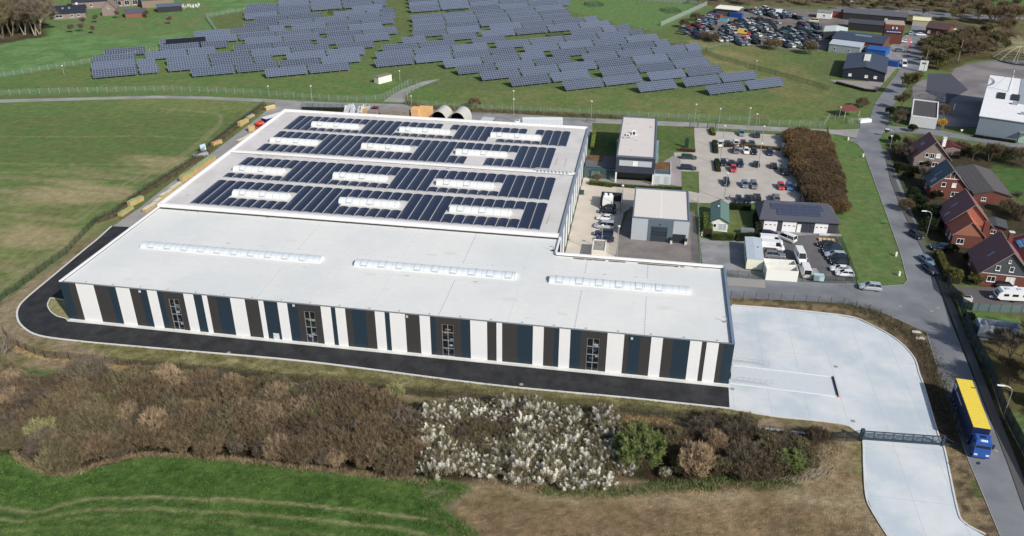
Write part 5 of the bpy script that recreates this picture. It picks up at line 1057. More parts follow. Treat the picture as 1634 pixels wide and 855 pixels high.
# ------------------------------------------------------------------ yard objects
def open_container(name, label, cat, q, lx, ly, h, rz, wm, fm, th=.12, mid=None):
    t = thing(name, label, cat, q if len(q) == 3 else (*q, .04), rz)
    w_ = MB()
    for (a, b_, c, d) in ((0, lx, 0, th), (0, lx, ly-th, ly), (0, th, th, ly-th), (lx-th, lx, th, ly-th)): w_.box(a, b_, c, d, 0, h)
    if mid: w_.box(mid, mid+.1, th, ly-th, .2, h-.05)
    w_.build('wall', wm, t); MB().box(th, lx-th, th, ly-th, .05, .3).build('floor', fm, t)
    return t
M_CREAM = mat('cream_steel', s(236, 236, 220), .5, .05); M_DUST = mat('grey_dust', s(120, 118, 112), .95, .2, 3)
open_container('open_container', 'nearer of two open-topped cream containers at the yard fence', 'container', zP1(768, 527), 6.8, 2.5, 2.6, R_(2), M_CREAM, M_DUST)
q = zP1(765, 450); open_container('open_container', 'farther open-topped cream container behind the nearer one', 'container', (139.85, 44.2), 6.8, 2.5, 2.6, R_(2), M_CREAM, M_DUST)
lc = thing('office_container', 'long pale grey portable cabin with cream end in the gravel yard', 'portable cabin', (136.1, 45.5, .1), R_(-2))
MB().box(0, 3.6, 0, 11.2, .15, 2.75).build('wall', mat('cabin_cream', s(232, 232, 206), .6, .04), lc)
MB().loft([[(-.08, y, 2.75), (3.68, y, 2.75), (3.68, y, 2.85), (1.8, y, 2.98), (-.08, y, 2.85)] for y in (-.08, 11.28)]).build('roof', mat('cabin_roof', s(178, 190, 198), .5, .08, .8), lc)
MB().tube((2.6, 5.8, 2.9), (2.6, 5.8, 3.15), .12).build('vent', M_DARKM, lc)
for y in (1, 4, 7): MB().box(-.05, 0, y, y+1.2, 1.2, 2.1).build('window', M_GLASS, lc)
kc = thing('yard_kiosk', 'small flat-roofed cream kiosk at the near end of the staff yard', 'kiosk', (101.4, 43.8, .03))
MB().box(0, 3.0, 0, 5.8, 0, 2.5).build('wall', mat('kiosk_cream', s(224, 218, 204), .7, .05), kc); MB().box(.15, 2.85, .15, 5.65, 2.5, 2.53).build('roof', mat('mossy_roof', s(148, 142, 128), .95, .15, 4), kc)
b_ = MB()
for q_ in ((0, .15, 0, 5.8), (2.85, 3, 0, 5.8), (.15, 2.85, 0, .15), (.15, 2.85, 5.65, 5.8)): b_.box(q_[0]-.03, q_[1]+.03, q_[2]-.03, q_[3]+.03, 2.45, 2.7)
b_.build('parapet', W_WHITE, kc)
bs_ = thing('bin_shelter', 'black walled enclosure behind white tanks in the staff yard', 'enclosure', (101.2, 72.5, .03))
MB().box(0, 5.6, 6.5, 6.7, 0, 2.4).box(0, .2, 1, 6.5, 0, 2.4).box(5.4, 5.6, 0, 6.5, 0, 2.4).build('wall', M_DARKM, bs_)
tk = thing('white_tank_unit', 'white double plant unit with pale caps inside the black enclosure', 'plant unit', (101.8, 73.6, .03))
MB().box(0, 2.6, 0, 4.2, .1, 2.2).build('body', M_CREAM, tk)
for x in (.6, 1.9): MB().tube((x, 3.6, 2.2), (x, 3.6, 2.8), .45, n=10).build('cap', W_WHITE, tk)
tag(MB().box(-.6, .6, -.45, .45, 0, 1.0).box(-.65, .65, -.5, .5, 1.0, 1.08).build('waste_bin', M_GREENM, None, (*zO2(370, 108), .03)), 'dark green bin standing alone at the factory wall', 'bin')
bt_ = thing('box_trailer', 'pale turquoise box trailer at the yard fence', 'trailer', (*zP1(1228, 545), .04), R_(0))
MB().box(-1.1, 1.1, -.3, 1.1, .4, 1.6).build('box', mat('turquoise_box', s(170, 200, 202), .5), bt_)
for x in (-1.15, 1.15): MB().tube((x-.08, .4, .3), (x+.08, .4, .3), .3, n=10).build('wheel', M_TYRE, bt_)
b_ = MB(); rr = random.Random(8)
for k in range(12): b_.box(-.8, .8, -2+k*.34, -1.85+k*.34, 0, .2+.05*(k % 3))
b_.box(-.9, -.75, -2.1, 2.1, 0, .25); b_.box(.75, .9, -2.1, 2.1, 0, .25)
tag(b_.build('steel_rack', mat('rack_grey', s(150, 154, 156), .6), None, (*zP1(1200, 470), .04), R_(8)), 'low grey steel rack lying behind the turquoise trailer', 'rack')
b_ = MB()
for k in range(4):
    for j in range(3): b_.box(-2+k*1.0, -1.2+k*1.0, -.6+j*.02, .5, .15*j+.02, .15*j+.14)
tag(b_.build('pallet_stack', M_WOOD, None, (*zP1(1305, 185), .04)), 'stack of pale timber pallets behind the black sedan in the yard', 'pallets')
tag(MB().box(-2.6, 2.6, -.15, .15, 0, .5).build('concrete_beam', M_CONC, None, (*zP1(1330, 142), .04), R_(2)), 'pale beam lying before the right garage door', 'beam')
tag(MB().box(-1.6, 1.6, -.7, .7, 0, 1.3).build('covered_load', mat('grey_cover', s(120, 126, 132), .7), None, (*zP1(610, 125), .04)), 'grey covered load behind the small conifers', 'load')
# propped barrier and gate in the concrete yard
q0, q1 = zY(765, 565), zY(800, 695); ang = math.atan2(q1[1]-q0[1], q1[0]-q0[0]); ln = math.hypot(q1[0]-q0[0], q1[1]-q0[1])
tb = thing('drain_barrier', 'black barrier with red end at the foot of the loading ramp', 'barrier', (*q0, .05), ang)
MB().box(0, ln, -.09, .09, 0, .28).build('beam', M_BLACK, tb); MB().box(ln, ln+.35, -.14, .14, 0, .25).build('end_block', mat('brick_red', s(180, 96, 80), .7), tb)
for (a, b_, l) in ((zY(110, 470), zY(325, 497), 'thin steel railing above the farther ramp wall'), (zY(110, 603), zY(345, 632), 'thin steel railing above the nearer ramp wall')):
    d = Vector((b_[0]-a[0], b_[1]-a[1], 0)); t = thing('railing', l, 'railing', (*a, .3), math.atan2(d.y, d.x), 'railings of the loading ramp'); ll = d.length
    for k in range(7): MB().tube((ll*k/6, 0, 0), (ll*k/6, 0, 1.0), .03, n=4).build('post', M_GALV, t)
    MB().tube((0, 0, 1.0), (ll, 0, 1.0), .025, n=4).tube((0, 0, .5), (ll, 0, .5), .02, n=4).build('rail', M_GALV, t)
gt = thing('sliding_gate', 'dark steel sliding gate across the concrete driveway', 'gate', (150.1, -11.75, .06), math.atan2(.75, 13.0))
M_GATE = mat('gate_steel', s(50, 66, 80), .45)
b_ = MB().box(.3, 15.2, -.12, .12, .15, .45).box(.3, 12.6, -.05, .05, 1.75, 1.9); n = 8
for k in range(n+1): x = .35+12.2*k/n; b_.box(x-.05, x+.05, -.05, .05, .45, 1.75)
for k in range(n): x = .35+12.2*k/n; b_.tube((x, 0, .45), (x+12.2/n, 0, 1.75), .03, n=4)
b_.tube((12.6, 0, 1.8), (15.2, 0, .4), .05, n=4); b_.build('gate_leaf', M_GATE, gt)
MB().box(.3, 12.6, -.01, .01, .46, 1.74).build('infill_bars', netting('gate_bars', s(60, 80, 96), .35), gt)
MB().box(-.3, .25, -.3, .3, 0, 2.15).build('post', M_GATE, gt); MB().box(12.5, 12.9, -.2, .2, 0, 2.0).build('post', M_GATE, gt)
lf = MB()
for k in range(9): lf.tube((-.4-k*.5, 0, .1), (-.4-k*.5, 0, 1.9-.12*k), .04, n=4)
lf.tube((-.2, 0, 1.9), (-4.6, 0, .8), .05, n=4).tube((-.2, 0, .4), (-4.6, 0, .2), .07, n=4); lf.build('counter_frame', M_GATE, gt)
tag(MB().prism([(-.9, -.4), (.9, -.3), (.7, .4), (-.8, .3)], 0, .15).build('paving_slab', M_CONC, None, (*zR4(700, 490), .0)), 'pale slab lying on the bare bank by the street, upper one', 'slab')
tag(MB().prism([(-.8, -.4), (.9, -.2), (.7, .5), (-.7, .3)], 0, .15).build('paving_slab', M_CONC, None, (*zR4(727, 545), .0)), 'pale slab lying on the bare bank by the street, lower one', 'slab')
for (x0, x1, l) in ((0, 9.2, 'pale kerb stones laid out on the bank left of the gate'),):
    a, b2_ = zm(960, 600, 3.352)(810, 275), zm(960, 600, 3.352)(1085, 308)
    b_ = MB(); d = Vector((b2_[0]-a[0], b2_[1]-a[1]))
    for k in range(9): p = Vector(a)+d*(k/9); b_.box(p.x, p.x+.95, p.y-.2+(0.5 if k == 0 else 0), p.y+.2+(0.7 if k == 0 else 0), 0, .2)
    tag(b_.build('kerb_stones', M_CONC), l, 'kerb stones')
# open grey container next to the caravan garden
oc = open_container('sand_container', 'grey open-topped container with sandy load in the shaded garden', 'container', (178.95, 25.0), 7.3, 2.8, 2.6, R_(-5), mat('grey_box', s(176, 186, 198), .6, .06), mat('sandy_load', s(196, 180, 160), .95, .2, 2), .15, 1.3)
tag(MB().box(-.7, .7, -.4, .4, 0, .12).build('paving_slab', M_CONC, None, (*zR4(1285, 553), 0)), 'small pale slab in the grass below the grey container', 'slab')
tag(MB().box(-.9, .9, -.6, .6, 0, .9).box(-.7, .7, -.45, .45, .9, .95, 1).build('planter_box', [M_CONC, M_DARKM], None, (*zR4(1135, 215), .04)), 'low concrete planter at the driveway entrance', 'planter')
br = thing('crate_trailer', 'grey slatted trailer load with red-white stripes in the yard beyond the fence', 'trailer', (181.5, -2.6, 0), R_(-4))
b_ = MB().box(0, 5, 0, 2.4, .5, 1.7)
for k in range(6): b_.box(k*.98, k*.98+.1, -.03, 2.43, .5, 1.78, 1)
b_.build('body', [mat('load_grey', s(150, 150, 156), .6), W_WHITE], br); MB().box(.1, 4.9, .7, 1.5, 1.7, 1.8).build('banner', mat('pink_sign', s(214, 130, 150), .6), br)
gable('red_shed', 'red-roofed shed at the right edge beyond the street fence', 'shed', 184.5, 2.6, 6, 3.4, 2.2, 2.6, 'x', M_BRICK, mat('shed_red', s(140, 60, 52), .7), R_(-4), eave=.2, flat=True)

# timber stacks along the west lane
M_TIMB = lined('timber_bundle', s(196, 170, 108), s(150, 126, 80), 2, .3, .06, .8, 1, 1.0, .12, var=.15)
M_TGR = mat('green_wrap', s(150, 168, 100), .7, .12, 2); M_TGY = mat('sheet_wrap', s(208, 204, 180), .7, .12, 2)
tp = {}
def timber(q0, q1, h, wrap, label, wd=1.3, n=None):
    L_ = math.hypot(q1[0]-q0[0], q1[1]-q0[1]); a = math.atan2(q1[1]-q0[1], q1[0]-q0[0]); t = thing('timber_stack', label, 'timber stack', (*q0, .03), a, 'timber stacks along the lane')
    h *= .78; wd *= .85
    b_ = MB(); tp_ = MB(); k = 0; n = n or max(1, round(L_/2.6)); lx = L_/n
    for i in range(n):
        hh = h*(1-.18*((i*7) % 3 == 1))
        b_.box(i*lx+.06, (i+1)*lx-.06, -wd/2, wd/2, .12, hh); tp_.box(i*lx+.02, (i+1)*lx-.02, -wd/2-.03, wd/2+.03, hh, hh+.06)
        for x in (i*lx+.3, (i+1)*lx-.5): b_.box(x, x+.2, -wd/2, wd/2, 0, .12)
    b_.build('timber_bundle', M_TIMB, t); tp_.build('wrapping', wrap, t)
timber(zT(210, 800), zT(290, 745), 1.2, M_TGR, 'low green-topped timber stack nearest the new asphalt, left side of lane')
timber(zT(272, 738), zT(358, 690), 2.0, M_TGR, 'tall green-topped timber stack on the left side of the lane')
timber(zT(610, 578), zT(682, 535), 2.4, M_TGR, 'double timber stack with green top against the hall, near part')
timber(zT(684, 530), zT(826, 428), 2.2, M_TGR, 'long timber stack with green top against the hall, far part')
timber(zT(370, 775), zT(480, 695), 1.3, M_TGY, 'pale sheet-covered stack lowest along the hall wall')
timber(zT(480, 690), zT(610, 600), 1.7, M_TGY, 'pale sheet-covered stack next to the green-topped timber')
timber(zT(812, 342), zT(868, 318), 1.5, mat('brown_wrap', s(190, 140, 96), .8), 'brown timber stack by the fence halfway up the lane')
timber(zT(985, 215), zT(1040, 182), 2.0, M_TIMB, 'upright yellow timber stack by the fence near the orange lorry')
timber(zT(1045, 245), zT(1090, 240), 2.4, mat('amber_board', s(212, 160, 96), .8), 'amber block of boards beside the hall wall near the lorry', 1.6, 1)
timber(zT(975, 312), zT(1070, 262), .5, M_TGY, 'low loose boards on the lane beside the hall wall')
timber(zT(1155, 108), zT(1215, 92), 1.5, mat('log_beige', s(226, 204, 160), .8), 'beige rolled bundle beside the lane end')
timber(zT(1040, 165), zT(1078, 145), 1.0, mat('grey_wrap', s(170, 170, 176), .7), 'grey wrapped bundle next to the upright timber stack')
tag(MB().box(-2.2, 2.2, -.5, .5, 0, .9).build('pipe_bundle', mat('pipe_grey', s(156, 162, 168), .6), None, (*zT(735, 405), .03), R_(50)), 'grey bundle of pipes at the fence beside an upright panel', 'pipes')
tag(MB().hull8([(-.9, -.1, 0), (.9, -.1, 0), (.9, .1, 0), (-.9, .1, 0)], [(-.9, .3, 2.4), (.9, .3, 2.4), (.9, .5, 2.4), (-.9, .5, 2.4)]).build('upright_panel', mat('blue_panel', s(176, 198, 214), .5), None, (*zT(757, 378), .03), R_(60)), 'upright pale blue panel leaning at the lane fence', 'panel')
# goods behind the rear hall
gyq = lambda x, y: zN(x, y)
for (x, sz, c, l) in [(-560, 0, 0, 0)]: pass
M_PAL = mat('pallet_wood', s(196, 158, 104), .85, .2, 3); M_AMB = mat('amber_crate', s(226, 176, 108), .8, .12, 2); M_GWD = mat('grey_pallets', s(142, 130, 118), .9, .2, 3)
def goods(x, y, w_, d_, h, m, label, name='goods_stack', sl=True):
    q = zN(x, y); b_ = MB()
    if sl:
        n = max(2, int(h/.42))
        for k in range(n): b_.box(-w_/2, w_/2, -d_/2, d_/2, k*h/n+.05, (k+1)*h/n-.03); b_.box(-w_/2+.1, -w_/2+.3, -d_/2, d_/2, k*h/n, k*h/n+.05); b_.box(w_/2-.3, w_/2-.1, -d_/2, d_/2, k*h/n, k*h/n+.05)
    else: b_.box(-w_/2, w_/2, -d_/2, d_/2, 0, h)
    return tag(b_.build(name, m, None, (*q, .02)), label, 'stack')
goods(-245, 250, 1.6, 2, 2.8, M_PAL, 'tall narrow pallet stack between red machine and grey pallets')
goods(-165, 250, 3.4, 2.5, 2.4, M_GWD, 'grey pallet stack behind the rear hall, left one')
goods(30-50, 245, 3.4, 2.5, 2.4, M_GWD, 'grey pallet stack behind the rear hall, between two others')
goods(145-60, 245, 3.6, 2.5, 2.6, M_GWD, 'grey pallet stack with scalloped sheet top, nearest the amber crates')
goods(130+50, 245, 3.0, 2.5, 2.3, M_GWD, 'low grey pallet stack left of the amber crates')
goods(300, 245, 2.6, 3, 3.2, M_AMB, 'stepped amber crate stack left of the arched shelters')
goods(405, 245, 4.4, 3, 3.4, M_AMB, 'large amber crate block beside the arched shelters', sl=False)
sl_ = MB(); rr = random.Random(4)
for k in range(30):
    x, y = rr.uniform(-4.5, 4.5), rr.uniform(-2, 2); a = rr.uniform(.5, 1.5); sl_.hull8([(x-a, y-.5, 0), (x+a, y-.5, 0), (x+a, y+.5, 0), (x-a, y+.5, 0)], [(x-a*.3+rr.uniform(-.5, .5), y-.2, rr.uniform(1.2, 3)), (x+a*.4, y-.2, rr.uniform(1.2, 3)), (x+a*.4, y+.3, rr.uniform(1, 2.6)), (x-a*.4, y+.3, rr.uniform(1, 2.8))], rr.choice([0, 0, 0, 1]))
tag(sl_.build('covered_heap', [mat('plastic_sheet', s(186, 190, 196), .4, .15, 2), mat('cream_sheet', s(226, 214, 190), .6)], None, (*zN0(1190, 195), .02)), 'heap of goods under crumpled grey and cream sheeting', 'heap')
tag(MB().box(-1, 1, -.9, .9, .4, 2.2, 0).box(-.8, .8, -.95, -.9, 1.0, 2.0, 1).box(-1.1, -.8, -1, 1, 0, .8, 1).box(.8, 1.1, -1, 1, 0, .8, 1).build('loader_machine', [mat('dull_maroon', s(104, 52, 54), .6), M_BLACK], None, (*zN0(1350, 205), .02)), 'dark red machine standing behind the rear hall', 'machine')
# arched shelters
for (xc, l) in ((42.9, 'arched grey sheet shelter behind the rear hall, left of the pair'), (49.3, 'arched grey sheet shelter behind the rear hall, right of the pair')):
    t = thing('arched_shelter', l, 'shelter', (xc+.3, 133.6, .02), R_(-6), 'arched shelters behind the hall')
    N = 14; r_ = 2.9; hgt = 4.1
    pr_ = lambda y, k: [(math.cos(math.pi*i/N)*r_*k, y, math.sin(math.pi*i/N)**.9*hgt*k) for i in range(N+1)]
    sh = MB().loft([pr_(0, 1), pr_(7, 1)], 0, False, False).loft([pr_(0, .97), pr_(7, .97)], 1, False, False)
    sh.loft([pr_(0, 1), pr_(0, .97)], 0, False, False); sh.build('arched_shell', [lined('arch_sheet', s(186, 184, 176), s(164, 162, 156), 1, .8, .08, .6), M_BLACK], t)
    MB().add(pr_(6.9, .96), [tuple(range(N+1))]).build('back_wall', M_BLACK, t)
    g_ = MB(); rr = random.Random(int(xc))
    for k in range(6): x = rr.uniform(-2, 1.6); g_.box(x, x+.6, .6+k*.3, 1.0+k*.3, 0, rr.uniform(.5, 1.6))
    g_.build('stored_goods', [mat('stored_grey', s(120, 118, 112), .8)], t)
ts_ = thing('transformer_kiosk', 'small green transformer kiosk with pale roof behind the rear hall', 'kiosk', (59.8, 131.5, 0), R_(-4))
MB().box(-1.8, 1.8, -1.3, 3.5, 0, 2.4).build('wall', mat('kiosk_green', s(52, 74, 72), .6), ts_); MB().box(-1.95, 1.95, -1.45, 3.65, 2.4, 2.6).build('roof', mat('pale_roof', s(190, 196, 194), .7), ts_); MB().box(-.2, .2, -1.33, -1.3, 1.5, 1.9).build('sign', W_WHITE, ts_)
sh_ = thing('solar_park_hut', 'cream concrete hut with dark flat roof in the solar park', 'hut', (7.4, 176.2, 0), R_(58))
MB().box(0, 6.6, -2.6, 0, 0, 2.5).build('wall', mat('hut_cream', s(226, 220, 200), .7, .05), sh_); MB().box(-.1, 6.7, -2.7, .1, 2.5, 2.7).build('roof', mat('hut_roof', s(128, 122, 116), .8), sh_); MB().box(6.6, 6.63, -1.9, -.9, .2, 2.2).build('door', mat('door_grey', s(180, 186, 186), .6), sh_)
# blue skips / containers near the road and in the scrapyard
def skip(q, rz, l, c, m, lx=6, ly=2.4, h=2.4):
    b_ = MB().box(-lx/2, lx/2, -ly/2, ly/2, 0, h, 0)
    for k in range(int(lx/.6)): b_.box(-lx/2+.3+k*.6, -lx/2+.42+k*.6, -ly/2-.05, ly/2+.05, .1, h-.1, 0)
    b_.box(-lx/2+.15, lx/2-.15, -ly/2+.15, ly/2-.15, h-.02, h+.01, 1)
    tag(b_.build('steel_container', [m, mat('container_top_'+m.name, tuple(v*.8 for v in s(60, 90, 150)), .6)], None, (*q, .03), rz), l, 'container', 'steel containers')
M_CBL = mat('container_blue', s(34, 88, 168), .5, .1)
skip(zR1(470, 570), R_(-25), 'bright blue skip beside the white van on the road', 0, M_CBL, 6.5, 2.6, 2.2)
skip(zS(490, 130), R_(-28), 'blue container under the cream canopy, left of two', 0, M_CBL, 8, 2.5)
skip(zS(625, 150), R_(-28), 'blue container under the cream canopy, right of two', 0, M_CBL, 7, 2.5)
skip(zS(520, 188), R_(-20), 'turquoise skip among wrecks below the canopy', 0, mat('container_teal', s(120, 176, 184), .6), 4, 2, 1.6)
skip(zS(440, 150), R_(-28), 'rust-red open skip at the scrapyard edge', 0, mat('container_rust', s(140, 70, 56), .8, .2, 2), 7, 2.5, 1.8)
# ------------------------------------------------------------------ scrapyard
SCM = {}
def scrap_mesh(kind, c):
    if (kind, c) not in SCM:
        d = car_meshes(kind); mb = MB(); mb.add(d['body'].v, d['body'].f, 0); mb.add(d['glass'].v, d['glass'].f, 1)
        for x in (-d['L']*.3, d['L']*.31):
            for y in (-1, 1): mb.tube((x, y*(d['hw']-.13)-.1, .33), (x, y*(d['hw']-.13)+.1, .33), .33, n=8, mi=2)
        SCM[(kind, c)] = mb.mesh('scrap_car', [mat('dull_'+c, s(*[v*.9+6 for v in CARC[c]]), .45, .2, 1.2, spec=.4), M_CGL, M_TYRE])
    return SCM[(kind, c)]
BL = [('western heap', [zS(130, 265), zS(250, 215), zS(350, 130), zS(470, 180), zS(400, 250), zS(420, 300), zS(260, 330), zS(150, 300)], 3.0, 5.0, -10, 30),
      ('southern row', [zS(250, 325), zS(440, 300), zS(850, 335), zS(845, 415), zS(580, 385), zS(400, 350)], 2.5, 5.0, 60, 10),
      ('middle block', [zS(480, 285), zS(560, 205), zS(750, 160), zS(1010, 195), zS(930, 275), zS(850, 325), zS(700, 300)], 2.4, 5.0, 58, 5),
      ('eastern block', [zS(870, 350), zS(1010, 270), zS(1170, 200), zS(1350, 215), zS(1360, 300), zS(1310, 420), zS(1140, 430), zS(1000, 400)], 2.6, 5.1, 58, 8),
      ('northern row', [zS(700, 105), zS(760, 75), zS(900, 75), zS(1240, 120), zS(1230, 170), zS(1000, 165), zS(790, 130)], 2.9, 5.2, 60, 12),
      ('eastern gate area', [zS(1360, 180), zS(1634, 215), zR1(140, 200), zR1(0, 170), zS(1380, 155)], 3.4, 5.6, 60, 20)]
rr = random.Random(77); nsc = 0
PAL = ['black']*5+['navy']*5+['grey']*4+['silver']*3+['steel blue']*3+['white']*2+['green']+['teal']+['red']+['maroon']
for bn, poly, wx, wy, rot_, jit in BL:
    xs = [p[0] for p in poly]; ys = [p[1] for p in poly]; cx, cy = sum(xs)/len(xs), sum(ys)/len(ys); ca_, sa_ = math.cos(R_(31)), math.sin(R_(31))
    for i in range(-16, 17):
        for j in range(-9, 10):
            lx, ly = i*wx, j*wy; x = cx+lx*ca_-ly*sa_; y = cy+lx*sa_+ly*ca_
            if not inpoly(x, y, poly) or nsc >= 225: continue
            if rr.random() < .05: continue
            c = rr.choice(PAL) if bn != 'eastern gate area' else rr.choice(['white', 'white', 'silver', 'cream', 'black', 'navy'])
            kd = rr.choice(['hatchback', 'estate', 'sedan', 'hatchback', 'suv', 'minivan'] if bn != 'eastern gate area' else ['van', 'sedan', 'minivan', 'van'])
            o = link('scrap_car', scrap_mesh(kd, c), None, (x+rr.uniform(-.3, .3), y+rr.uniform(-.4, .4), .02+(.9 if bn == 'western heap' and rr.random() < .3 else 0)), R_(rr.choice([121, -59])+rr.uniform(-jit, jit)))
            kn = {'minivan': 'minivan', 'van': 'van', 'suv': 'suv'}.get(kd, 'car')
            tag(o, f'{c} scrap {kn} in the {bn} of the scrapyard', 'car', 'scrap cars standing in the scrapyard'); nsc += 1
car('van', 'yellow', zS(685, 297), -20, 'bright yellow van at the lower edge of the middle scrap block')
car('van', 'white', zS(975, 118), 170, 'white van in the back row of the scrapyard')
car('sedan', 'white', zS(1010, 355), -15, 'white sedan at the head of the eastern scrap block')
car('minivan', 'cream', zS(1295, 190), 170, 'cream van near the scrapyard gate')
# ------------------------------------------------------------------ solar park
LFP = [(150, 128), (150, 99), (181, 88), (250, 80), (262, 73), (330, 59), (392, 56), (395, 14), (470, 6), (520, 4), (524, -40), (626, -40), (636, 62), (618, 72), (603, 84), (588, 97), (562, 113), (430, 127), (400, 114), (384, 121), (315, 125), (258, 117), (186, 125)]
RFP = [(643, -40), (664, 60), (640, 76), (604, 88), (600, 110), (712, 103), (712, 116), (814, 140), (900, 146), (970, 140), (1020, 148), (1130, 153), (1256, 138), (1228, 108), (1195, 106), (1152, 98), (1130, 88), (1108, 76), (1058, 70), (1052, 58), (1012, 52), (980, 38), (966, 40), (914, 26), (912, 4), (860, -6), (846, -40)]
LFW = [G(x, y) for x, y in LFP]; RFW = [G(x, y) for x, y in RFP]
UA = R_(31.3); ux, uy = math.cos(UA), math.sin(UA)
M_MOD = lined('solar_module', s(70, 80, 98), s(138, 146, 162), 0, 1.01, .1, .22, 1, 1.02, .09, spec=.7, var=.1, rand=.32)  # random tone per table paints in uneven sky reflection
TL, TH, TV, Z0, Z1 = 16.1, 3.9, 3.75, .8, 3.1
til = math.atan2(Z1-Z0, TV)
def table_meshes(L_):
    pm = MB().box(0, L_, 0, math.hypot(TV, Z1-Z0), -.05, .03).rot(Matrix.Translation((0, 0, Z0)) @ Matrix.Rotation(til, 4, 'X'))
    # keep the module grid in panel space: build unrotated and rotate the child instead
    pm = MB().box(0, L_, 0, math.hypot(TV, Z1-Z0), -.05, .03).mesh('panel', M_MOD)
    rk = MB()
    for k in range(5):
        x = .8+(L_-1.6)*k/4; rk.box(x-.06, x+.06, .5, .62, 0, Z0+.25); rk.box(x-.06, x+.06, TV-.6, TV-.5, 0, Z1-.4)
    rk.box(.1, L_-.1, TV-.2, TV-.1, Z1-.35, Z1-.15)
    return pm, rk.mesh('rack', M_GALV)
PMS = {L_: table_meshes(L_) for L_ in (16.1, 11.0, 7.0)}
def solar_table(u, v, L_, label):
    x, y = u*ux-v*uy, u*uy+v*ux
    t = thing('solar_table', label, 'solar panel table', (x, y, 0), UA, 'ground-mounted solar tables in the solar park')
    o = link('panel', PMS[L_][0], t, (0, 0, Z0)); o.rotation_euler = (til, 0, 0); link('rack', PMS[L_][1], t)
    return t
HOLES = [G(x, y) for x, y in [(228, 101), (251, 87), (368, 88), (386, 76), (260, 110), (452, 101), (502, 75), (535, 83), (516, 62), (458, 48), (402, 40), (702, 68), (765, 62), (749, 73), (787, 80), (833, 88), (877, 95), (777, 51), (928, 102)]]
CLEAR = [(G(543, 24), 8), (G(728, 24), 8), (G(888, 62), 8)]
rr = random.Random(12); nt_ = 0
PRESET = {0: [208.6, 226.1], 1: [186.2, 205.8, 222.7], 2: [161.5, 178.3, 197.6, 214.8], 3: [144.8, 161.8, 183.1, 199.8, 216.5]}
def legal(u, v, L_, poly):
    for f_ in (.04, .5, .96):
        for g_ in (.3, ):
            uu = u+L_*f_; vv_ = v+TV*g_
            if not inpoly(uu*ux-vv_*uy, uu*uy+vv_*ux, poly): return False
    return True
def blocked(u, v, L_):
    for (c, r) in CLEAR:
        for f_ in (0, .5, 1):
            x = (u+L_*f_)*ux-(v+2)*uy; y = (u+L_*f_)*uy+(v+2)*ux
            if math.hypot(x-c[0], y-c[1]) < r: return True
    return False
def hole(u, v, L_):
    for c in HOLES:
        hu = c[0]*ux+c[1]*uy; hv = -c[0]*uy+c[1]*ux
        if abs(hv-(v+2)) < 6 and u-1 < hu < u+L_+1: return hu
    return None
ROWS = {'left': {}, 'right': {}}
for side, poly in (('left', LFW), ('right', RFW)):
    for k in range(-2, 40):
        v = 85.6+11.9*k if k < 4 else 133.2+(k-4)*11.2
        if side == 'right' and k in PRESET: ROWS[side][k] = [(u, v, 16.1) for u in PRESET[k]]; continue
        u = -160+rr.random()*3; row = []
        while u < 420:
            if legal(u, v, 16.1, poly) and not blocked(u, v, 16.1):
                h = hole(u, v, 16.1)
                if h is not None and h-u > 11.5: row.append((u, v, 11.0)); u = h+2; continue
                if h is not None and h-u > 7.4: row.append((u, v, 7.0)); u = h+2; continue
                if h is not None: u = max(u+.5, h+1.6); continue
                row.append((u, v, 16.1)); u += 16.8 
                continue
            if legal(u, v, 7.0, poly) and not blocked(u, v, 7) and not legal(u+1, v, 16.1, poly) and row and abs(row[-1][0]+row[-1][2]-u) < 1.5: row.append((u, v, 7.0)); u += 7.6; continue
            u += .8
        if row: ROWS[side][k] = row
for side in ROWS:
    for ri, k in enumerate(sorted(ROWS[side])):
        row = sorted(ROWS[side][k])
        for j, (u, v, L_) in enumerate(row):
            if nt_ >= 295: break
            pos = 'only' if len(row) == 1 else ordn(j)+' from left'
            solar_table(u, v, L_, f'solar table, {pos}, {ordn(ri)} row from the front, {side} solar field'); nt_ += 1
print('tables', nt_, 'scrap', nsc)
bkm = lined('black_module', (.015, .016, .02), (.03, .03, .035), 0, 1.0, .05, .3)
for k in range(4):
    q = zm(0, 0, 4.0725)(1088+k*62, 326-k*5); t = thing('solar_tracker', f'black solar table, {ordn(k)} from left of the four at the park edge', 'solar panel table', (*q, 0), UA, 'black solar tables at the park edge')
    o = MB().box(0, 4.6, 0, 4.5, -.05, .03).build('panel', bkm, t, (0, 0, 1.0)); o.rotation_euler = (R_(40), 0, 0); MB().box(2.2, 2.4, 1.6, 1.8, 0, 2.4).build('post', M_GALV, t)
# ------------------------------------------------------------------ fences
def fence(label, pts, h, step, postm, netm, pr=.05, cat='fence', name='mesh_fence', braces=False):
    P = [(0, 0)]; tot = [0]
    t = thing(name, label, cat, (*pts[0], 0)); x0, y0 = pts[0]
    L_ = sum(math.hypot(b_[0]-a[0], b_[1]-a[1]) for a, b_ in zip(pts[:-1], pts[1:])); n = min(98, int(L_/step)+1); step = L_/n
    pm = MB().tube((0, 0, 0), (0, 0, h+.12), pr, n=4).mesh('post', postm); acc = 0; nxt = 0; net = MB()
    for a, b_ in zip(pts[:-1], pts[1:]):
        l = math.hypot(b_[0]-a[0], b_[1]-a[1])
        while nxt <= acc+l+1e-6:
            f_ = (nxt-acc)/l; link('post', pm, t, (a[0]+(b_[0]-a[0])*f_-x0, a[1]+(b_[1]-a[1])*f_-y0, 0)); nxt += step
        acc += l
        net.add([(a[0]-x0, a[1]-y0, .05), (b_[0]-x0, b_[1]-y0, .05), (b_[0]-x0, b_[1]-y0, h), (a[0]-x0, a[1]-y0, h)], [(0, 1, 2, 3)])
    net.build('netting', netm, t)
    return t
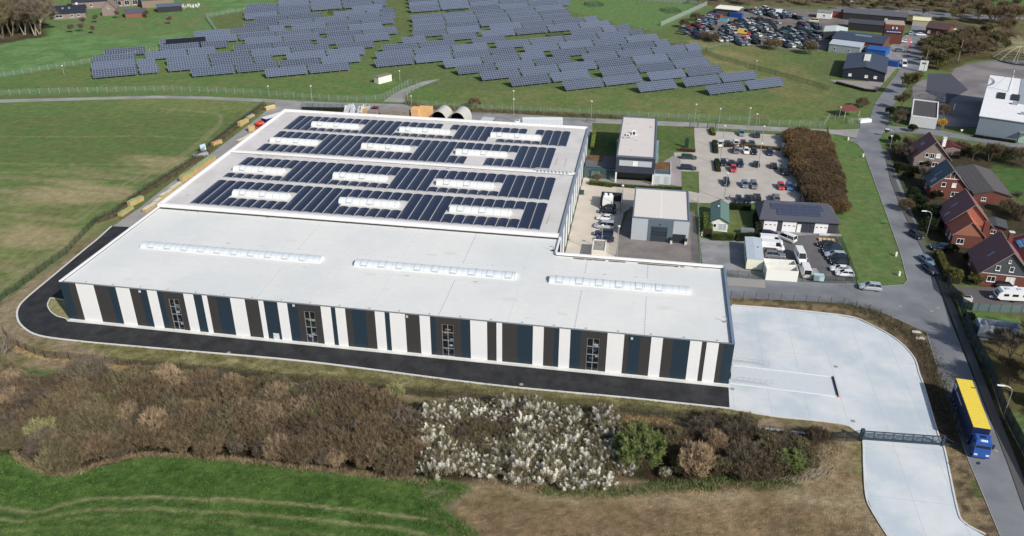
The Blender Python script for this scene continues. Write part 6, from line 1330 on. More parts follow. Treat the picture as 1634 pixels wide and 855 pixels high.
N_PALE = netting('pale_green_net', s(128, 150, 132), .2); N_DARK = netting('dark_green_net', s(40, 60, 54), .34); N_DK = netting('charcoal_net', s(52, 54, 56), .34); N_SLAT = netting('privacy_slats', s(56, 72, 76), .9)
P_PALE = mat('pale_post', s(158, 176, 168), .6); P_DK = mat('dark_post', s(34, 36, 40), .6); P_GR = mat('green_post', s(40, 66, 56), .6)
zD = zm(0, 0, 4.0725); zE = zm(400, 0, 4.0725); zA = zm(800, 0, 4.0725)
fence('pale green mesh fence along the north lane, left of the solar park entrance', [zD(-400, 640), zD(0, 620), zD(400, 605), zD(800, 598), zD(1100, 592), zD(1629, 612), zE(200, 632), zE(500, 655), zE(760, 660), zE(870, 645)], 2.1, 3.4, P_PALE, N_PALE)
fence('pale green mesh fence along the access track into the solar park', [zE(870, 645), zE(960, 590), zE(1035, 548), zE(1110, 562)], 2.1, 2.4, P_PALE, N_PALE)
fence('pale green mesh fence of the solar park from the entrance to the carport', [zE(1110, 562), zE(1020, 615), zE(1020, 665), zE(1100, 690), zE(1400, 712), zE(1629, 722), zA(300, 735), zA(800, 760), zA(1300, 780), zA(1629, 795), zP2(800, 60), zP2(1270, 70), zR2(-60, 270), zR2(100, 320), zR2(210, 308)], 2.1, 3.4, P_PALE, N_PALE)
fence('pale mesh fence between meadow and solar park on the upper left', [zD(-200, 540), zD(0, 505), zD(400, 440), zD(700, 395), zD(1085, 325), zD(1440, 255)], 2.1, 3.2, P_PALE, N_PALE)
fence('short pale slatted fence run climbing the meadow at the upper left', [zD(1440, 255), zD(1340, 115)], 2.2, 2.2, P_PALE, netting('white_net', s(200, 214, 208), .5))
fence('pale mesh fence above the solar park toward the top edge', [zD(1340, 115), zD(1629, 68), zE(300, 20), zE(500, -10)], 2.1, 3.2, P_PALE, N_PALE)
fence('grey mesh fence between grass corner and scrapyard hedge', [zS(-30, 228), zS(370, 45)], 2.2, 2.6, P_PALE, netting('grey_net', s(160, 170, 168), .5))
fence('mesh fence around the paddock below the scrapyard', [zS(560, 395), zS(365, 440), zS(370, 480), zS(560, 540), zS(800, 610), zS(1100, 690), zS(1430, 790)], 2.0, 2.6, P_GR, netting('grass_net', s(90, 120, 96), .35))
fence('grey mesh fence below the trees at the top edge', [zA(700, -10), zA(1000, 12), zA(1300, 32)], 2.2, 3, P_PALE, netting('grey_net2', s(130, 134, 130), .5))
zL = zm(0, 400, 4.0725); zL2 = zm(0, 540, 2.715)
fence('dark post fence between crop field and the west lane', [zL(-60, 370), zL(0, 335), zL(50, 292), zL(110, 258), zL(250, 152), zL(340, 85), zL(435, 20), zT(60, 830), zT(180, 780), zT(350, 650), zT(700, 430), zT(850, 300), zT(980, 195), zT(1100, 110), zT(1150, 70)], 1.8, 2.5, P_GR, N_DARK)
fence('dark post fence along the bank in front of the new hall', [zL(30, 540), zL(75, 610), zL(130, 635), zL(235, 680), zL(300, 700), zL(380, 708), zL(450, 712), zL(700, 740), zL(930, 765), zL(1400, 805)]+[zm(380, 440, 4.0725)(x, y) for x, y in ((230, 680), (700, 735), (1100, 775), (1500, 812))]+[zm(780, 470, 4.0725)(x, y) for x, y in ((200, 740), (700, 775), (1200, 815))]+[zm(960, 600, 3.352)(x, y) for x, y in ((700, 300), (1000, 318), (1280, 350), (1390, 350))], 1.8, 2.5, P_DK, N_DK)
fence('dark mesh fence between side road and concrete yard', [G(1166, 474), zP1(620, 690), zP1(1030, 715), zR4(60, 248), zR4(180, 280), zR4(290, 310), zR4(385, 360), zR4(480, 415), zR4(570, 465), zR4(650, 520), zR4(710, 580), zR4(770, 640), zR4(800, 700), zR4(850, 820), zR5(900, 100), zR5(1010, 400), zR5(1060, 560)], 1.6, 2.6, P_DK, netting('thin_net', s(60, 60, 56), .12))
fence('green mesh fence in front of the container yard', [zP1(430, 500), zP1(770, 525), zP1(1050, 540), zP1(1300, 555), zP1(1560, 562)], 1.8, 2.5, P_GR, N_DARK)
fence('green mesh fence between yard cars and the lawn', [zP1(1390, 150), zP1(1430, 230), zP1(1500, 400), zP1(1560, 562)], 1.9, 2.5, P_GR, netting('turquoise_net', s(70, 120, 112), .5))
fence('tall green fence behind the brown hedge bank', [zP2(1300, 112), zP2(1360, 380), zP2(1410, 600), zP2(1445, 830)], 2.2, 2.6, P_GR, netting('hedge_net', s(60, 96, 88), .7))
fence('pale fence between workshop forecourt and gravel yard', [zP1(180, -150), zP1(190, 120), zP1(205, 385)], 1.9, 2.6, P_PALE, netting('blue_grey_net', s(140, 156, 160), .35))
fence('pale mesh fence on the near side of the staff yard', [zO2(735, 80), zO2(715, 270), zO2(690, 420), zO2(672, 650)], 1.8, 2.4, P_PALE, netting('steel_net', s(120, 130, 136), .25))
fence('dark slatted fence between street pavement and gardens', [zR4(950, 30), zR4(985, 165), zR4(1060, 235), zR4(1165, 560), zR4(1330, 850), zR5(1450, 390), zR5(1634, 740), G(1700, 850)], 2.5, 2.6, P_DK, N_SLAT, name='slatted_fence')
fence('grey-green slatted screen below the caravan', [zR4(1060, 240), zR4(1180, 305), zR4(1400, 318), zR4(1700, 325)], 1.8, 2.2, P_GR, netting('screen_slats', s(92, 112, 114), .9), name='slatted_fence')
fence('low slatted screen left of the grey container', [zR4(1150, 440), zR4(1212, 512)], 1.8, 2.0, P_GR, MATS['screen_slats'], name='slatted_fence')
fence('grey wire fence behind the rear hall planting', [zN0(550, 155), zN0(880, 160), zN0(1060, 160)], 1.8, 2.2, M_DARKM, netting('lane_net', s(96, 108, 120), .5))
fence('dark brown panel fence beside the heap of goods', [zN0(880, 178), zN0(1060, 180)], 1.2, 2.2, M_DARKM, netting('brown_slats', s(70, 52, 44), .95), name='panel_fence')
fence('low rail fence on the north verge beside the car park', [zP2(290, 70), zP2(350, 80), zP2(480, 100)], 1.2, 1.8, mat('yellow_post', s(150, 150, 80), .6), netting('yel_net', s(150, 150, 80), .15))
for (q, l) in [(zP2(145, 75), 'steel lane gate left of the car park entrance'), (zP2(300, 75), 'steel lane gate right of the car park entrance'), (zO(450, 130), 'steel lane gate beside the rear hall corner')]:
    t = thing('lane_gate', l, 'gate', (*q, 0), R_(12), 'gates on the north lane'); b_ = MB()
    for k in range(6): b_.tube((-1.2+k*.5, 0, 0), (-1.2+k*.5, 0, 1.6), .04, n=4)
    b_.build('gate_leaf', M_GATE, t); MB().box(-1.4, -1.25, -.1, .1, 0, 1.9).build('post', M_GATE, t); MB().box(1.35, 1.5, -.1, .1, 0, 1.9).build('post', M_GATE, t)
# little green-fenced drain pits in the solar park
for (q, l) in [(zA(600, 35), 'green caged pit in the grass, leftmost of the upper pair'), (zA(1098, 75), 'green caged pit in the grass, right of the upper pair'), (zA(1175, 308), 'green caged pit at the right edge of the solar park'), (zE(565, 85), 'green caged pit in the left solar clearing'), (zE(1335, 85), 'green caged pit in the middle solar clearing'), (zA(360, 245), 'long green cage in the gap between solar rows')]:
    t = thing('caged_pit', l, 'cage', (*q, 0), UA, 'green caged pits in the solar park'); b_ = MB(); n_ = MB(); r_ = 4.0
    pts = [(-r_, -r_), (r_, -r_), (r_, r_), (-r_, r_)]
    for i in range(4):
        a, c = pts[i], pts[(i+1) % 4]; n_.add([(*a, 0), (*c, 0), (*c, 1.6), (*a, 1.6)], [(0, 1, 2, 3)])
        for k in range(3): b_.tube((a[0]+(c[0]-a[0])*k/3, a[1]+(c[1]-a[1])*k/3, 0), (a[0]+(c[0]-a[0])*k/3, a[1]+(c[1]-a[1])*k/3, 1.7), .05, n=4)
    b_.build('post', P_GR, t); n_.build('netting', N_DARK, t); MB().tube((0, 0, 0), (0, 0, .8), .6, n=10).build('drain_shaft', mat('shaft_green', s(70, 110, 90), .7), t)
# ------------------------------------------------------------------ lamp posts
def mast_lamp(h, head=.0):
    t = thing('lamp_post', 'x', 'lamp post'); MB().tube((0, 0, 0), (0, 0, h), .11, .07, 6).build('pole', M_GALV, t); MB().tube((0, 0, h), (0, 0, h+.28), .28, .3, 8).build('lamp_head', mat('lamp_white', s(228, 228, 220), .4), t); return Proto(t)
LP = mast_lamp(7.6)
for (q, l) in [(zO2(712, 275), 'lamp post beside the black enclosure'), (zO2(678, 650), 'lamp post at the near end of the staff yard fence'), (zO2(538, 640), 'lamp post rising over the flat-roofed kiosk'), (zP2(410, 705), 'lamp post in the lower left of the car park'), (zP2(705, 430), 'lamp post in the middle of the car park'), (zP2(670, 160), 'lamp post at the top row of the car park'), (zP2(355, 110), 'lamp post at the top left corner of the car park'), (zP2(392, 268), 'lamp post at the left end of the low hedge'), (zP2(372, 400), 'lamp post beside the left navy car'), (zP2(728, 272), 'lamp post in the low hedge, middle'), (zP2(612, 105), 'lamp post on the lane verge above the car park'), (zP2(148, 70), 'lamp post at the car park entrance gate'), (zE(405, 700), 'lamp post on the north lane left of the heap of goods'), (zA(580, 805), 'lamp post on the north lane beside the white lorry'), (zA(80, 790), 'lamp post on the north lane near the green kiosk'), (zN(1352, 205+0), 'lamp post in front of the solar park hedge shrubs')]:
    LP.put((*q, .02), 0, l, 'lamp posts around factory and car park')
LS = mast_lamp(3.6)
for (q, l) in [(zD(418, 488), 'short camera post at the left end of the solar park'), (zE(120, 625), 'short camera post on the fence left of the entrance'), (zE(970, 522), 'short camera post beside the cream hut'), (zE(1045, 690), 'short camera post right of the access track'), (zS(795, 605), 'short camera post at the right fence of the solar park'), (zR2(25, 260), 'short post beside the red carport')]:
    LS.put((*q, .0), 0, l, 'camera posts in the solar park')
def street_lamp():
    t = thing('street_lamp', 'x', 'street lamp'); pts = [(0, 0, 0), (0, 0, 5.2), (-.1, 0, 5.8), (-.45, 0, 6.25), (-1.0, 0, 6.5), (-1.4, 0, 6.55)]
    MB().path(pts, .07, 6).build('pole', M_GALV, t); MB().hull8([(-2.6, -.14, 6.5), (-1.4, -.12, 6.48), (-1.4, .12, 6.48), (-2.6, .14, 6.5)], [(-2.6, -.1, 6.65), (-1.4, -.1, 6.68), (-1.4, .1, 6.68), (-2.6, .1, 6.65)]).build('lamp_head', W_WHITE, t); return Proto(t)
SLP = street_lamp()
for (q, a, l) in [(zR3(785, 470), 5, 'curved street lamp beside the black car on the street'), (zR5(1450, 420), 0, 'curved street lamp behind the fence next to the yellow-roofed lorry'), (zR2(465, 540), 0, 'curved street lamp at the upper street corner'), (zS(1634, 120), 20, 'curved street lamp near the brick shed at the top')]:
    SLP.put((*q, .02), R_(a), l, 'street lamps along the street')
for (q, h, l) in [(zR1(745, 680), 11, 'wooden telegraph pole beside the white sign board'), (zR1(1060, 530), 9, 'thin pole in the olive bushes'), (zR1(600, 460), 8, 'pole carrying the pink banner'), (zR2(1010, 235), 4, 'slim post on the asphalt painted dark as shadow')]:
    t = thing('utility_pole', l, 'pole', (*q, 0)); MB().tube((0, 0, 0), (0, 0, h), .13, .09, 6).build('shaft', mat('pole_grey', s(150, 146, 140), .8), t)
t = thing('sign_board', 'white totem sign board by the road under the trees', 'sign', (*zR1(750, 625), 0), R_(-15)); MB().box(-1.5, 1.5, -.2, .2, .6, 4.6).build('board', W_WHITE, t); MB().box(-.8, .8, -.23, -.2, 3.2, 3.9).build('emblem', mat('emblem_grey', s(90, 100, 100), .6), t)
t = thing('banner_flag', 'pink and white banner flag beside the brick tower road', 'flag', (*zR1(605, 455), 0), R_(-15)); MB().tube((0, 0, 0), (0, 0, 6.5), .06).build('pole', M_GALV, t); MB().box(-.1, 1.1, -.03, .03, 1.6, 6.3).build('cloth', mat('banner_pink', s(236, 130, 150), .6), t)
t = thing('company_sign', 'dark green pillar sign on the lawn by the car park entrance', 'sign', (*zO(1280, 355), 0), R_(0)); MB().box(-.6, .6, -.2, .2, 0, 3.0).build('pillar', mat('pillar_green', s(36, 64, 52), .5), t)
t = thing('road_sign', 'round-headed road sign post beside the street opposite the lorry cab', 'road sign', (*zB(1300, 470), 0), R_(0)); MB().tube((0, 0, 0), (.0, 0, 2.6), .04).build('post', M_GALV, t); MB().tube((0, -.02, 2.7), (0, .02, 2.7), .32, n=12).build('sign_plate', M_DARKM, t)
for (q, l) in [(zR2(1075, 440), 'give-way style sign on the side road left of the white hall'), (zR2(470, 490), 'triangular sign on the corner below the upper street lamp')]:
    t = thing('road_sign', l, 'road sign', (*q, 0)); MB().tube((0, 0, 0), (0, 0, 2.5), .04).build('post', M_GALV, t); MB().add([(-.45, -.03, 3.0), (.45, -.03, 3.0), (0, -.03, 2.2), (-.45, .03, 3.0), (.45, .03, 3.0), (0, .03, 2.2)], [(0, 2, 1), (3, 4, 5), (0, 1, 4, 3), (1, 2, 5, 4), (2, 0, 3, 5)]).build('sign_plate', W_WHITE, t)
mk = tag(MB().box(-.2, .2, -.2, .2, 0, 1.0).build('marker_post', W_WHITE), 'x', 'marker post'); MP = Proto(mk)
for (q, l) in [(zR2(235, 600), 'white marker post on the lawn edge below the junction'), (zR3(520, 645), 'white marker post on the lower lawn edge'), (zR2(105, 455), 'white marker post at the top corner of the lawn'), (zP1(218, 140), 'white marker post at the conifer hedge corner'), (zR3(548, 815), 'white marker post at the bottom corner of the lawn')]:
    MP.put((*q, 0), 0, l, 'white marker posts')
jb = tag(MB().box(-2.2, 2.2, -.7, .7, 0, 1.0).box(-1.9, 1.9, -.75, .75, 1.0, 1.1).build('jersey_block', W_WHITE, None, (*zR2(248, 298), .03), R_(25)), 'white blocks lying at the junction below the carport fence', 'blocks')
# ------------------------------------------------------------------ vegetation
def veg(name, col, col2, var=.35, tr=.0):
    m = mat(name, col, .9, var, 1.2, col2=col2, scale2=.9)
    t = m.node_tree; b = t.nodes['Principled BSDF']; src = b.inputs['Base Color'].links[0].from_socket
    oi = t.nodes.new('ShaderNodeObjectInfo'); r = t.nodes.new('ShaderNodeMapRange'); r.inputs[3].default_value = .78; r.inputs[4].default_value = 1.2
    t.links.new(oi.outputs['Random'], r.inputs[0]); v = t.nodes.new('ShaderNodeVectorMath'); v.operation = 'SCALE'
    t.links.new(src, v.inputs[0]); t.links.new(r.outputs[0], v.inputs['Scale']); t.links.new(v.outputs[0], b.inputs['Base Color'])
    return m
V_BRN = veg('brown_twigs', s(130, 112, 84), s(108, 92, 66)); V_OLV = veg('olive_twigs', s(128, 118, 86), s(106, 98, 68)); V_TAN = veg('tan_twigs', s(168, 146, 114), s(142, 120, 92))
V_PUR = veg('dusky_twigs', s(118, 102, 82), s(98, 84, 66)); V_GRY = veg('grey_twigs', s(120, 108, 92), s(96, 86, 72)); V_WIL = veg('willow_leaves', s(138, 150, 84), s(112, 130, 68)); V_DGR = veg('dark_leaves', s(52, 66, 34), s(40, 52, 28))
V_HDG = veg('rust_hedge', s(126, 102, 68), s(102, 82, 52)); V_HD2 = veg('umber_hedge', s(108, 90, 66), s(90, 74, 54)); V_WHT = veg('blossom', s(240, 236, 220), s(222, 218, 198), .1); V_YEL = veg('forsythia', s(216, 176, 40), s(180, 140, 30)); V_GRN = veg('green_hedge', s(98, 116, 52), s(78, 94, 40)); V_DRY = veg('dry_grass', s(190, 168, 118), s(156, 134, 90)); V_GGR = veg('grass_blades', s(92, 128, 50), s(70, 104, 38)); V_MOS = veg('mossy_twigs', s(124, 118, 52), s(94, 94, 44))
V_OLM = veg('olive_moss', s(118, 112, 70), s(92, 90, 54))
M_BARK = mat('bark', s(112, 100, 84), .95, .3, 4); M_BARKL = mat('pale_bark', s(150, 142, 120), .9, .25, 4)
def quadcloud(name, P, Dv, Ln, Wd, m, seed=0):
    """thin leaf/twig blades: centres P, directions Dv, lengths, widths"""
    r = np.random.default_rng(seed); n = len(P); Dv = Dv/np.linalg.norm(Dv, axis=1, keepdims=True)
    A = r.normal(size=(n, 3)); S_ = np.cross(Dv, A); S_ /= np.linalg.norm(S_, axis=1, keepdims=True)
    a = P-S_*Wd[:, None]/2; b_ = P+S_*Wd[:, None]/2; e = P+Dv*Ln[:, None]
    c = e+S_*Wd[:, None]*.3; d = e-S_*Wd[:, None]*.3
    V = np.stack([a, b_, c, d], 1).reshape(-1, 3)
    me = bpy.data.meshes.new(name); me.vertices.add(len(V)); me.vertices.foreach_set('co', V.reshape(-1).astype(np.float32))
    me.loops.add(4*n); me.loops.foreach_set('vertex_index', np.arange(4*n, dtype=np.int32)); me.polygons.add(n); me.polygons.foreach_set('loop_start', (np.arange(n)*4).astype(np.int32))
    me.update(calc_edges=True); me.materials.append(m); return me
def bushpts(n, rx, h, seed, lumps=6, shell=.45, base=.1, spread=.16, shoots=110):
    """points along upright shoots that start all over a low dome; gives the ragged, spiky outline of a leafless shrub"""
    r = np.random.default_rng(seed)
    a = r.uniform(0, 2*math.pi, shoots); q = np.sqrt(r.random(shoots))*rx*.92; dome = np.sqrt(np.maximum(1-(q/rx)**2, 0.02))
    top = h*(.42+.58*dome)*r.uniform(.78, 1.08, shoots)
    x, y = np.cos(a)*q, np.sin(a)*q; ln = r.uniform(.35, .7, shoots)*h*.62
    lean = np.stack([np.cos(a)*q/rx*.55, np.sin(a)*q/rx*.55, np.ones(shoots)], 1)+r.normal(size=(shoots, 3))*.14; lean /= np.linalg.norm(lean, axis=1, keepdims=True)
    k = r.integers(0, shoots, n); f_ = r.random(n)**.75
    T = np.stack([x, y, top], 1)[k]; P = T-lean[k]*((1-f_)*ln[k])[:, None]
    P += r.normal(size=(n, 3))*spread*(1.25-f_)[:, None]*np.array([1, 1, .6]); P[:, 2] = np.maximum(P[:, 2], base*r.random(n))
    return P, lean[k]*np.array([1, 1, .35]), r
def bush(name, label, cat, m, rx, h, n, seed, tl=.7, tw=.06, up=.8, stems=7, stem_m=None, rnd=.5, m2=None, n2=0, sh=110, spr=.16):
    t = thing(name, label, cat); P, d, r = bushpts(n, rx, h, seed, shoots=sh, spread=spr)
    D_ = d*.9+np.array([0, 0, up])+r.normal(size=(n, 3))*rnd
    link('twigs' if 'twig' in m.name or 'hedge' in m.name else 'foliage', quadcloud('twigs', P, D_, r.uniform(.5, 1.1, n)*tl, r.uniform(.7, 1.3, n)*tw, m, seed), t)
    if m2 is not None:
        P, d, r = bushpts(n2, rx, h*1.04, seed+100, spread=.19, shoots=30); link('blossom', quadcloud('blossom', P, d*.5+np.array([0, 0, .6])+r.normal(size=(n2, 3))*.7, r.uniform(.4, 1, n2)*.17, r.uniform(.7, 1.2, n2)*.062, m2, seed), t)
    if stems:
        sb = MB(); rr = random.Random(seed)
        for k in range(stems):
            a = rr.uniform(0, 6.28); q = rr.uniform(.2, .75)*rx; p0 = Vector((math.cos(a)*.15*rx, math.sin(a)*.15*rx, 0)); p1 = Vector((math.cos(a)*q*.6, math.sin(a)*q*.6, h*.45)); p2 = Vector((math.cos(a)*q, math.sin(a)*q, h*rr.uniform(.75, .98)))
            sb.tube(p0, p1, .07, .045, 4, cap=False); sb.tube(p1, p2, .045, .015, 4, cap=False)
        sb.build('stems', stem_m or M_BARK, t)
    return Proto(t)
def tree(name, label, m, h, rx, n, seed, tl=.9, tw=.05, bark=None, trunks=1, up=.5, crown0=.3):
    t = thing(name, label, 'tree'); rr = random.Random(seed); tb = MB(); tips = []
    def branch(p, d, l, r, dep):
        q = p+d*l; tb.tube(p, q, r, r*.62, 5 if dep < 2 else 3, cap=False)
        if dep >= 4: tips.append((p, q)); return
        if dep >= 2: tips.append((p, q))
        k = 3 if dep < 3 else 2
        for i in range(k+(dep == 0)):
            a = rr.uniform(0, 6.28); tlt = rr.uniform(.25, .75); o = d.orthogonal().normalized(); o = Matrix.Rotation(a, 3, d) @ o
            nd = (d*math.cos(tlt)+o*math.sin(tlt)+Vector((0, 0, .12))).normalized(); branch(q, nd, l*rr.uniform(.6, .85), r*.55, dep+1)
    for k in range(trunks):
        a = 6.28*k/max(trunks, 1)+rr.random(); d0 = Vector((math.cos(a)*(.28 if trunks > 1 else .04), math.sin(a)*(.28 if trunks > 1 else .04), 1)).normalized()
        branch(Vector((math.cos(a)*.3*(trunks > 1), math.sin(a)*.3*(trunks > 1), 0)), d0, h*(crown0 if trunks == 1 else .3), h*.018+.04, 0)
    tb.build('trunk', bark or M_BARK, t)
    r = np.random.default_rng(seed); T0 = np.array([list(a) for a, b_ in tips]); T1 = np.array([list(b_) for a, b_ in tips]); k = r.integers(0, len(tips), n); f_ = r.random((n, 1))
    P = T0[k]*(1-f_)+T1[k]*f_+r.normal(size=(n, 3))*.18*rx/3; D_ = (T1-T0)[k]; D_ = D_/(np.linalg.norm(D_, axis=1, keepdims=True)+1e-6)+r.normal(size=(n, 3))*.6+np.array([0, 0, up])
    link('crown', quadcloud('crown', P, D_, r.uniform(.4, 1.1, n)*tl, r.uniform(.6, 1.3, n)*tw, m, seed), t)
    return Proto(t)
TG = 'bare bushes of the thicket'
BB = [bush('bare_bush', 'x', 'bush', V_BRN, 2.9, 3.6, 3800, 1, .75, .05), bush('bare_bush', 'x', 'bush', V_BRN, 2.8, 4.0, 3800, 2, .8, .05), bush('bare_bush', 'x', 'bush', V_PUR, 2.9, 3.3, 3800, 3, .7, .05), bush('bare_bush', 'x', 'bush', V_OLV, 2.7, 3.4, 3600, 4, .7, .05), bush('bare_bush', 'x', 'bush', V_TAN, 2.6, 4.0, 3300, 5, .8, .05), bush('bare_bush', 'x', 'bush', V_GRY, 2.8, 3.6, 2800, 6, .8, .045)]
LB = ['brown bare bush in the dense thicket before the front fence', 'brown bare bush in the dense thicket before the front fence', 'dusky purple-brown bare bush in the thicket', 'olive-tinged bare bush in the thicket', 'tan bare bush standing out of the thicket', 'grey bare bush with open twigs in the thicket']
for i, b_ in enumerate(BB): b_.root['label'] = LB[i]
BW = bush('blossom_bush', 'white blossoming bush in the flowering patch of the thicket', 'bush', V_OLV, 2.5, 3.6, 1800, 7, .7, .045, m2=V_WHT, n2=8500)
BW2 = bush('blossom_bush', 'white blossoming bush in the flowering patch of the thicket', 'bush', V_OLV, 2.3, 3.0, 1600, 8, .6, .045, m2=V_WHT, n2=6500)
zK = zm(600, 600, 3.352)
THW = [G(*q) for q in [(-60, 596), (0, 592), (20, 600), (60, 620), (110, 612), (180, 612), (240, 604), (420, 622), (560, 638), (668, 655), (676, 765), (560, 752), (400, 730), (250, 722), (180, 736), (95, 756), (30, 727), (-60, 700)]]
EAST = [G(*q) for q in [(1120, 672), (1200, 684), (1330, 705), (1300, 735), (1285, 755), (1240, 765), (1130, 765), (1060, 765), (1060, 700)]]
FLW = [G(*q) for q in [(680, 655), (760, 655), (870, 662), (1010, 680), (985, 700), (1000, 775), (880, 782), (760, 760), (676, 764)]]
HOL2 = [G(*q) for q in [(860, 705), (985, 708), (990, 724), (900, 722), (855, 718)]]
HOL = [G(*q) for q in [(712, 684), (834, 690), (826, 722), (790, 716), (728, 732)]]
rr = random.Random(21)
def scatter(poly, step, fn, jit=.45):
    xs = [p[0] for p in poly]; ys = [p[1] for p in poly]; y = min(ys); row = 0
    while y < max(ys):
        x = min(xs)+(row % 2)*step/2
        while x < max(xs):
            px, py = x+rr.uniform(-jit, jit)*step, y+rr.uniform(-jit, jit)*step
            if inpoly(px, py, poly): fn(px, py)
            x += step
        y += step*.86; row += 1
cnt = 0; FLX = G(678, 700)[0]
def thk(x, y):
    global cnt
    nz_ = float(fbm(np.array([x]), np.array([y]), .09, 5)[0]); r_ = rr.random()
    if x > FLX-7 and rr.random() < .22*(1-(FLX-x)/9):
        BW2.put((x, y, -.05), rr.uniform(0, 6.28), 'small white blossoming bush at the brown edge of the flowering patch', 'white blossoming bushes', rr.uniform(.4, .75)); return
    i = 3 if nz_ > .62 and r_ < .6 else (2 if nz_ < .4 and r_ < .6 else rr.choice([0, 0, 1, 1, 2, 3, 4, 5]))
    sc = rr.uniform(.72, 1.08); BB[i].put((x, y, -.05), rr.uniform(0, 6.28), None, TG, (sc, sc, sc*rr.uniform(.85, 1.1))); cnt += 1
scatter(THW, 2.55, thk)
fl = 0
def flower(x, y):
    global fl
    if inpoly(x, y, HOL) or (inpoly(x, y, HOL2) and rr.random() < .7):
        BB[rr.choice([3, 5, 3])].put((x, y, -.05), rr.uniform(0, 6.28), 'olive bare bush in the hollow of the flowering patch', TG, rr.uniform(.55, .75)); return
    if rr.random() < .12: BB[3].put((x, y, -.05), rr.uniform(0, 6.28), 'olive-tinged bare bush among white blossom', TG, rr.uniform(.6, .85)); return
    rr.choice([BW, BW2]).put((x, y, -.05), rr.uniform(0, 6.28), 'white blossoming bush in the flowering patch of the thicket', 'white blossoming bushes', (lambda q: (q, q, q*rr.uniform(.7, 1.15)))(rr.uniform(.75, 1.15))); fl += 1
scatter(FLW, 2.2, flower)
def east(x, y):
    BB[rr.choice([3, 5, 2, 3])].put((x, y, -.05), rr.uniform(0, 6.28), 'dark bare bush in the lower east end of the thicket', TG, rr.uniform(.6, .85))
scatter(EAST, 3.2, east)
WI = bush('willow_bush', 'large round leafing green willow bush right of the white blossom', 'bush', V_WIL, 3.8, 6.2, 12000, 31, .6, .06)
WI.put((*G(1018, 744), 0), 0, None, None, (1.15, 1.15, 1.1))
w2 = WI.put((*zm(960, 600, 3.352)(1010, 500), 0), 1, 'low spreading dark green willow near the brushwood heap', None, (.75, .75, .5))
TB = bush('tan_shrub', 'tall tan bare shrub right of the green willow bush', 'bush', V_TAN, 3.2, 5.6, 5000, 32, .9, .055)
TB.put((*zm(960, 600, 3.352)(490, 540), 0), 0)
TB.put((*zm(960, 600, 3.352)(600, 420), 0), 2, 'smaller tan bare shrub behind the tall tan shrub', None, (.7, .7, .75))
BW.put((*zm(960, 600, 3.352)(340, 540), 0), 1, 'small sparse blossoming bush between willow and tan shrub', None, .45)
BB[5].put((*zm(960, 600, 3.352)(760, 480), 0), 1, 'open grey bare bush between tan shrub and low willow', None, 1.1)
BB[3].put((*zm(960, 600, 3.352)(900, 420), 0), 1, 'yellowish bare bush behind the low willow', None, .9)
WI.put((*zm(0, 540, 2.715)(1370, 345), 0), 1, 'green-tinged bush inside the brown thicket near its right end', None, (.6, .6, .5))
WI.put((*zm(0, 540, 2.715)(1110, 270), 0), 2, 'dull green bush inside the thicket below the second window', None, (.5, .5, .42))
WI.put((*zm(0, 540, 2.715)(50, 140), 0), 2, 'small fresh green shrub on the bank at the far left', None, (.35, .35, .25))
V_PGR = veg('pale_green_twigs', s(168, 166, 110), s(140, 140, 90))
PG = bush('pale_bush', 'pale green lichened bush at the lower left of the thicket', 'bush', V_PGR, 2.6, 3.6, 2600, 33, .8, .055); PG.put((*zm(0, 540, 2.715)(190, 440), 0), 0)
PG.put((*zm(600, 600, 3.352)(100, 130), 0), 1, 'pale yellow-green bush at the upper right end of the brown thicket', None, .8)
TR_ = tree('bare_tree', 'many-stemmed bare tree with pale trunks at the left end of the thicket', V_GRY, 6.0, 3.5, 2600, 41, .8, .035, M_BARKL, 6); TR_.put((*zm(0, 540, 2.715)(370, 215), 0), 0)
TR_.put((*zm(0, 540, 2.715)(440, 185), 0), 2, 'smaller many-stemmed bare tree right of the pale-trunked one', None, .75)
TR_.put((*G(4, 580), 0), 1, 'bare tree cut by the left picture edge', None, 1.0)
# brushwood heap
hp_ = MB(); rr2 = random.Random(6); c0 = zm(960, 600, 3.352)(1080, 540)
for k in range(150):
    x, y = rr2.gauss(0, 2.3), rr2.gauss(0, .9); a = rr2.gauss(.6, .45); l = rr2.uniform(.8, 2.4); z = rr2.uniform(.05, 1.0)*math.exp(-x*x/10)
    hp_.tube((x, y, z), (x+math.cos(a)*l, y+math.sin(a)*l, z+rr2.uniform(-.05, .5)), .035, .02, 4, cap=False)
tag(hp_.build('brushwood_heap', M_BARKL, None, (*c0, 0), R_(25)), 'heap of cut brushwood on bare soil left of the gate', 'brushwood')
# dry grass fringe
def tufts(name, lines, wd, n, m, hgt, label, cat, tw=.05):
    P = []; r = np.random.default_rng(9)
    for ln in lines:
        L_ = [math.hypot(b_[0]-a[0], b_[1]-a[1]) for a, b_ in zip(ln[:-1], ln[1:])]; tot = sum(L_)
        for (a, b_), l in zip(zip(ln[:-1], ln[1:]), L_):
            k = int(n*l/tot); f_ = r.random((k, 1)); P.append(np.concatenate([np.array([a])*(1-f_)+np.array([b_])*f_+r.normal(size=(k, 2))*wd, np.zeros((k, 1))], 1))
    P = np.concatenate(P); D_ = r.normal(size=P.shape)*.4+np.array([0, 0, 1]); k = len(P)
    o = link(name, quadcloud(name, P, D_, r.uniform(.4, 1.2, k)*hgt, r.uniform(.6, 1.4, k)*tw, m, 3)); tag(o, label, cat, None, 'stuff')
tufts('dry_grass', [smoothline(GP((20, 722), (60, 748), (110, 756), (180, 735), (250, 726), (400, 736), (560, 755), (680, 768)))], .35, 7000, V_TAN, .5, 'dry straw-coloured grass fringe between thicket and green field', 'dry grass')
tufts('dry_grass', [GP((760, 765), (850, 778), (1000, 783), (1240, 768), (1300, 745), (1340, 710))], .8, 6000, V_TAN, .45, 'dry grass fringe between thicket and bare soil', 'dry grass')
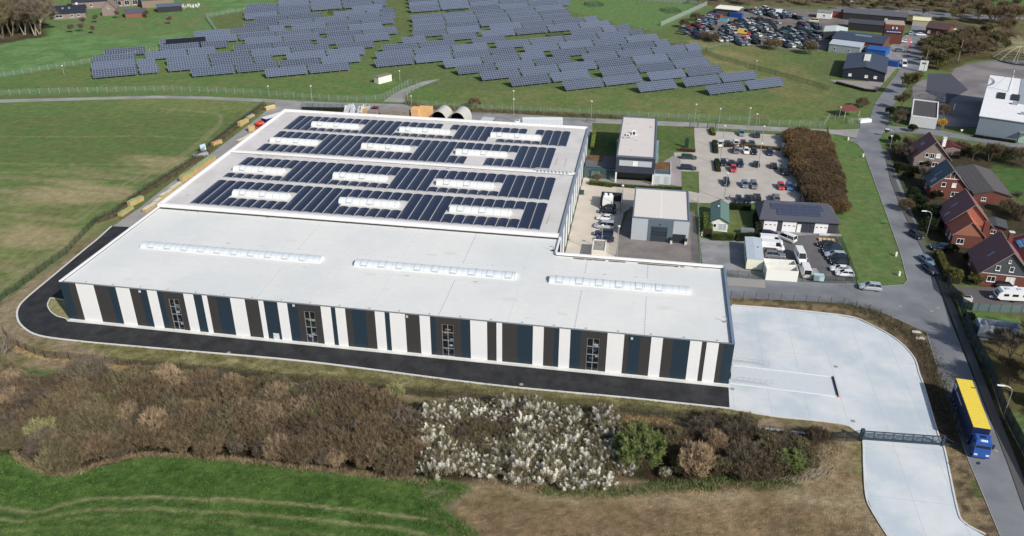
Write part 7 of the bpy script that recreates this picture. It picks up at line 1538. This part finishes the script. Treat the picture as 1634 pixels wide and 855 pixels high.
tufts('green_grass', [GP((860, 783), (1000, 785), (1060, 776), (1180, 768), (1260, 770))], .7, 6000, V_GGR, .45, 'fresh green grass strip below the willow and tan shrub', 'grass')
tufts('fence_grass', [[zL(75, 615), zL(235, 685), zL(450, 716), zL(930, 770), zL(1400, 810)], [zm(780, 470, 4.0725)(200, 744), zm(780, 470, 4.0725)(1200, 818)]], .5, 8000, V_DRY, .4, 'rough brown grass along the front fence', 'dry grass')
tufts('verge_weeds', [[zT(60, 830), zT(180, 785), zT(350, 655), zT(700, 435), zT(850, 305), zT(980, 200), zT(1150, 75)]], .7, 14000, V_OLV, .8, 'rough weeds along the fence beside the west lane', 'weeds', .09)
tufts('verge_weeds', [[zE(1020, 668), zE(1100, 695), zE(1400, 718), zE(1629, 728), zA(300, 741), zA(800, 765)]], .9, 9000, V_OLV, .9, 'rough weeds along the solar park fence', 'weeds', .1)
tufts('bank_weeds', [[zR4(60, 252), zR4(290, 314), zR4(480, 419), zR4(650, 524), zR4(770, 620), zR4(850, 800), zR5(960, 200), zR5(1050, 600)]], 1.2, 9000, V_OLV, .4, 'dry weeds on the bank between yard and street', 'weeds')
tufts('field_grass', [smoothline(GP((700, 768), (735, 785), (690, 802), (705, 820), (750, 850), (765, 880)))], .6, 5000, V_GGR, .3, 'ragged grass along the edge between green field and bare soil', 'grass')
def carpet(name, poly, n, m, hgt, tw, label, cat, seed, avoid=()):
    r = np.random.default_rng(seed); xs = [p[0] for p in poly]; ys = [p[1] for p in poly]
    px = r.uniform(max(min(xs), -30), min(max(xs), 180), n*2); py = r.uniform(max(min(ys), -60), max(ys), n*2); ok = sdist(px, py, poly) > -.3*r.random(n*2)
    dn = fbm(px, py, .5, seed, 3); ok &= r.random(n*2) < np.clip((dn-.3)*2.6, .1, 1)
    for ln, k_ in avoid: ok &= (ldist(px, py, ln) > .42) | (r.random(len(px)) > k_)
    px, py = px[ok][:n], py[ok][:n]; P = np.stack([px, py, np.zeros(len(px))], 1); D_ = r.normal(size=P.shape)*.55+np.array([0, 0, 1]); k = len(P)
    tag(link(name, quadcloud(name, P, D_, r.uniform(.4, 1.3, k)*hgt, r.uniform(.6, 1.4, k)*tw, m, seed)), label, cat, None, 'stuff')
carpet('field_grass', GF, 90000, V_GGR, .24, .07, 'young green cereal growing across the near field', 'grass', 14, TRK)
carpet('soil_clods', BS, 16000, V_DRY, .12, .09, 'straw and clods scattered over the bare soil', 'straw', 15)
carpet('verge_grass', GP((120, 545), (300, 560), (1164, 653), (1230, 664), (1160, 682), (600, 622), (200, 585)), 26000, V_OLM, .2, .06, 'rough olive grass on the verge before the black road', 'grass', 16)
# brown hedge bank
HB_ = bush('hedge_shrub', 'rust-brown dense shrub in the broad hedge bank beside the car park', 'hedge', V_HDG, 3.4, 3.6, 11000, 51, .32, .06, up=.6, stems=5, sh=340, spr=.3)
HB2 = bush('hedge_shrub', 'dark brown dense shrub in the broad hedge bank beside the car park', 'hedge', V_HD2, 3.4, 3.6, 11000, 52, .32, .06, up=.6, stems=5, sh=340, spr=.3)
HPoly = [(155.2, 135), (158.5, 140.5), (166.8, 138.5), (165.6, 110), (162.3, 79), (156.5, 82), (155.2, 110)]
scatter(HPoly, 2.5, lambda x, y: (HB_ if fbm(np.array([x]), np.array([y]), .08, 9)[0] > .42 else HB2).put((x, y, 0), rr.uniform(0, 6.28), None, 'shrubs of the broad brown hedge bank', rr.uniform(.88, 1.0)), .22)
# clipped hedges
def hedge(name, label, pts, wd, h, m, n, seed=3, tw=.09, tl=.25):
    P = []; r = np.random.default_rng(seed); L_ = [math.hypot(b_[0]-a[0], b_[1]-a[1]) for a, b_ in zip(pts[:-1], pts[1:])]; tot = sum(L_); x0, y0 = pts[0]; core = MB()
    Dl = []
    for (a, b_), l in zip(zip(pts[:-1], pts[1:]), L_):
        k = int(n*l/tot); f_ = r.random(k); nx, ny = -(b_[1]-a[1])/l, (b_[0]-a[0])/l; th = r.uniform(-.1, math.pi+.1, k); o = np.cos(th)*wd/2; z = np.clip(.15+np.sin(th)*1.35, 0, 1)*h*r.uniform(.6, 1, k)
        P.append(np.stack([a[0]-x0+(b_[0]-a[0])*f_+nx*o, a[1]-y0+(b_[1]-a[1])*f_+ny*o, z], 1)); Dl.append(np.stack([nx*np.cos(th), ny*np.cos(th), np.sin(th)+.3], 1))
    P = np.concatenate(P); D_ = np.concatenate(Dl)+r.normal(size=P.shape)*.6; k = len(P)
    t = thing(name, label, 'hedge', (x0, y0, 0)); link('foliage', quadcloud('foliage', P, D_, r.uniform(.5, 1.2, k)*tl, r.uniform(.7, 1.3, k)*tw, m, seed), t)
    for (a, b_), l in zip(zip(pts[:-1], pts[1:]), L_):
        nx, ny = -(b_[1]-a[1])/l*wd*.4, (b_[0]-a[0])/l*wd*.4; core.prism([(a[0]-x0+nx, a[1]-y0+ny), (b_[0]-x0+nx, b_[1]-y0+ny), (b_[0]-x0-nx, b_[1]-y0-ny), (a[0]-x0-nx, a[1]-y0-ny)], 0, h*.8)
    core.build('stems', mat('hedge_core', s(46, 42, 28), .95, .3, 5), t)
hedge('clipped_hedge', 'low brown hedge between the two car rows of the car park', [zP2(320, 240), zP2(560, 240), zP2(900, 270)], 1.1, .9, V_HDG, 7000)
hedge('clipped_hedge', 'short dark hedge at the left end of the low car park hedge', [zP2(325, 205), zP2(338, 300)], 1.3, 1.0, V_DGR, 2500)
hedge('clipped_hedge', 'short hedge beside the left navy car', [zP2(345, 370), zP2(358, 460)], 1.3, 1.1, V_DGR, 2500)
hedge('clipped_hedge', 'short hedge at the upper left car park corner', [zP2(300, 95), zP2(318, 145)], 1.3, 1.1, V_GRN, 1800)
hedge('clipped_hedge', 'brown hedge in front of the company sign lawn', [zP2(25, 272), zP2(160, 285)], 1.1, .8, V_HDG, 2500)
hedge('clipped_hedge', 'bright green hedge beside the rear hall wall', [zO(460, 375), zO(480, 230)], 1.0, 1.1, veg('lime_hedge', s(140, 156, 50), s(112, 130, 40)), 3000)
hedge('clipped_hedge', 'green hedge below the glazed porch, left of the office', [zO(435, 670), zO(640, 695)], 1.6, .9, V_GRN, 3500)
hedge('clipped_hedge', 'green hedge strip in front of the office columns', [zO(640, 690), zO(820, 705), zO(1240, 720)], 1.0, .7, V_GRN, 4500)
hedge('clipped_hedge', 'tall conifer hedge left of the cream cabin', [zP1(265, 150), zP1(255, 10)], 2.2, 2.4, V_GRN, 6000, tw=.1)
hedge('clipped_hedge', 'row of small conifers in front of the cabin', [zP1(300, 175), zP1(490, 178)], 1.1, 1.7, V_GRN, 4500, 5)
hedge('clipped_hedge', 'dark row of small conifers in front of the covered load', [zP1(510, 182), zP1(715, 175)], 1.2, 1.8, V_DGR, 4500, 6)
hedge('clipped_hedge', 'tall hedge left of the white garage doors', [zP1(705, 130), zP1(690, -10)], 1.6, 2.2, V_DGR, 4500, 7)
hedge('clipped_hedge', 'mossy clipped hedge between street and the brick house drive', [zR3(880, 640), zR3(960, 830), zR4(960, 60)], 1.6, 1.7, V_MOS, 6000, 8)
hedge('clipped_hedge', 'second clipped hedge right of the mossy one', [zR3(1000, 800), zR4(1040, 70)], 1.8, 1.7, V_MOS, 4500, 9)
hedge('clipped_hedge', 'green hedge before the mauve-brick house', [zR2(500, 690), zR2(740, 745)], 1.6, 1.6, V_DGR, 4500, 10)
hedge('clipped_hedge', 'long dark hedge foot of the white hall', [zR2(1190, 425), zR2(1560, 480)], .9, .7, V_DGR, 3500, 11)
hedge('clipped_hedge', 'dark planting strip behind the rear hall', [zN0(560, 175), zN0(760, 180), zN0(1000, 188)], 2.2, 1.0, V_DGR, 5000, 12)
hedge('clipped_hedge', 'brown hedge along the dark workshop apron', [zR1(0, 725), zR1(250, 790), zR1(350, 800)], 1.0, .8, V_DGR, 3500, 13)
hedge('clipped_hedge', 'dark overgrown hedge between garage block and cabin', [zP2(460, 770), zP2(640, 780)], 2.4, 1.2, V_DGR, 4500, 14)
# single garden shrubs and trees
YB = bush('yellow_shrub', 'yellow flowering shrub beside the flat white building', 'bush', V_YEL, 1.8, 2.4, 2600, 61, .4, .08); YB.put((*zR2(915, 335), 0), 0)
EV = bush('evergreen_shrub', 'x', 'bush', V_DGR, 1.8, 2.6, 3200, 62, .35, .09); MO = bush('mossy_shrub', 'x', 'bush', V_MOS, 2.2, 3.0, 3200, 63, .45, .08)
for (q, l, sc) in [(zR2(770, 700), 'round dark evergreen in front of the mauve-brick house', 1.0), (zR3(830, 330), 'dark evergreen clump behind the curved street lamp', 1.5), (zR3(720, 215), 'dark evergreen on the shaded garden edge above the lamp', 1.2), (zR3(790, 430), 'dark evergreen at the foot of the striped-roof house', 1.3), (zR3(1010, 340), 'evergreen at the corner of the dark red roof', 1.1), (zR4(1150, 390), 'small dark bush at the slatted fence corner', .7), (zR2(660, 380), 'low dark green bush below the flat white building', .9), (zR3(870, 150), 'evergreen below the red-brick house wall', .9)]:
    EV.put((*q, 0), rr.uniform(0, 6), l, 'dark evergreens in the gardens', sc)
for (q, l, sc) in [(zR4(1215, 70), 'round yellow-green shrub left of the caravan', .9), (zR4(1050, 200), 'mossy shrub at the slatted screen corner', .6), (zR4(1020, 40), 'round mossy shrub behind the clipped hedge', .9), (zR1(620, 760), 'low mossy bush clump at the road below the blue skip', 1.2), (zR1(900, 600), 'yellow-green shrub in front of the olive wood', 1.3)]:
    MO.put((*q, 0), rr.uniform(0, 6), l, 'mossy garden shrubs', sc)
GT = tree('bare_tree', 'x', V_GRY, 7.5, 4, 3600, 71, .8, .045); GT2 = tree('bare_tree', 'x', V_OLM, 8.5, 4.5, 6500, 72, .8, .08); GT3 = tree('bare_tree', 'x', V_BRN, 9.5, 5, 6500, 73, .9, .07, trunks=3)
GL = 'bare trees and thickets on the right side'
for (pr_, q, l, sc) in [(GT, zR2(640, 660), 'bare grey tree in front of the mauve-brick house', .7), (GT, zR2(720, 840), 'bare grey tree before the red-brick house', .75), (GT2, zR2(560, 190), 'mossy bare tree at the upper street corner', .75), (GT3, zR2(520, 330), 'brown bare bush tree below the flat white building', .45), (GT3, zR2(600, 540), 'brown bare tree left of the mauve-brick house roof', .5), (GT2, zR2(1180, 640), 'mossy bare tree right of the black roof house', .7), (GT3, zR2(1330, 640), 'dark bare tree behind the grey-tiled outbuilding', .65), (GT, zR2(1500, 660), 'grey bare tree behind the garden lawn', .7), (GT3, zR2(1610, 680), 'dark bare tree at the right edge above the lawn', .7), (GT, zR2(420, 420), 'small bare shrub tree at the street corner wall', .35), (GT2, zR1(640, 830), 'mossy broad tree beside the road bend', 1.15),
    (GT, (187.5, 12.0), 'tallest bare tree at the right edge, its branches before the grey container', 1.9), (GT, (190.5, 21.0), 'tall bare tree behind the grey open-topped container', 1.6), (GT, (189.0, 3.0), 'tall bare tree at the right edge above the red shed', 1.7), (GT3, (188.0, -6.0), 'bare tree at the lower right edge behind the crate trailer', .9), (GT, (183.5, 2.5), 'tall bare tree leaning over the street fence beside the curved lamp', 1.5), (GT, zR4(1480, 800), 'tall thin bare tree right of the grey container', 1.0), (GT, zR4(1620, 700), 'tall bare tree at the right edge beyond the container', 1.0), (GT, zR4(1400, 700), 'slender bare tree before the grey container', .8), (GT3, zR5(1500, 120), 'bare tree behind the slatted fence near the street lamp', .6), (GT, zR3(1560, 200), 'bare tree at the garden end behind the annex', .5)]:
    pr_.put((*q, 0), rr.uniform(0, 6), l, GL, sc)
rr3 = random.Random(55)
for k, (q, l) in enumerate([(zR2(470, 240), 'brown scrub at the street corner beside the dark yard wall'), (zR2(560, 290), 'brown scrub left of the flat white building'), (zR2(500, 480), 'scrub around the upper curved street lamp'), (zR2(560, 600), 'scrub on the shaded bank above the mauve-brick house'), (zR2(640, 600), 'scrub against the mauve-brick house roof'), (zR2(560, 740), 'dark scrub below the street-side hedge'), (zR2(620, 800), 'dark scrub left of the red-brick house gable'), (zR2(1080, 560), 'olive scrub right of the mauve-brick house'), (zR2(1130, 600), 'olive scrub left of the grey-tiled outbuilding top'), (zR2(1240, 580), 'olive scrub below the side road, middle'), (zR2(1380, 620), 'brown scrub below the side road, right'), (zR2(1450, 600), 'brown scrub below the side road near the edge'), (zR2(1560, 620), 'brown scrub at the picture edge below the side road'), (zR3(660, 140), 'dark scrub on the garden edge at the street'), (zR3(760, 290), 'dark scrub behind the evergreen clump'), (zR3(900, 420), 'dark scrub at the brick house front wall'), (zR3(1000, 620), 'dark scrub in the shaded drive corner'), (zR3(1150, 700), 'dark scrub below the brown roof of the near house'), (zR3(1480, 260), 'olive scrub in the garden behind the annex'), (zR3(1600, 330), 'olive scrub at the right edge behind the maroon roof')]):
    (EV if k % 3 == 2 or 'dark' in l else BB[[3, 5, 0, 2][k % 4]]).put((*q, 0), rr3.uniform(0, 6), l, 'garden scrub on the right side', rr3.uniform(.8, 1.15))
WV = [('mossy bare tree in the olive wood beside the road', GT2), ('brown bare tree in the olive wood beside the road', GT3), ('grey bare tree in the olive wood beside the road', GT)]
WOOD = [zR1(760, 420), zR1(900, 400), zR1(1000, 330), zR1(1300, 330), zR1(1500, 380), zR1(1440, 490), zR1(1140, 520), zR1(980, 600), zR1(800, 590), zR1(740, 500)]
scatter(WOOD, 5.5, lambda x, y: (lambda k: WV[k][1].put((x, y, 0), rr.uniform(0, 6), WV[k][0], 'trees of the olive wood', rr.uniform(.6, .95)))(rr.choice([0, 0, 1, 2])), .35)
W2_ = [zR1(960, 120), zR1(1180, 60), zR1(1634, 110), zR1(1660, 190), zR1(1500, 330), zR1(1200, 240), zR1(980, 200)]
scatter(W2_, 10.5, lambda x, y: rr.choice([GT3, GT3, GT2, GT]).put((x, y, 0), rr.uniform(0, 6), 'bare tree in the wood at the upper right corner', 'trees of the upper right wood', rr.uniform(.8, 1.15)), .35)
BELT = [G(1100, -9), G(1112, 8), G(1250, 8), G(1330, 18), G(1480, 30), G(1530, 12), G(1530, -9)]
scatter(BELT, 11.5, lambda x, y: rr.choice([GT3, GT, GT3, GT2]).put((x, y, 0), rr.uniform(0, 6), 'bare tree in the belt behind the scrapyard', 'trees of the belt behind the scrapyard', rr.uniform(.6, .95)), .35)
# left top copse
GTL = tree('bare_tree', 'x', V_GRY, 14, 6, 9000, 74, 1.0, .08, M_BARKL, 2, crown0=.25); GTM = tree('bare_tree', 'x', V_OLV, 13, 6, 9000, 75, 1.0, .09, M_BARK, 3)
COP = [G(-15, 70), G(35, 60), G(68, 56), G(62, 25), G(50, -2), G(-15, -6)]
scatter(COP, 6.6, lambda x, y: rr.choice([GTL, GTM]).put((x, y, 0), rr.uniform(0, 6), 'tall bare tree in the copse left of the farm', 'trees of the copse at the top left', rr.uniform(1.0, 1.35)), .35)
OT = tree('orchard_tree', 'x', V_GRY, 4.5, 3, 2200, 76, .7, .06, M_BARK, 1)
for (q, l) in [(zF(500, 240), 'bare orchard tree in front of the farmhouse wing join'), (zF(350, 265), 'bare orchard tree in front of the leftmost farmhouse'), (zF(1265, 255), 'wide bare orchard tree right of the farm sheds'), (zF(690, 195), 'bare tree against the brick barn'), (zF(1005, 190), 'small bare tree beside the farm lane'), (zF(470, 350), 'bare orchard tree lowest in the meadow, middle'), (zF(240, 345), 'bare orchard tree lowest in the meadow, left'), (zF(320, 330), 'small bare orchard tree between two others in the meadow')]:
    OT.put((*q, 0), rr.uniform(0, 6), l, 'orchard trees around the farm')
# scrapyard edge bushes, park shrubs
for (q, l, sc) in [(zS(960, 430), 'brown bush at the lower edge of the scrapyard, left', 1.2), (zS(900, 415), 'small brown bush beside the larger scrapyard edge bush', .9), (zS(1260, 470), 'brown bush at the lower edge of the scrapyard, right', 1.3), (zS(340, 345), 'brown bush at the south-west scrapyard edge', 1.0), (zS(430, 365), 'brown bush along the south-west scrapyard edge', 1.0), (zS(170, 240), 'reddish bush at the west tip of the scrapyard', 1.0), (zS(270, 180), 'reddish bush beside the scrapyard fence slope', 1.1), (zN(930, 150), 'bare shrub on the solar park fence above the lane', .9), (zO(510, 640), 'green shrub beside the glazed porch', .5), (zR2(930, 230), 'orange-brown shrub right of the flat white building', .8), (zR2(220, 170), 'dark bare shrub by the carport', .9), (zR3(600, 250), 'round brown shrub at the street bend', .8)]:
    BB[rr.choice([0, 1, 2])].put((*q, 0), rr.uniform(0, 6), l, 'single bare bushes', sc)
